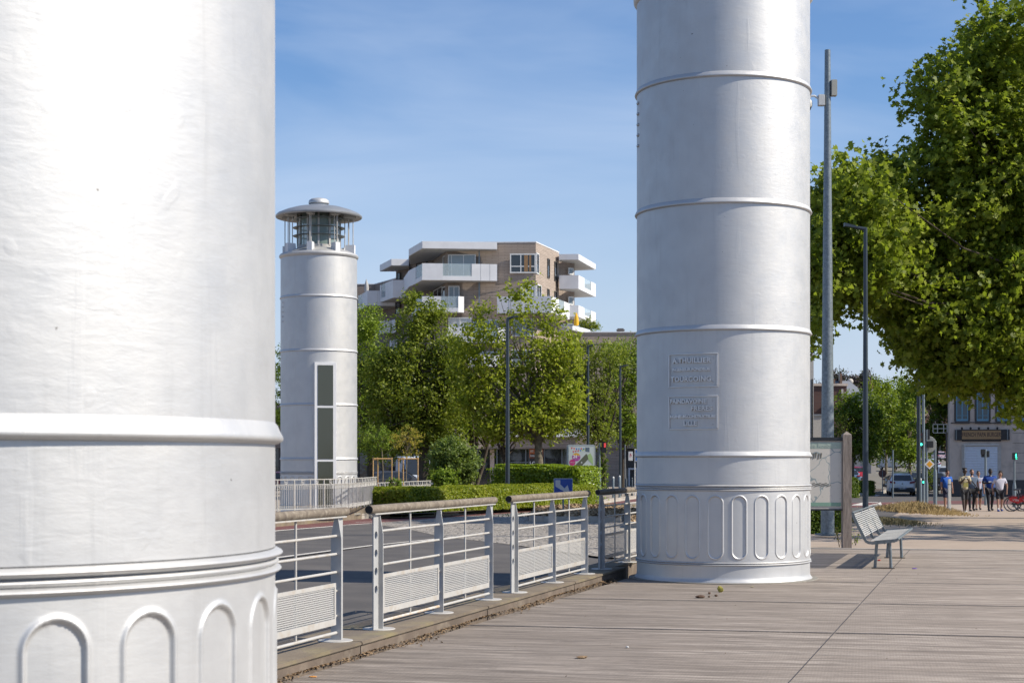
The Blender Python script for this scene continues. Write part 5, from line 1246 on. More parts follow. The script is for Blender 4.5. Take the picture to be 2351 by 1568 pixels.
mb.box(PX(1444.5, 148.9)-.07, PX(1470, 148.9), 148.9, 149.15, PZ(1078, 149)+.002, PZ(1074, 149)); AB(mb, 'door_frame', M['white_clad'])
AB(MB().box(PX(1428, 149), PX(1441, 149), 149.05, 149.18, -.6, PZ(1075, 149)), 'service_door', pm((.22, .23, .22)))
# white first floor cladding above the shops
AB(MB().prism([(PX(1170, 147.9), 147.9), (PX(1340, 147.9), 147.9), (PX(1340, 148), 150), (PX(1170, 148), 150)], PZ(1003, 148)+.01, PZ(985, 148)), 'white_base_band', M['white_clad'])
# ground floor running left behind the street trees
AB(MB().box(PX(500, 155), PX(1058, 155), 155, 175, 3.0, 7.2), 'podium_wall', M['brick_dark'])
AB(MB().box(PX(500, 155), PX(1058, 155), 155.6, 157, -.6, 2.99), 'shop_front', M['glass_dark'])
mb = MB()
for x in range(510, 1058, 26): mb.box(PX(x, 155)-.07, PX(x, 155)+.07, 155.3, 155.58, -.6, 2.99)
AB(mb, 'shop_frames', M['stone_dark'])
# right extension
AB(MB().box(XC(1812, 152), XC(2420, 152), 152, 175, PZ(1003, 152), ZC(850, 152)), 'low_extension', M['brick'])
AB(MB().box(XC(1812, 152)-.05, XC(2420, 152)+.05, 151.9, 175, ZC(850, 152)+.002, ZC(842, 152)), 'roof_edge', M['white_clad'])
AB(MB().prism([(XC(2160, 155), 155), (XC(2228, 155), 155), (XC(2224, 157), 157), (XC(2164, 157), 157)], ZC(838, 155), ZC(814, 155)), 'roof_hatch', pm((.12, .11, .11)), bevel=.1)
AB(MB().box(XC(1760, 152), XC(1845, 152), 151.93, 151.99, ZC(1030, 152), ZC(975, 152)), 'pale_panel', M['white_clad'])
# roof canopies and balconies
def canopy(poly, z0, z1, name='roof_slab'):
    o = AB(MB().prism(poly, z0, z1), name, M['white_clad'], bevel=.02)
    c = Vector((sum(p[0] for p in poly)/len(poly), sum(p[1] for p in poly)/len(poly)))
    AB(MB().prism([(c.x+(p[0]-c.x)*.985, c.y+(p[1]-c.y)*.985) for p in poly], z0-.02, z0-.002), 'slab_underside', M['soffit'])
    return o
canopy([(XC(1205, 149.1), 149.1), (XC(605, 148.4), 148.4), (XC(497, 154), 154), (fa[0]+.1, 160.9), (fb[0]-.05, fb[1]-.1), (fc[0], fc[1]-.07), (XC(1205, 149.9), 149.93)], ZC(182, 149), ZC(124, 149))
canopy([(XC(357, 160), 160), (XC(498, 160.2), 160.2), (XC(498, 162), 162.5), (g0[0]+.1, 164.9), (XC(265, 165), 165)], ZC(312, 160), ZC(259, 160))
canopy([(XC(1858, 156), 156), (XC(1995, 164), 164), (f2[0]+.02, 165), (f2[0]+.02, 158.9), (f1[0]+.05, 157.3), (XC(1700, 156.2), 156.2)], ZC(266, 156), ZC(219, 156))
def balcony(pts, z0, h, kinds, name='balcony', label=None, inner=None, floor=.18):
    """pts: outer edge from left to right; kinds: one of w (white) g (glass) per segment"""
    poly = list(pts)+list(inner or [])
    mb = MB(); mb.prism(poly, z0, z0+floor)
    c = Vector((sum(p[0] for p in poly)/len(poly), sum(p[1] for p in poly)/len(poly), 0)); gl = []
    for (a, b), k in zip(zip(pts, pts[1:]), kinds):
        a = Vector((a[0], a[1], 0)); b = Vector((b[0], b[1], 0)); d = (b-a).normalized(); n = Vector((-d.y, d.x, 0))
        if (c-a).dot(n) < 0: n = -n
        n *= .09
        def wall(za, zb, mb_=mb, e=0.0):
            a2 = a+n*e; b2 = b+n*e
            mb_.prism([(a2.x, a2.y), (b2.x, b2.y), ((b2+n).x, (b2+n).y), ((a2+n).x, (a2+n).y)], za, zb)
        if k == 'w': wall(z0+floor, z0+h)
        else:
            wall(z0+floor, z0+.38)
            g = MB(); a3 = a+n*.4; b3 = b+n*.4; g.prism([(a3.x, a3.y), (b3.x, b3.y), ((b3+n*.25).x, (b3+n*.25).y), ((a3+n*.25).x, (a3+n*.25).y)], z0+.381, z0+h); gl.append(g)
    o = AB(mb, name, M['white_clad'])
    jm = MB()
    for (a, b), k in zip(zip(pts, pts[1:]), kinds):
        if k == 'w' and abs(b[0]-a[0]) > 2.2:
            for f in (.36, .72):
                x_ = a[0]+(b[0]-a[0])*f; y_ = a[1]+(b[1]-a[1])*f; jm.box(x_-.012, x_+.012, y_-.012, y_+.01, z0+.02, z0+h-.01)
    if jm.v: jm.v = [(v[0], v[1]-150, v[2]+.6) for v in jm.v]; jm.build('panel_joint', M['soffit'], o)
    for g in gl: g.v = [(v[0], v[1]-150, v[2]+.6) for v in g.v]; g.build('glass_panel', M['glass'], o)
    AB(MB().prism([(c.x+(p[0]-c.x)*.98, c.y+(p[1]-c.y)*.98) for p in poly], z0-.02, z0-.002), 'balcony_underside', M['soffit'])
    return o
def pt(x, Y_): return (XC(x, Y_), Y_)
inL = [(fc[0]+8, fc[1]-.5), (fc[0], fc[1]-.1), (fb[0]-.05, fb[1]-.1)]
# top left wrap-around balcony
balcony([(fa[0]-.5, 160.5), pt(497, 154.2), pt(552, 151.3), pt(605, 148.4), pt(770, 148.5), pt(1002, 148.8), pt(1205, 149.1), pt(1205, 149.92)], ZC(434, 149), 1.5, 'wwgwgww', inner=[(fc[0], fc[1]-.07), (fb[0]-.05, fb[1]-.1)])
balcony([(fa[0]+.3, 160.2), pt(540, 152.5), pt(605, 148.8), pt(755, 148.8), pt(895, 148.8), pt(940, 149.2), pt(940, 150.2)], ZC(686, 149), 1.42, 'wgwgww', inner=[(fc[0], fc[1]-.07), (fb[0]-.05, fb[1]-.1)])
balcony([pt(805, 149.9), pt(805, 148.6), pt(1008, 148.6), pt(1212, 148.6), pt(1272, 148.8), pt(1272, 149.9)], ZC(931, 149), 1.32, 'wwgww')
balcony([pt(900, 149.9), pt(900, 148.6), pt(1100, 148.6), pt(1240, 148.8), pt(1240, 149.9)], ZC(1130, 149), 1.2, 'wwww')
# left block
balcony([pt(267, 165), pt(275, 164.5), pt(310, 163), pt(370, 160.2), pt(499, 160.3), pt(499, 162.4)], ZC(572, 160.5), 1.72, 'wgwww', inner=[(g0[0]+.1, 164.9)])
balcony([pt(90, 170), pt(125, 168.5), pt(165, 165.2), pt(393, 165.3), pt(393, 166.6)], ZC(634, 165.3), 1.5, 'gwww', inner=[pt(240, 171.5)])
balcony([pt(260, 169), pt(275, 165), pt(366, 165.1), pt(395, 163.5), pt(399, 164.9)], ZC(852, 165), 1.26, 'wwww')
balcony([pt(345, 166), pt(355, 163), pt(404, 163), pt(404, 164.8)], ZC(1010, 163), 1.3, 'wgw')
# right side stack and corner
for (y0, y1) in ((543, 389), (766, 630)):
    balcony([(f1[0]+.05, 157.3), pt(1703, 156.2), pt(1858, 156), pt(1905, 158.6), pt(1958, 161.6), pt(1995, 163.6), (f2[0]+.02, 164.4)], ZC(y0-45, 156), (y0-45-y1)*K*156, 'wwwgww', inner=[(f2[0]+.02, 158.9)])
balcony([pt(1205, 149.92), pt(1205, 148.9), pt(1480, 148.6), pt(1640, 148.4), pt(1700, 151.2), pt(1742, 153.2), pt(1785, 155.5), (f1[0]-.1, 157.0)], ZC(690, 148.5), 1.48, 'wwwwgww', inner=[(f0[0]+.05, 149.95)])
tr_ = balcony([(XC(1700, 152), 152), (XC(1810, 150), 150.3), (XC(1850, 151), 151), (XC(1960, 154), 155), (XC(1960, 154), 158)], ZC(842, 152), .42, 'gggw')
# windows
def window(x0, x1, y0, y1, Y_, glass, mull=(), hm=(), d=None, name='window', frame='white', fw=.09):
    """d: direction (dx,dy) along the facade; None means parallel to x"""
    xa = XC(x0, Y_[0]); xb = XC(x1, Y_[1]); a = Vector((xa, Y_[0], 0)); b = Vector((xb, Y_[1], 0)); dd = (b-a); L = dd.length; dd.normalize(); n = Vector((dd.y, -dd.x, 0))
    Ym = (Y_[0]+Y_[1])/2; z1 = ZC(y0, Ym); z0 = ZC(y1, Ym)
    def bx(s0, s1, za, zb, o0, o1, mb):
        p = a+dd*s0+n*o0; q = a+dd*s1+n*o0; mb.prism([(p.x, p.y), (q.x, q.y), ((q+n*(o1-o0)).x, (q+n*(o1-o0)).y), ((p+n*(o1-o0)).x, (p+n*(o1-o0)).y)], za, zb)
    mb = MB(); bx(0, L, z1-fw, z1, .01, .09, mb); bx(0, L, z0, z0+fw, .01, .09, mb); bx(0, fw, z0+fw, z1-fw, .01, .09, mb); bx(L-fw, L, z0+fw, z1-fw, .01, .09, mb)
    for m_ in mull: bx(L*m_-fw*.4, L*m_+fw*.4, z0+fw, z1-fw, .01, .08, mb)
    for m_ in hm: bx(fw, L-fw, z0+(z1-z0)*m_-fw*.4, z0+(z1-z0)*m_+fw*.4, .012, .078, mb)
    w = AB(mb, name, M['white'] if frame == 'white' else M[frame]); g = MB(); bx(fw*.8, L-fw*.8, z0+fw*.8, z1-fw*.8, .015, .045, g); g.v = [(v[0], v[1]-150, v[2]+.6) for v in g.v]; g.build('pane', glass, w)
    return w
GB = M['glass_blue']; GD = M['glass_dark']; curt = pm((.30, .35, .37), .12); orange = pm((.30, .17, .07), .15)
window(812, 1035, 224, 400, (150.2, 149.98), curt, (.13, .56)); window(776, 812, 232, 400, (152, 150.42), GD)
window(1308, 1515, 218, 374, (149.98, 149.98), GD, (.42,), (.35,), fw=.11)
window(1515, 1536, 214, 380, (150, 150.9), GD)
cu_ = AB(MB().box(XC(1422, 149.9), XC(1452, 149.9), 149.90, 149.93, ZC(362, 150), ZC(228, 150)), 'curtain', orange); AB(MB().box(XC(1462, 149.9), XC(1478, 149.9), 149.90, 149.93, ZC(362, 150), ZC(228, 150)), 'curtain', orange)
for (x0, x1, y0, y1) in ((1603, 1622, 258, 414), (1660, 1680, 282, 436)):
    t0 = (x0-1515)/185; t1 = (x1-1515)/185; window(x0, x1, y0, y1, (150+7.4*t0, 150+7.4*t1), GD, frame='stone_dark', fw=.06)
window(640, 692, 270, 306, (158, 157.1), GD, frame='stone_dark', fw=.05); window(562, 602, 292, 330, (159.6, 158.8), GD, frame='stone_dark', fw=.05); window(506, 528, 322, 355, (160.8, 160.4), GD, frame='stone_dark', fw=.05)
window(590, 612, 540, 566, (159, 158.5), GD, frame='stone_dark', fw=.05)
window(815, 905, 476, 640, (150.2, 150.15), GB, (.5,)); window(770, 812, 480, 640, (152, 150.5), GD); window(700, 768, 496, 640, (156.4, 152.2), GD, (.5,))
window(1392, 1515, 470, 640, (149.98, 149.98), pm((.55, .57, .57), .3), (.8,), fw=.11); window(1515, 1555, 466, 640, (150, 151.6), GD, (.5,))
window(1603, 1620, 500, 600, (153.5, 154.2), GD, frame='stone_dark', fw=.06); window(1660, 1680, 520, 620, (155.8, 156.6), GD, frame='stone_dark', fw=.06)
window(1772, 1812, 332, 386, (158.4, 158.9), GB, fw=.1); window(1772, 1812, 562, 628, (158.4, 158.9), GB, fw=.1)
window(815, 1000, 728, 880, (150.15, 149.98), pm((.55, .57, .57), .4), (.5,)); window(1010, 1215, 745, 900, (149.98, 149.98), GB, (.33, .66))
window(405, 432, 370, 426, (164.3, 163.9), GD, frame='stone_dark', fw=.05); window(395, 430, 595, 700, (164.8, 163.9), GD, frame='stone_dark', fw=.05)
window(1320, 1500, 740, 880, (149.98, 149.98), GB, (.5,)); window(820, 960, 985, 1120, (150.1, 149.98), GB, (.5,)); window(1010, 1215, 1000, 1130, (149.98, 149.98), GB, (.5,)); window(1320, 1500, 985, 1120, (149.98, 149.98), GB, (.5,))
window(1712, 1760, 778, 806, (157.6, 158.2), GB, fw=.1); window(1765, 1812, 776, 806, (158.3, 158.9), GB, fw=.1)
AB(MB().box(f0[0]-5.2, f0[0]-5.08, 149.86, 149.98, 3.6, RZ), 'downpipe', M['pole_grey'])
for zz_ in (9.2, 12.1, 15.0, 17.9): AB(MB().box(fc[0]+.1, f0[0]-.02, 149.965, 149.985, zz_, zz_+.05), 'brick_joint', M['brick_dark'])
# things on the balconies
def parasol(x, y0, y1, Y_, m, label):
    z0 = ZC(y1, Y_); z1 = ZC(y0, Y_); h = z1-z0; t = thing('folded_parasol', label, 'parasol', (XC(x, Y_), Y_, z0))
    MB().tube([(0, 0, 0), (0, 0, h)], .03, 8).build('pole', M['white'], t, smooth=True)
    MB().lathe([(.02, h*.12), (.22, h*.16), (.24, h*.4), (.19, h*.65), (.07, h*.9), (.01, h)], 10).build('canopy', m, t, smooth=True)
parasol(1840, 684, 812, 153.5, pm((.75, .42, .02), .8), 'folded yellow parasol on the right roof terrace of the apartment block'); parasol(159, 420, 540, 168, pm((.45, .44, .43), .8), 'folded grey parasol on the left terrace of the apartment block')
bush('terrace_plant', 'feathery olive plant beside the yellow parasol on the roof terrace', (XC(1940, 155), 155, ZC(790, 155)), (.85, .5, .55), 46, 40, M['leaf_olive'], .14, .3, base=(XC(1940, 155), 155, ZC(835, 155)))
bush('terrace_plant', 'small dark shrub on the left balcony of the apartment block', (XC(555, 153.5), 153.5, ZC(560, 153.5)), (.28, .28, .45), 14, 30, M['leaf_dark'], .12, .2, base=(XC(555, 153.5), 153.5, ZC(600, 153.5)))
ch = thing('folding_chair', 'dark folding chair behind the glass of the top balcony', 'chair', (XC(797, 149.2), 149.2, ZC(392, 149.2)))
mb = MB(); mb.box(-.3, .3, -.02, .02, .45, .49)
MB().box(-.25, .25, -.22, .22, .45, .49).build('seat', pm((.06, .05, .045)), ch)
mb = MB()
for k in range(5): mb.box(-.25, .25, .20, .23, .56+.1*k, .61+.1*k)
mb.build('backrest', pm((.06, .05, .045)), ch)
for sx in (-.24, .24):
    MB().tube([(sx, -.22, 0), (sx, .22, .47), (sx, .26, 1.05)], .02, 6).build('leg', pm((.06, .05, .045)), ch); MB().tube([(sx, .25, 0), (sx, -.2, .47)], .02, 6).build('leg', pm((.06, .05, .045)), ch)

# ================================================================ SHOP BUILDING ON THE RIGHT
sY = 105.; T = Vector((.97, -.243, 0)); N_ = Vector((-.243, -.97, 0)); zg = interp(KN, sY)-.02
C0 = Vector((PX(2181, sY), sY, 0)); sb = thing('shop_building', 'grey rendered corner building with shuttered shop and wooden sign board', 'building', (C0.x, C0.y, zg), math.atan2(T.y, T.x))
def sx_(px):      # local x of a picture column on the facade plane
    t = (px-CX)/F; return (t*C0.y-C0.x)/(T.x-t*T.y)
def sz_(px, py): s = sx_(px); Yd = C0.y+T.y*s; return PZ(py, Yd)-zg
HB = 11.5
MB().box(0, 22, 0, 12, 1.05, HB).build('wall', M['render'], sb); MB().box(-.04, 22, -.05, 12.04, 0, 1.05).build('plinth', M['stone_dark'], sb)
MB().box(-.25, 22.2, -.35, 12.3, HB, HB+.35).build('cornice', M['render'], sb)
for zz in (2.3, 3.3): pass
x0, x1 = sx_(2216), sx_(2290); zt = sz_(2250, 1025.5)
mb = MB(); mb.box(x0-.22, x0, -.06, -.001, 0, zt+.10); mb.box(x1, x1+.22, -.06, -.001, 0, zt+.10); mb.box(x0, x1, -.06, -.001, zt, zt+.10); fr_ = mb.build('shop_door_frame', M['render_light'], sb)
mb = MB(); k = 30
for i in range(k):
    za = .02+(zt-.02)*i/k; zb_ = .02+(zt-.02)*(i+1)/k; mb.add([(x0, -.058, za), (x1, -.058, za), (x1, -.075, (za+zb_)/2), (x0, -.075, (za+zb_)/2), (x1, -.058, zb_), (x0, -.058, zb_)], [(0, 1, 2, 3), (3, 2, 4, 5)])
mb.build('roller_shutter', pm((.66, .70, .76), .5), sb); MB().box(x0-.1, x1+.1, -.16, -.062, zt+.102, zt+.16).build('shutter_rail', M['white'], sb)
MB().tube([(x0-.02, -.12, zt+.1), (x0-.05, -.5, zt-.9), (x0, -.1, 1.4)], .02, 6).build('awning_arm', M['white'], sb)
s0, s1 = sx_(2192), sx_(2317.7); za, zb_ = sz_(2250, 1010.3), sz_(2250, 986)
bd = MB().box(s0, s1, -.16, -.001, za, zb_).build('sign_board', M['black'], sb)
w0, w1 = sx_(2208.5), sx_(2297.8); wp_ = MB().box(w0, w1, -.175, -.162, za+.06, zb_-.06).build('wooden_panel', simple('sign_wood', (.42, .26, .12), .6, 0, (.36, .22, .10), ns=3, vs=(1, 1, 8)), bd)
me = text_mesh('-FRENCH PAPA BURGER-', .34, .004, 1.0, lambda p: Vector(((w0+w1)/2+p.x*.67+p.y*.08, -.178-p.z, (za+zb_)/2+p.y*1.15)), .006); me.materials.clear(); me.materials.append(pm((.10, .06, .04)))
o = bpy.data.objects.new('lettering', me); sc.collection.objects.link(o); o.parent = wp_
for px_ in (2195.5, 2313): MB().box(sx_(px_)-.03, sx_(px_)+.03, -.19, -.162, za, zb_).build('steel_strip', M['galv'], bd)
MB().box(sx_(2208), sx_(2298), -.05, -.001, zt+.34, zt+.72).build('lintel', M['stone_dark'], sb)
for px_ in (2208, 2228, 2247, 2268, 2289):
    xx = sx_(px_); l = MB(); l.tube([(xx, -.02, zb_+.10), (xx, -.45, zb_+.16)], .015, 6); l.lathe([(.05, 0), (.075, .12), (.05, .16)], 8, (xx, -.45)); l.v = [v if i < 12 else (v[0], v[1], v[2]+zb_-.02) for i, v in enumerate(l.v)]; l.build('spotlight', M['black'], sb)
MB().tube([(sx_(2183), -.03, zb_+.42), (sx_(2230), -.05, zb_+.46), (sx_(2270), -.05, zb_+.40), (sx_(2330), -.03, zb_+.45)], .025, 6).build('cable', M['black'], sb)
for floor_ in (0, 1):
    for px_ in (2209, 2256, 2303, 2350, 2398):
        xc = sx_(px_); z0_ = sz_(px_, 966.5)+floor_*3.3; hw_ = .36; hh_ = 1.75
        mb = MB(); mb.box(xc-hw_, xc-hw_+.05, -.055, -.002, z0_, z0_+hh_); mb.box(xc+hw_-.05, xc+hw_, -.055, -.002, z0_, z0_+hh_); mb.box(xc-hw_+.05, xc+hw_-.05, -.055, -.002, z0_+hh_-.05, z0_+hh_); mb.box(xc-hw_+.05, xc+hw_-.05, -.055, -.002, z0_, z0_+.12); mb.box(xc-.035, xc+.035, -.057, -.002, z0_+.12, z0_+hh_-.05); mb.box(xc-hw_+.05, xc+hw_-.05, -.10, -.085, z0_+.33, z0_+.36)
        w = mb.build('window', pm((.16, .35, .46)), sb); MB().box(xc-hw_+.04, xc+hw_-.04, -.03, -.004, z0_+.08, z0_+hh_-.04).build('pane', GB, w)
        MB().box(xc-hw_-.1, xc+hw_+.1, -.13, -.001, z0_-.16, z0_-.002).build('sill', M['stone_dark'], w)
        mb = MB(); mb.box(xc-hw_-.13, xc-hw_-.002, -.035, -.001, z0_, z0_+hh_+.12); mb.box(xc+hw_+.002, xc+hw_+.13, -.035, -.001, z0_, z0_+hh_+.12); mb.box(xc-hw_, xc+hw_, -.035, -.001, z0_+hh_+.003, z0_+hh_+.12); mb.build('surround', M['stone_dark'], w)
mb = MB()
for k in range(7):
    z_ = 1.5+k*.62; mb.box(sx_(2325), 22, -.006, -.0005, z_, z_+.022)
mb.build('wall_joints', M['stone_dark'], sb)

# ================================================================ DISTANT BUILDINGS
def bld(name, label, x0p, x1p, Y_, dep, topp, m, cat='building'):
    x0, x1 = PX(x0p, Y_), PX(x1p, Y_); zb0 = min(gz(x0, Y_), gz(x1, Y_))-.5; zt_ = PZ(topp, Y_); t = thing(name, label, cat, ((x0+x1)/2, Y_, zb0))
    w = MB().box(x0, x1, Y_, Y_+dep, zb0, zt_).build('wall', m, t, world=True); return t, w, x0, x1, zb0, zt_
t, w, x0, x1, zb0, zt_ = bld('pale_building', 'narrow pale building edge with dark windows just right of the middle silver column', 1640, 1868, 140, 14, 822, M['render_light'])
for py in (892, 932, 970, 1006):
    wn_ = MB().box(x1-.02, x1+.03, 141.5, 145.5, PZ(py+22, 140), PZ(py-8, 140)).build('window', M['stone_dark'], t, world=True)
    mb = MB().box(PX(1863.2, 140), PX(1866, 140), 139.95, 139.99, PZ(py+18, 140), PZ(py-22, 140)); mb.build('window', M['glass_dark'], t, world=True)
MB().box(x0-.05, x1+.05, 139.9, 154.1, zt_, zt_+.2).build('roof_edge', M['white_clad'], t, world=True)
MB().tube([(PX(1864, 142), 142, zt_+.2), (PX(1864, 142), 142, PZ(806, 142))], .09, 8).build('chimney', pm((.12, .06, .05)), t, world=True)
t, w, x0, x1, zb0, zt_ = bld('brown_building', 'plain brown brick gable building behind the galvanised mast', 1869, 1944, 170, 16, 886, M['brick_red'])
MB().box(x0-.1, x1+.1, 169.85, 186.1, zt_, zt_+.25).build('roof_edge', M['render'], t, world=True)
for px_ in (1936, 1930): pass
MB().box(PX(1899, 169.5), PX(1912, 169.5), 168.9, 169.9, PZ(960, 170), PZ(925, 170)).build('dormer', M['brick_red'], t, world=True)
wnd = MB().box(PX(1931, 170), PX(1936, 170), 169.9, 169.98, PZ(915, 170), PZ(893, 170)).build('window', M['render_light'], t, world=True); MB().box(PX(1939, 170), PX(1943, 170), 169.9, 169.98, PZ(930, 170), PZ(900, 170)).build('window', M['render_light'], t, world=True)
t, w, x0, x1, zb0, zt_ = bld('white_outbuilding', 'low plain whitewashed building under the brown brick building', 1868, 1890, 160, 6, 955, M['render_light'])
MB().box(x0-.1, x1+.1, 159.9, 166.1, zt_, zt_+.18).build('roof_edge', M['slate'], t, world=True)
t, w, x0, x1, zb0, zt_ = bld('slate_house', 'grey slate mansard house with small dome in the distance, left of the street lamp', 1912, 1982, 210, 16, 905, M['slate'])
mb = MB(); zz = zt_; mt_ = PZ(872, 210)
mb.add([(x0, 209.9, zz), (x1+.4, 209.9, zz), (x1+.4, 226, zz), (x0, 226, zz), (x0+1, 213, mt_), (x1-1.2, 213, mt_), (x1-1.2, 223, mt_), (x0+1, 223, mt_)], [(4, 5, 6, 7), (0, 1, 5, 4), (1, 2, 6, 5), (2, 3, 7, 6), (3, 0, 4, 7)]); mb.build('roof', M['slate'], t, world=True)
MB().ball((PX(1952, 214), 214, mt_), (.42, .42, .38), 14, 8).build('dome', M['render_light'], t, world=True, smooth=True)
for px_ in (1931, 1915): MB().box(PX(px_-2.5, 212), PX(px_+2.5, 212), 212, 213, PZ(880, 212), PZ(857 if px_ > 1920 else 870, 212)).build('chimney', pm((.22, .13, .08)), t, world=True)
MB().tube([(PX(1927, 212), 212, PZ(872, 212)), (PX(1927, 212), 212, PZ(838, 212))], .04, 5).build('aerial', M['galv'], t, world=True)
t, w, x0, x1, zb0, zt_ = bld('small_tower_house', 'little white gable with chimney peeping over the street trees', 2000, 2011, 190, 6, 893, M['render_light'])
MB().box(x0-1.2, x1+.6, 189.5, 196, zt_-3.0, zt_-.6).build('roof', M['slate'], t, world=True); MB().box(x0+.1, x0+.45, 191, 192, zt_, zt_+1.1).build('chimney', pm((.25, .13, .07)), t, world=True)
# far row of houses closing the street on the right
rg = random.Random(3)
for i in range(7):
    px0 = 2000+i*34; Y_ = 300+rg.uniform(-8, 8); hh = rg.uniform(7, 9)
    x0, x1 = PX(px0, Y_), PX(px0+33, Y_); z0_ = gz(x0, Y_)-.3
    c_ = rg.choice([(.32, .20, .15), (.42, .38, .33), (.24, .13, .10)]); t = thing('terraced_house', 'small distant %s house, number %s from the left, closing the street' % ({.32: 'pink brick', .42: 'cream', .24: 'red brick'}[c_[0]], ['one', 'two', 'three', 'four', 'five', 'six', 'seven'][i]), 'house', (x0, Y_, z0_), 0, 'distant terraced houses')
    MB().box(0, x1-x0, 0, 9, 0, hh).build('wall', pm(c_, .9), t); w_ = x1-x0
    MB().add([(0, -.2, hh+.01), (w_, -.2, hh+.01), (w_, 9.2, hh+.01), (0, 9.2, hh+.01), (0, 4.5, hh+2.6), (w_, 4.5, hh+2.6)], [(0, 1, 5, 4), (2, 3, 4, 5), (1, 2, 5), (3, 0, 4)]).build('roof', pm((.16, .10, .09), .8), t)
    for fx in (.25, .7):
        for z_ in (1.2, 4.4): MB().box(w_*fx-.45, w_*fx+.45, -.05, -.01, z_, z_+1.6).build('window', M['glass_dark'], t)

# ================================================================ TREES OF THE STREET ON THE RIGHT
def stree(px, Y_, lobes, leafm, label, lpc=46, leaf=.2, tr=.14, group='trees lining the street', th=3.0):
    x = PX(px, Y_); z0_ = gz(x, Y_)
    return tree('street_tree', label, (x, Y_, z0_-.05), lobes, leafm, M['bark_light'], th, tr, lpc, .6, leaf, 4, group, 18)
Y_ = 118; stree(1960, Y_, [lob(1950, 950, Y_, 40, 45, 60), lob(1990, 975, Y_, 44, 50, 70), lob(1945, 1010, Y_, 40, 36, 50), lob(1990, 1025, Y_, 40, 26, 36)], M['leaf_dark'], 'dark round street tree nearest the notice board')
Y_ = 128; stree(2050, Y_, [lob(2035, 945, Y_, 44, 50, 70), lob(2065, 985, Y_, 46, 50, 80), lob(2030, 1010, Y_, 40, 40, 60), lob(2075, 1030, Y_, 36, 26, 30)], M['leaf_far'], 'bright green street tree directly above the white car')
Y_ = 150; stree(2035, Y_, [lob(2020, 900, Y_, 40, 26, 40), lob(2060, 905, Y_, 44, 30, 50), lob(2090, 930, Y_, 34, 40, 40)], M['leaf_far'], 'pale green street tree top showing behind the bright green one')
Y_ = 122; stree(2088, Y_, [lob(2086, 925, Y_, 20, 60, 40), lob(2082, 1000, Y_, 22, 50, 40), lob(2092, 1040, Y_, 26, 18, 20)], M['leaf_mid'], 'narrow street tree left of the slim traffic light pole')
Y_ = 116; stree(2150, Y_, [lob(2135, 900, Y_, 34, 50, 44), lob(2160, 930, Y_, 30, 60, 50), lob(2135, 985, Y_, 30, 26, 30), lob(2160, 1000, Y_, 24, 26, 20)], M['leaf_dark'], 'dark street tree between the traffic lights and the shop building')
Y_ = 200; 
for px_, py_, rx_, lab in ((1925, 868, 22, 'left'), (1960, 872, 26, 'middle'), (1992, 870, 22, 'right')):
    x = PX(px_, 240); tree('copper_beech', 'distant dark purple-leaved tree behind the slate house, %s one' % lab, (x, 240, gz(x, 240)), [lob(px_, py_+16, 240, rx_, 26, 60)], M['leaf_purple'], M['bark'], 5, .2, 40, .8, .3, 4, 'purple trees behind the slate house', 8)
for px_ in (1880,):
    x = PX(px_, 220); tree('bare_tree', 'distant leafless grey tree left of the mast', (x, 220, gz(x, 220)), [lob(px_, 882, 220, 14, 12, 30)], M['leaf_purple'], M['bark'], 5, .15, 6, .4, .12, 4, None, 30)
# clipped hedges of the street median
def hb(px0, px1, Y_, h, label):
    a = (PX(px0, Y_), Y_); b = (PX(px1, Y_), Y_+.5); hedge(label, [a, b], 1.0, -.05, h, M['leaf_dark'], 3500, .12, 'street_hedge', 4, .06)
hb(1930, 1962, 100, 1.15, 'dark clipped hedge between notice board and lamp pole'); hb(1975, 1998, 108, .9, 'clipped hedge just right of the lamp pole, before the green car'); hb(2070, 2100, 150, .8, 'small light clipped hedge behind the white car')
M['leaf_cyp'] = M['leaf_dark']
x = PX(2132, 118); tree('cypress', 'narrow dark upright conifer behind the diamond sign', (x, 118, gz(x, 118)), [(x, 118, gz(x, 118)+1.6, .35, .35, 1.5, 40)], M['leaf_dark'], M['bark'], .5, .06, 50, .2, .1, 4, None, 4)
p = G(1985, 1137, -.04); mb = MB()
o = thing('kerb_island', 'rough stone kerb edging the dark planted island left of the white car', 'kerb', (0, 0, 0))
kk = [G(1900, 1146, -.04), G(1962, 1141, -.04), G(1998, 1136, -.04), G(2028, 1133, -.04), G(2040, 1126, -.04)]
for a, b in zip(kk, kk[1:]):
    d = (b-a).normalized(); n = Vector((-d.y, d.x, 0))*.25; mb.prism([(a.x, a.y), (b.x, b.y), ((b+n).x, (b+n).y), ((a+n).x, (a+n).y)], interp(KN, a.y)-.2, interp(KN, a.y)+.12)
mb.build('kerb_stones', M['kerb'], o)
drape([(k_.x, k_.y+.3) for k_ in kk]+[(PX(2040, 135), 135), (PX(1900, 135), 135)], .08, M['soil'], 'soil', o)
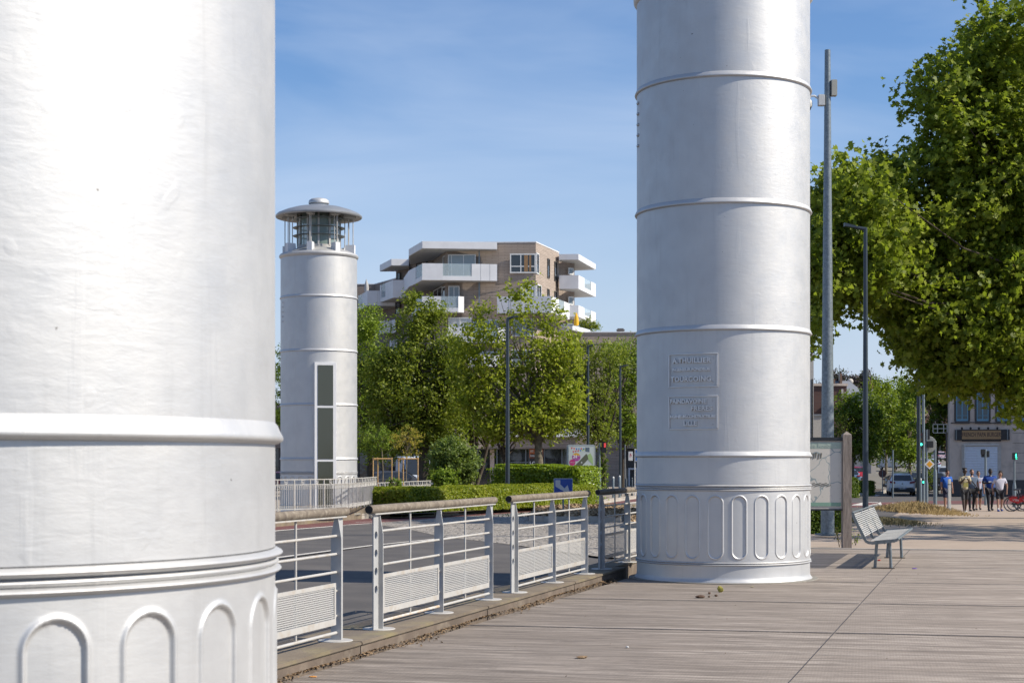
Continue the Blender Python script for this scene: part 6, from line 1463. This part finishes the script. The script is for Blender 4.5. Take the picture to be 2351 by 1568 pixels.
# ================================================================ VEHICLES
def loft(secs):
    mb = MB(); k = None; rows = []
    for (x, zb, zm, zr, wb, wr) in secs:
        h = [(wb*.86, zb), (wb*.98, zb+.10), (wb, (zb+zm)/2), (wb*.985, zm-.03), (wb*.95, zm), (wr+(wb*.95-wr)*.5, zm+(zr-zm)*.5), (wr, zr-.06*(zr > zm+.1)), (wr*.82, zr-.01), (0, zr+.012)]
        ring = [(x, y, z) for y, z in h]+[(x, -y, z) for y, z in h[-2::-1]]; rows.append(ring)
    k = len(rows[0]); n = len(rows)
    fs = [(i*k+j, i*k+(j+1) % k, (i+1)*k+(j+1) % k, (i+1)*k+j) for i in range(n-1) for j in range(k)]
    fs += [tuple(range(k))[::-1], tuple(range((n-1)*k, n*k))]
    mb.add([p for r in rows for p in r], fs); return mb
CAR = [(0, .36, .88, .90, .74, .66), (.05, .27, .93, .97, .82, .68), (.30, .22, .95, 1.36, .86, .56), (.70, .2, .95, 1.45, .865, .60), (1.9, .2, .95, 1.475, .87, .61), (2.45, .2, .94, 1.40, .87, .60), (3.15, .22, .92, .95, .85, .72), (3.75, .24, .80, .82, .80, .66), (4.0, .30, .66, .68, .70, .55), (4.06, .36, .58, .60, .60, .5)]
def wheels(t, xs_, w, r, m):
    for x in xs_:
        for s in (-1, 1):
            wt = MB(Matrix.Translation((x, s*(w-.09), r)) @ Matrix.Rotation(R(90), 4, 'X')).lathe([(0, -.10), (r*.9, -.10), (r, -.07), (r, .07), (r*.9, .10), (0, .10)], 20).build('wheel', M['black'], t, smooth=True)
            MB(Matrix.Translation((x, s*(w-.09), r)) @ Matrix.Rotation(R(90), 4, 'X')).lathe([(0, -.106), (r*.62, -.106), (r*.62, .106), (0, .106)], 14).build('rim', pm((.3, .31, .32), .3, .7), wt)
def quad(t, pts, m, name, n=(0, 0, 1), th=.006, par=None): return MB().slab(pts, n, th).build(name, m, par or t)
def car(label, px, py, Y_, rot, c, lights='rear', plate=None, group='cars on the street', name='car', scale=1.0, z=None):
    x = PX(px, Y_); z0_ = gz(x, Y_)-.036 if z is None else z; t = thing(name, label, 'car', (x, Y_, z0_), rot, group)
    t.scale = (scale,)*3
    paint = pm(c, .28, .1); body = loft(CAR).build('body', paint, t, smooth=True)
    MB().slab([(.035, -.60, 1.0), (.035, .60, 1.0), (.29, .52, 1.34), (.29, -.52, 1.34)], (-.8, 0, .5), .02).build('rear_window', M['glass_dark'], t)
    MB().slab([(2.50, -.55, 1.38), (2.50, .55, 1.38), (3.10, .66, 1.0), (3.10, -.66, 1.0)], (.45, 0, .85), .022).build('windscreen', M['glass_dark'], t)
    for s in (-1, 1):
        MB().slab([(.50, s*.79, 1.0), (1.55, s*.80, 1.0), (1.55, s*.645, 1.38), (.72, s*.63, 1.35)], (0, s, .5), .02).build('side_window', M['glass_dark'], t)
        MB().slab([(1.62, s*.80, 1.0), (2.85, s*.79, 1.0), (2.42, s*.63, 1.35), (1.62, s*.645, 1.38)], (0, s, .5), .02).build('side_window', M['glass_dark'], t)
        MB().slab([(-.03, s*.46, .80), (-.03, s*.80, .84), (.03, s*.83, .97), (.0, s*.48, .92)], (-1, 0, 0), .03).build('tail_light', pm((.22, .01, .012), .2), t)
        MB().slab([(3.98, s*.42, .62), (3.86, s*.74, .66), (3.80, s*.74, .78), (3.93, s*.42, .72)], (1, 0, .2), .03).build('headlight', pm((.5, .52, .54), .15), t)
        MB().ball((2.72, s*.93, 1.0), (.06, .09, .07), 10, 6).build('mirror', paint, t, smooth=True)
    MB().box(-.045, .06, -.74, .74, .27, .52).build('bumper', pm((.03, .032, .035), .6), t, bevel=.03)
    pl_ = MB().box(-.062, -.047, -.24, .24, .44, .545).build('number_plate', pm((.62, .64, .62)), t)
    for yy in (-.215, .215): MB().box(-.064, -.0615, yy-.02, yy+.02, .445, .54).build('blue_band', pm((.03, .12, .5)), pl_)
    if plate:
        me = text_mesh(plate, .10, .001, 1, lambda p: Vector((-.0635, -p.x, .492+p.y)), .002); me.materials.clear(); me.materials.append(M['black']); o = bpy.data.objects.new('lettering', me); sc.collection.objects.link(o); o.parent = pl_
    MB().ball((-.01, 0, .80), (.02, .05, .06), 8, 6).build('badge', pm((.4, .4, .42), .2, .8), t)
    wheels(t, (.72, 3.22), .85, .31, None)
    return t
# rear faces the viewer when heading +Y: local +x -> +Y means rot 90
car('white hatchback seen from behind, waiting on the street beyond the bench', 2072, 1134, 109, R(80), (.72, .74, .76), plate='EX 876 CN', name='parked_car')
car('olive green car half hidden by hedges, beyond the white hatchback', 2036, 1105, 127, R(8), (.10, .12, .09))
car('blue car behind the dark clipped hedge left of the lamp pole', 1956, 1094, 140, R(100), (.10, .16, .26)); car('red car behind the dark clipped hedge, beside the blue car', 1973, 1090, 150, R(95), (.45, .03, .05))
car('dark car at the junction between the grey sleeve pole and the shop', 2149, 1110, 124, R(85), (.03, .035, .04)); car('pale blue car in the distance left of the sign frame pole', 2146, 1065, 200, R(100), (.45, .55, .66))
car('white car with a pink rear on the distant rise of the street', 2163, 1052, 250, R(92), (.62, .45, .48)); car('silver car driving near the shop corner', 2172, 1098, 150, R(80), (.45, .48, .5))
car('dark parked car glimpsed between the trunks, right of the far silver column', 850, 1110, 112, R(10), (.05, .055, .065), z=interp(KN, 112)+.11); car('dark red parked car glimpsed left of the far silver column', 638, 1110, 105, R(70), (.10, .02, .025), z=interp(KN, 105)+.11)
def van(label, px, Y_, rot, c, z0_):
    x = PX(px, Y_); t = thing('delivery_van', label, 'van', (x, Y_, z0_), rot, 'vans'); p = pm(c, .35)
    loft([(0, .35, 1.2, 2.42, .98, .90), (.08, .3, 1.2, 2.5, 1.0, .92), (3.4, .3, 1.2, 2.5, 1.0, .92), (3.9, .3, 1.2, 2.42, 1.0, .90), (4.55, .32, 1.18, 1.75, .99, .86), (5.0, .34, 1.12, 1.2, .97, .84), (5.35, .38, .95, 1.0, .92, .78), (5.45, .42, .8, .84, .80, .7)]).build('body', p, t, smooth=True)
    MB().slab([(4.02, -.80, 2.28), (4.02, .80, 2.28), (4.98, .86, 1.24), (4.98, -.86, 1.24)], (.6, 0, .6), .06).build('windscreen', M['glass_dark'], t)
    for s in (-1, 1):
        MB().slab([(3.55, s*.965, 1.25), (4.55, s*.965, 1.22), (4.15, s*.91, 1.95), (3.6, s*.925, 2.0)], (0, s, .1), .035).build('side_window', M['glass_dark'], t)
        MB().slab([(5.37, s*.52, .98), (5.20, s*.88, 1.0), (5.06, s*.90, 1.14), (5.30, s*.55, 1.08)], (1, 0, .3), .04).build('headlight', pm((.5, .52, .54), .15), t)
        MB().box(4.45, 4.6, s*1.02-.12, s*1.02+.12, 1.2, 1.62).build('mirror', M['black'], t, bevel=.03)
    MB().box(5.30, 5.50, -.82, .82, .35, .62).build('bumper', pm((.03, .03, .035), .6), t, bevel=.04); MB().box(5.42, 5.47, -.45, .45, .68, .80).build('grille', M['black'], t)
    wheels(t, (1.0, 4.55), .98, .34, None); return t
van('white delivery van facing the viewer behind the young staked trees', 938, 118, R(-78), (.42, .47, .55), interp(KN, 118)+.11)
van('white van far down the tree-lined street', 2030, 205, R(-75), (.60, .62, .64), gz(PX(2030, 205), 205)-.04)

# ================================================================ PEOPLE
def person(label, px, pyf, Y_, H, skin, shirt, legs, hair, shoes, face=0, L=(0, 0), stride=.12, arms=('down', 'down'), fat=1.0, long=False, haircut='short', head_down=0, extras=()):
    x = PX(px, Y_); z0_ = gz(x, Y_); t = thing('person', label, 'person', (x, Y_, z0_), R(face))
    t['group'] = 'people walking in the street'
    sm = pm(skin, .5)
    def p(a, b, c): return Vector((a*H, b*H, c*H))
    vs = []; es = []; rs = []
    def add(v, r, par=None):
        vs.append(v); rs.append(r*H)
        if par is not None: es.append((par, len(vs)-1))
        return len(vs)-1
    pel = add(p(0, 0, .52), .062*fat); wa = add(p(0, .003, .62), .052*fat, pel); chst = add(p(0, .005, .745), .058*fat, wa); nk = add(p(0, .003, .835), .030, chst); hd0 = add(p(0, -.004-.02*head_down, .868), .031, nk)
    legsj = []
    for s, st in ((-1, stride), (1, -stride)):
        hip = add(p(s*.050*fat, 0, .49), .055*fat, pel); kn = add(p(s*.055*fat, -st*.45-.012, .275), .036, hip)
        az = .045 if st > 0 else .065
        cf = add(p(s*.055*fat, -st*.75+.006, .18), .031, kn); an = add(p(s*.055*fat, -st*1.0, az), .020, cf); to = add(p(s*.062*fat, -st*1.0-.085, .018 if st > 0 else .012), .017, an)
        legsj.append((hip, kn, cf, an, to))
    armsj = []
    for s, mode in ((-1, arms[0]), (1, arms[1])):
        sh = add(p(s*.105*fat, .004, .800), .037, chst)
        if mode == 'down': el, wr, dv = p(s*.130*fat, .012, .635), p(s*.138*fat, -.02, .490), Vector((0, -.15, -1))
        elif mode == 'out': el, wr, dv = p(s*.165*fat, .02, .640), p(s*.150*fat, -.01, .50), Vector((0, -.1, -1))
        elif mode == 'chest': el, wr, dv = p(s*.128*fat, -.03, .650), p(s*.045, -.105, .745), Vector((-s*.5, -.2, .7))
        else: el, wr, dv = p(s*.155*fat, .02, .660), p(s*.085, -.115, .665), Vector((-s*.7, -.6, .1))      # 'bent'
        e_ = add(el, .027, sh); w_ = add(wr, .0165, e_); dv = dv.normalized(); pm_ = add(wr+dv*.035*H, .019, w_)
        side = dv.cross(Vector((0, 1, .2))).normalized()
        if side.length < .1: side = Vector((1, 0, 0))
        for k, ln in enumerate((.036, .042, .040, .032)):
            b_ = wr+dv*.058*H+side*((k-1.5)*.0105*H); f1_ = add(b_, .0052, pm_); f2_ = add(b_+dv*ln*H*.6+Vector((0, -.004*H, 0)), .0046, f1_)
        add(wr+dv*.045*H+side*.026*H*(-s), .0056, pm_)
        armsj.append((sh, e_, w_, pm_))
    # head with face
    hc = p(0, -.012-.03*head_down, .930-.006*head_down); hm = MB(Matrix.Translation(hc) @ Matrix.Rotation(R(22*head_down), 4, 'X'))
    hm.ball((0, 0, 0), (.043*H, .055*H, .067*H), 16, 12); hm.ball((0, -.020*H, -.034*H), (.033*H, .034*H, .035*H), 12, 8)
    hm.ball((0, -.057*H, -.012*H), (.0085*H, .014*H, .015*H), 8, 6)
    for s in (-1, 1): hm.ball((s*.044*H, .004*H, -.008*H), (.007*H, .014*H, .019*H), 8, 6)
    hm.ball((0, -.052*H, -.038*H), (.016*H, .006*H, .005*H), 8, 5)
    body = skin_mesh('body', vs, es, rs, sm, t, 1, hm)
    em = MB(Matrix.Translation(hc) @ Matrix.Rotation(R(22*head_down), 4, 'X'))
    for s in (-1, 1): em.ball((s*.018*H, -.052*H, .002*H), (.006*H, .004*H, .004*H), 6, 4)
    em.build('eyes', M['dark'], t)
    # shirt
    sv_ = [vs[pel]-Vector((0, 0, .030*H)), vs[wa], vs[chst], vs[nk]-Vector((0, 0, .028*H))]; se = [(0, 1), (1, 2), (2, 3)]; sr = [.084*H*fat, .082*H*fat, .088*H*fat, .040*H]
    for (sh, e_, w_, pm_) in armsj:
        sv_ += [vs[sh], vs[sh].lerp(vs[e_], .45), vs[sh].lerp(vs[e_], .72)]; k = len(sv_); se += [(2, k-3), (k-3, k-2), (k-2, k-1)]; sr += [.042*H, .038*H, .037*H]
    skin_mesh('shirt', sv_, se, sr, pm(shirt, .85), t, 2)
    # trousers or shorts
    tv = [vs[pel]]; te = []; trr = [.074*H*fat]
    for (hip, kn, cf, an, to) in legsj:
        if long: q = [vs[hip], vs[kn], vs[cf], vs[an]]; rr = [.056*H*fat, .041*H, .034*H, .027*H]
        else: q = [vs[hip], vs[hip].lerp(vs[kn], .6), vs[hip].lerp(vs[kn], .98)]; rr = [.056*H*fat, .047*H*fat, .043*H]
        k = len(tv); tv += q; trr += rr; te += [(0, k)]+[(k+i, k+i+1) for i in range(len(q)-1)]
    skin_mesh('trousers' if long else 'shorts', tv, te, trr, pm(legs, .8), t, 2)
    for (hip, kn, cf, an, to) in legsj:
        a, b = vs[an], vs[to]; c_ = (a+b)/2
        mb = MB(); mb.ball((c_.x, c_.y+.006*H, .022*H+(0 if a.y < 0 else .008*H)), (.028*H, .072*H, .026*H), 12, 8); mb.ball((a.x, a.y+.01*H, a.z), (.026*H, .030*H, .026*H), 10, 7); mb.build('shoe', pm(shoes, .6), t, smooth=True)
    hb_ = MB(Matrix.Translation(hc) @ Matrix.Rotation(R(22*head_down), 4, 'X'))
    if haircut == 'short': hb_.ball((0, .008*H, .018*H), (.046*H, .056*H, .055*H), 14, 9)
    elif haircut == 'afro':
        for k in range(9): a = k*.7; hb_.ball((.026*H*math.cos(a), .012*H+.02*H*math.sin(a), .052*H), .026*H, 8, 6)
        hb_.ball((-.038*H, 0, .055*H), .024*H, 8, 6); hb_.ball((0, .016*H, .028*H), (.046*H, .05*H, .05*H), 12, 8)
    elif haircut == 'cap': hb_.ball((0, .006*H, .024*H), (.047*H, .057*H, .056*H), 14, 9)
    elif haircut == 'curly':
        hb_.ball((.008*H, .016*H, .020*H), (.054*H, .056*H, .062*H), 12, 9); hb_.ball((.046*H, .01*H, -.02*H), (.024*H, .03*H, .04*H), 9, 7); hb_.ball((0, .03*H, .06*H), .028*H, 9, 7)
    hb_.build('hair' if haircut != 'cap' else 'beanie', pm(hair, .9), t, smooth=True)
    if 'beard' in extras: MB(Matrix.Translation(hc)).ball((0, -.032*H, -.048*H), (.036*H, .028*H, .026*H), 12, 8).build('beard', pm((.05, .03, .02), .9), t, smooth=True)
    if 'glasses' in extras:
        g_ = MB(Matrix.Translation(hc))
        for s in (-1, 1): g_.ball((s*.019*H, -.056*H, .003*H), (.015*H, .004*H, .009*H), 10, 6)
        g_.box(-.04*H, .04*H, -.058*H, -.055*H, .004*H, .007*H); g_.build('glasses', M['dark'], t)
    if 'strap' in extras:
        pts_ = [p(-.09, -.03, .80), p(-.03, -.098, .72), p(.04, -.105, .64), p(.10, -.07, .56)]; MB().tube(pts_, .012*H, 6).build('shoulder_strap', M['dark'], t, smooth=True); MB().box(.105*H, .165*H, -.08*H, .03*H, .47*H, .56*H).build('shoulder_bag', M['dark'], t, bevel=.02)
    if 'phone' in extras: m_ = p(.0, -.125, .775) if arms[0] == 'chest' else vs[armsj[0][3]]+p(0, -.02, .02); MB().box(m_.x-.035*H, m_.x+.035*H, m_.y-.006, m_.y+.006, m_.z-.01*H, m_.z+.02*H).build('phone', pm((.6, .62, .65)), t)
    if 'print' in extras: MB().slab([p(-.05, -.094*fat-.006, .68), p(.05, -.094*fat-.006, .68), p(.055, -.092*fat-.006, .58), p(-.055, -.092*fat-.006, .58)], (0, -1, 0), .01).build('shirt_print', pm((.42, .38, .12), .9), t)
    if 'patch' in extras: MB().slab([p(.01, -.092, .72), p(.05, -.088, .72), p(.05, -.088, .69), p(.01, -.092, .69)], (0, -1, 0), .01).build('shirt_patch', pm((.6, .12, .05), .9), t)
    if 'watch' in extras: q = vs[armsj[0][2]]; MB().ball((q.x, q.y, q.z), (.021*H, .021*H, .012*H), 8, 6).build('watch', M['dark'], t)
    if 'socks' in extras:
        for (hip, kn, cf, an, to) in legsj: q = vs[an]; MB().ball((q.x, q.y, q.z+.02*H), (.024*H, .024*H, .028*H), 8, 6).build('sock', pm((.6, .62, .6), .9), t, smooth=True)
    return t
person('man in bright blue T-shirt and dark shorts behind the white bollard', 2173.5, 1170.5, 66.5, 1.63, (.36, .19, .13), (.02, .12, .50), (.015, .018, .05), (.03, .018, .012), (.02, .025, .06), face=12, stride=.04, arms=('down', 'down'), fat=1.08, head_down=.7, extras=('watch',))
person('young man in cream printed T-shirt and black shorts holding a phone to his chest', 2214.9, 1178.7, 61.3, 1.68, (.055, .028, .018), (.55, .48, .33), (.03, .03, .035), (.012, .01, .01), (.7, .7, .7), face=0, stride=.14, arms=('chest', 'chest'), haircut='afro', fat=.92, extras=('phone', 'glasses', 'print'))
person('bearded man in a grey-blue T-shirt with a black bag strap across his chest', 2230.8, 1171.6, 65.0, 1.64, (.38, .20, .14), (.11, .15, .22), (.012, .012, .016), (.10, .06, .04), (.015, .015, .02), face=4, stride=.08, arms=('down', 'down'), fat=1.22, long=True, extras=('beard', 'strap'))
person('man in glasses and white T-shirt half hidden in the middle of the group', 2246, 1170, 66.5, 1.58, (.34, .19, .13), (.52, .52, .62), (.015, .015, .02), (.02, .015, .012), (.02, .02, .02), face=-6, stride=.07, arms=('down', 'down'), extras=('glasses', 'patch'))
person('man in a dark blue T-shirt and dark beanie holding a phone at his waist', 2273.5, 1171.6, 65.0, 1.66, (.035, .02, .014), (.012, .06, .30), (.012, .012, .02), (.03, .03, .035), (.05, .05, .055), face=3, stride=.09, arms=('bent', 'down'), fat=1.18, long=True, haircut='cap', extras=('phone',))
person('woman in white T-shirt, black shorts and blue shoes looking down, rightmost', 2295.4, 1173, 64.2, 1.56, (.38, .21, .15), (.58, .57, .66), (.012, .012, .02), (.03, .018, .012), (.02, .08, .35), face=-2, stride=.09, arms=('out', 'out'), fat=1.12, haircut='curly', head_down=1, extras=('watch', 'socks'))

# ================================================================ DOCKED BICYCLES
def bicycle():
    t = thing('hire_bicycle', '', 'bicycle', (0, 0, 0), 0, 'docked hire bicycles'); r = .33; blk = M['black']; red = pm((.55, .025, .03), .35)
    for x, nm in ((0, 'rear_wheel'), (1.05, 'front_wheel')):
        pts_ = [(x+r*math.cos(R(a)), 0, r+r*math.sin(R(a))) for a in range(0, 361, 15)]
        w = MB().tube(pts_, .020, 8, False).build(nm, blk, t, smooth=True)
        pts_ = [(x+(r-.03)*math.cos(R(a)), 0, r+(r-.03)*math.sin(R(a))) for a in range(0, 361, 15)]
        MB().tube(pts_, .009, 6, False).build('rim', pm((.5, .5, .5), .3, .6), w, smooth=True)
        mb = MB()
        for a in range(0, 360, 30): mb.tube([(x, 0, r), (x+(r-.03)*math.cos(R(a)), 0, r+(r-.03)*math.sin(R(a)))], .003, 4, False)
        mb.tube([(x, -.05, r), (x, .05, r)], .03, 8); mb.build('spokes', pm((.4, .4, .4), .3, .6), w)
    fr_ = MB(); fr_.tube([(0, 0, r), (.42, 0, .30), (.85, 0, .55), (.93, 0, .95)], .026, 8); fr_.tube([(0, 0, r), (.32, 0, .62)], .018, 8); fr_.tube([(.42, 0, .30), (.28, 0, .85)], .022, 8); fr_.tube([(.93, 0, .95), (1.05, 0, r)], .024, 8); fr_.build('frame', blk, t, smooth=True)
    for s in (-1, 1):
        pg = [(-.12, .62), (.06, .68), (.24, .60), (.42, .56), (.44, .44), (.30, .36), (.12, .42), (-.06, .48)]
        f_ = MB().slab([(x, s*.045, z_) for x, z_ in pg], (0, s, 0), .012).build('red_wheel_cover', red, t)
        if s < 0:
            me = text_mesh('V\'lille', .13, .001, 1, lambda q: Vector((.20+q.x, -.0585-q.z, .52+q.y)), .002); me.materials.clear(); me.materials.append(pm((.65, .62, .62))); o = bpy.data.objects.new('lettering', me); sc.collection.objects.link(o); o.parent = f_
    pts_ = [(-(r+.05)*math.cos(R(a)), 0, r+(r+.05)*math.sin(R(a))) for a in range(0, 150, 12)]; mb = MB()
    for a, b in zip(pts_, pts_[1:]): mb.slab([(a[0], -.04, a[2]), (b[0], -.04, b[2]), (b[0], .04, b[2]), (a[0], .04, a[2])], (0, 0, 1), .006)
    mb.build('mudguard', red, t)
    MB().tube([(.28, 0, .82), (.25, 0, .98)], .018, 8).build('seat_post', pm((.5, .5, .5), .3, .7), t)
    mb = MB(); mb.ball((.20, 0, 1.01), (.14, .085, .035), 12, 6); mb.build('saddle', blk, t, smooth=True)
    mb = MB(); mb.tube([(.93, 0, .95), (.90, 0, 1.08), (.92, -.14, 1.13), (.82, -.27, 1.12)], .014, 6); mb.tube([(.90, 0, 1.08), (.92, .14, 1.13), (.82, .27, 1.12)], .014, 6); mb.build('handlebar', pm((.35, .35, .35), .35, .6), t, smooth=True)
    mb = MB(); mb.box(1.0, 1.30, -.17, .17, .80, .84); mb.box(1.28, 1.30, -.17, .17, .84, 1.02); mb.box(1.0, 1.28, -.17, -.155, .84, 1.0); mb.box(1.0, 1.28, .155, .17, .84, 1.0); mb.build('basket', blk, t)
    dk = MB(); dk.box(1.38, 1.56, -.09, .09, -.02, .78); dk.build('dock', pm((.10, .10, .11), .4), t, bevel=.03)
    return t
bk = bicycle(); bY0 = 64.3
labs = ['nearest docked red and black hire bicycle beside the walking woman', 'second docked hire bicycle, partly behind the nearest red one', 'third docked hire bicycle, cut by the picture edge', 'farthest docked hire bicycle at the picture edge']
for i, (px_, Y_, rz) in enumerate([(2321.5, 64.3, -14), (2328, 66.2, -14), (2345, 64.9, -14), (2350, 67.6, -14)]):
    loc = (PX(px_, Y_), Y_, gz(PX(px_, Y_), Y_)); s_ = .84
    if i == 0: bk.location = loc; bk.rotation_euler = (0, 0, R(rz)); bk['label'] = labs[0]; bk.scale = (s_,)*3
    else: o = dup(bk, loc, R(rz), labs[i]); o.scale = (s_,)*3

# ================================================================ SMALL LITTER
def lump(name, label, px, py, r, m, cat, grp=None, sq=.6):
    p = G(px, py); mb = MB(); mb.ball((0, 0, r*sq*.8), (r, r*.7, r*sq), 7, 5); rs_ = random.Random(px)
    mb.v = [(v[0]*rs_.uniform(.75, 1.2), v[1]*rs_.uniform(.75, 1.2), v[2]*rs_.uniform(.85, 1.1)) for v in mb.v]
    o = mb.build(name, m); o.location = p+Vector((0, 0, .002)); o.rotation_euler = (0, 0, rs_.random()*3); tag(o, label, cat, grp); return o
brn = pm((.09, .05, .03), .9)
lump('fruit_core', 'yellow-green crumpled lump on the deck in front of the middle column', 1653.5, 1359, .045, pm((.30, .26, .05), .8), 'litter', sq=1.0)
lump('dropping', 'largest brown dropping lying on the painted shadow line before the middle column', 1608, 1372, .075, brn, 'dropping', sq=.25); lump('dropping', 'small brown dropping left of the yellow-green lump', 1628.5, 1363.5, .025, brn, 'dropping'); lump('dropping', 'small brown dropping nearest the painted shadow line', 1628, 1371, .022, brn, 'dropping'); lump('dropping', 'small brown dropping just below the yellow-green lump', 1644, 1369, .025, brn, 'dropping')
lump('leaf', 'pale dry leaf in front of the silver column', 1727, 1347.5, .03, pm((.5, .45, .25), .9), 'leaf', sq=.15)
lump('twig', 'short brown twig lying on the near deck', 1336, 1510.5, .06, pm((.24, .16, .09), .9), 'twig', sq=.2); lump('pebble', 'tiny white pebble on the near deck', 1440, 1487, .016, M['white'], 'pebble')
lump('wrapper', 'small red wrapper under the bench', 2018, 1287, .04, pm((.6, .06, .05)), 'litter', sq=.3); lump('wrapper', 'small purple wrapper on the deck right of the bench', 2099, 1305.5, .045, pm((.16, .06, .5)), 'litter', sq=.15)
lump('leaf', 'orange dry leaf at the foot of the kerb by the near column', 719, 1554, .035, pm((.55, .24, .05), .9), 'leaf', sq=.15); lump('leaf', 'pale leaf on the kerb beside the second railing panel', 926, 1424, .045, pm((.45, .36, .24), .9), 'leaf', sq=.2)
# leaf litter and grit lying along the foot of the kerb
out = []
for _ in range(2600):
    Y_ = random.uniform(8, 24); k_ = abs(random.gauss(0, .055))*(1+.8*math.sin(Y_*1.7)+.5*math.sin(Y_*4.1)); p = kedge(Y_)+V*(max(.004, abs(k_))+.004); out.append((p.x, p.y, .006+random.random()*.012*(k_ < .05)))
o = leaves('leaf_litter', out, .030, 4, simple('litter', (.30, .20, .11), .95, 0, (.12, .08, .05), ns=60), None, (0, 0, 1.6)); o['kind'] = 'stuff'; o['label'] = 'dry leaf litter and grit gathered along the kerb foot'; o['category'] = 'leaf litter'
out = [(random.uniform(-2, 12), random.uniform(9, 31), .008) for _ in range(240)]
o = leaves('grit', out, .018, 4, simple('grit', (.42, .34, .24), .95, 0, (.2, .15, .1), ns=60), None, (0, 0, 1.6)); o['kind'] = 'stuff'; o['label'] = 'scattered crumbs and grit on the deck'; o['category'] = 'grit'
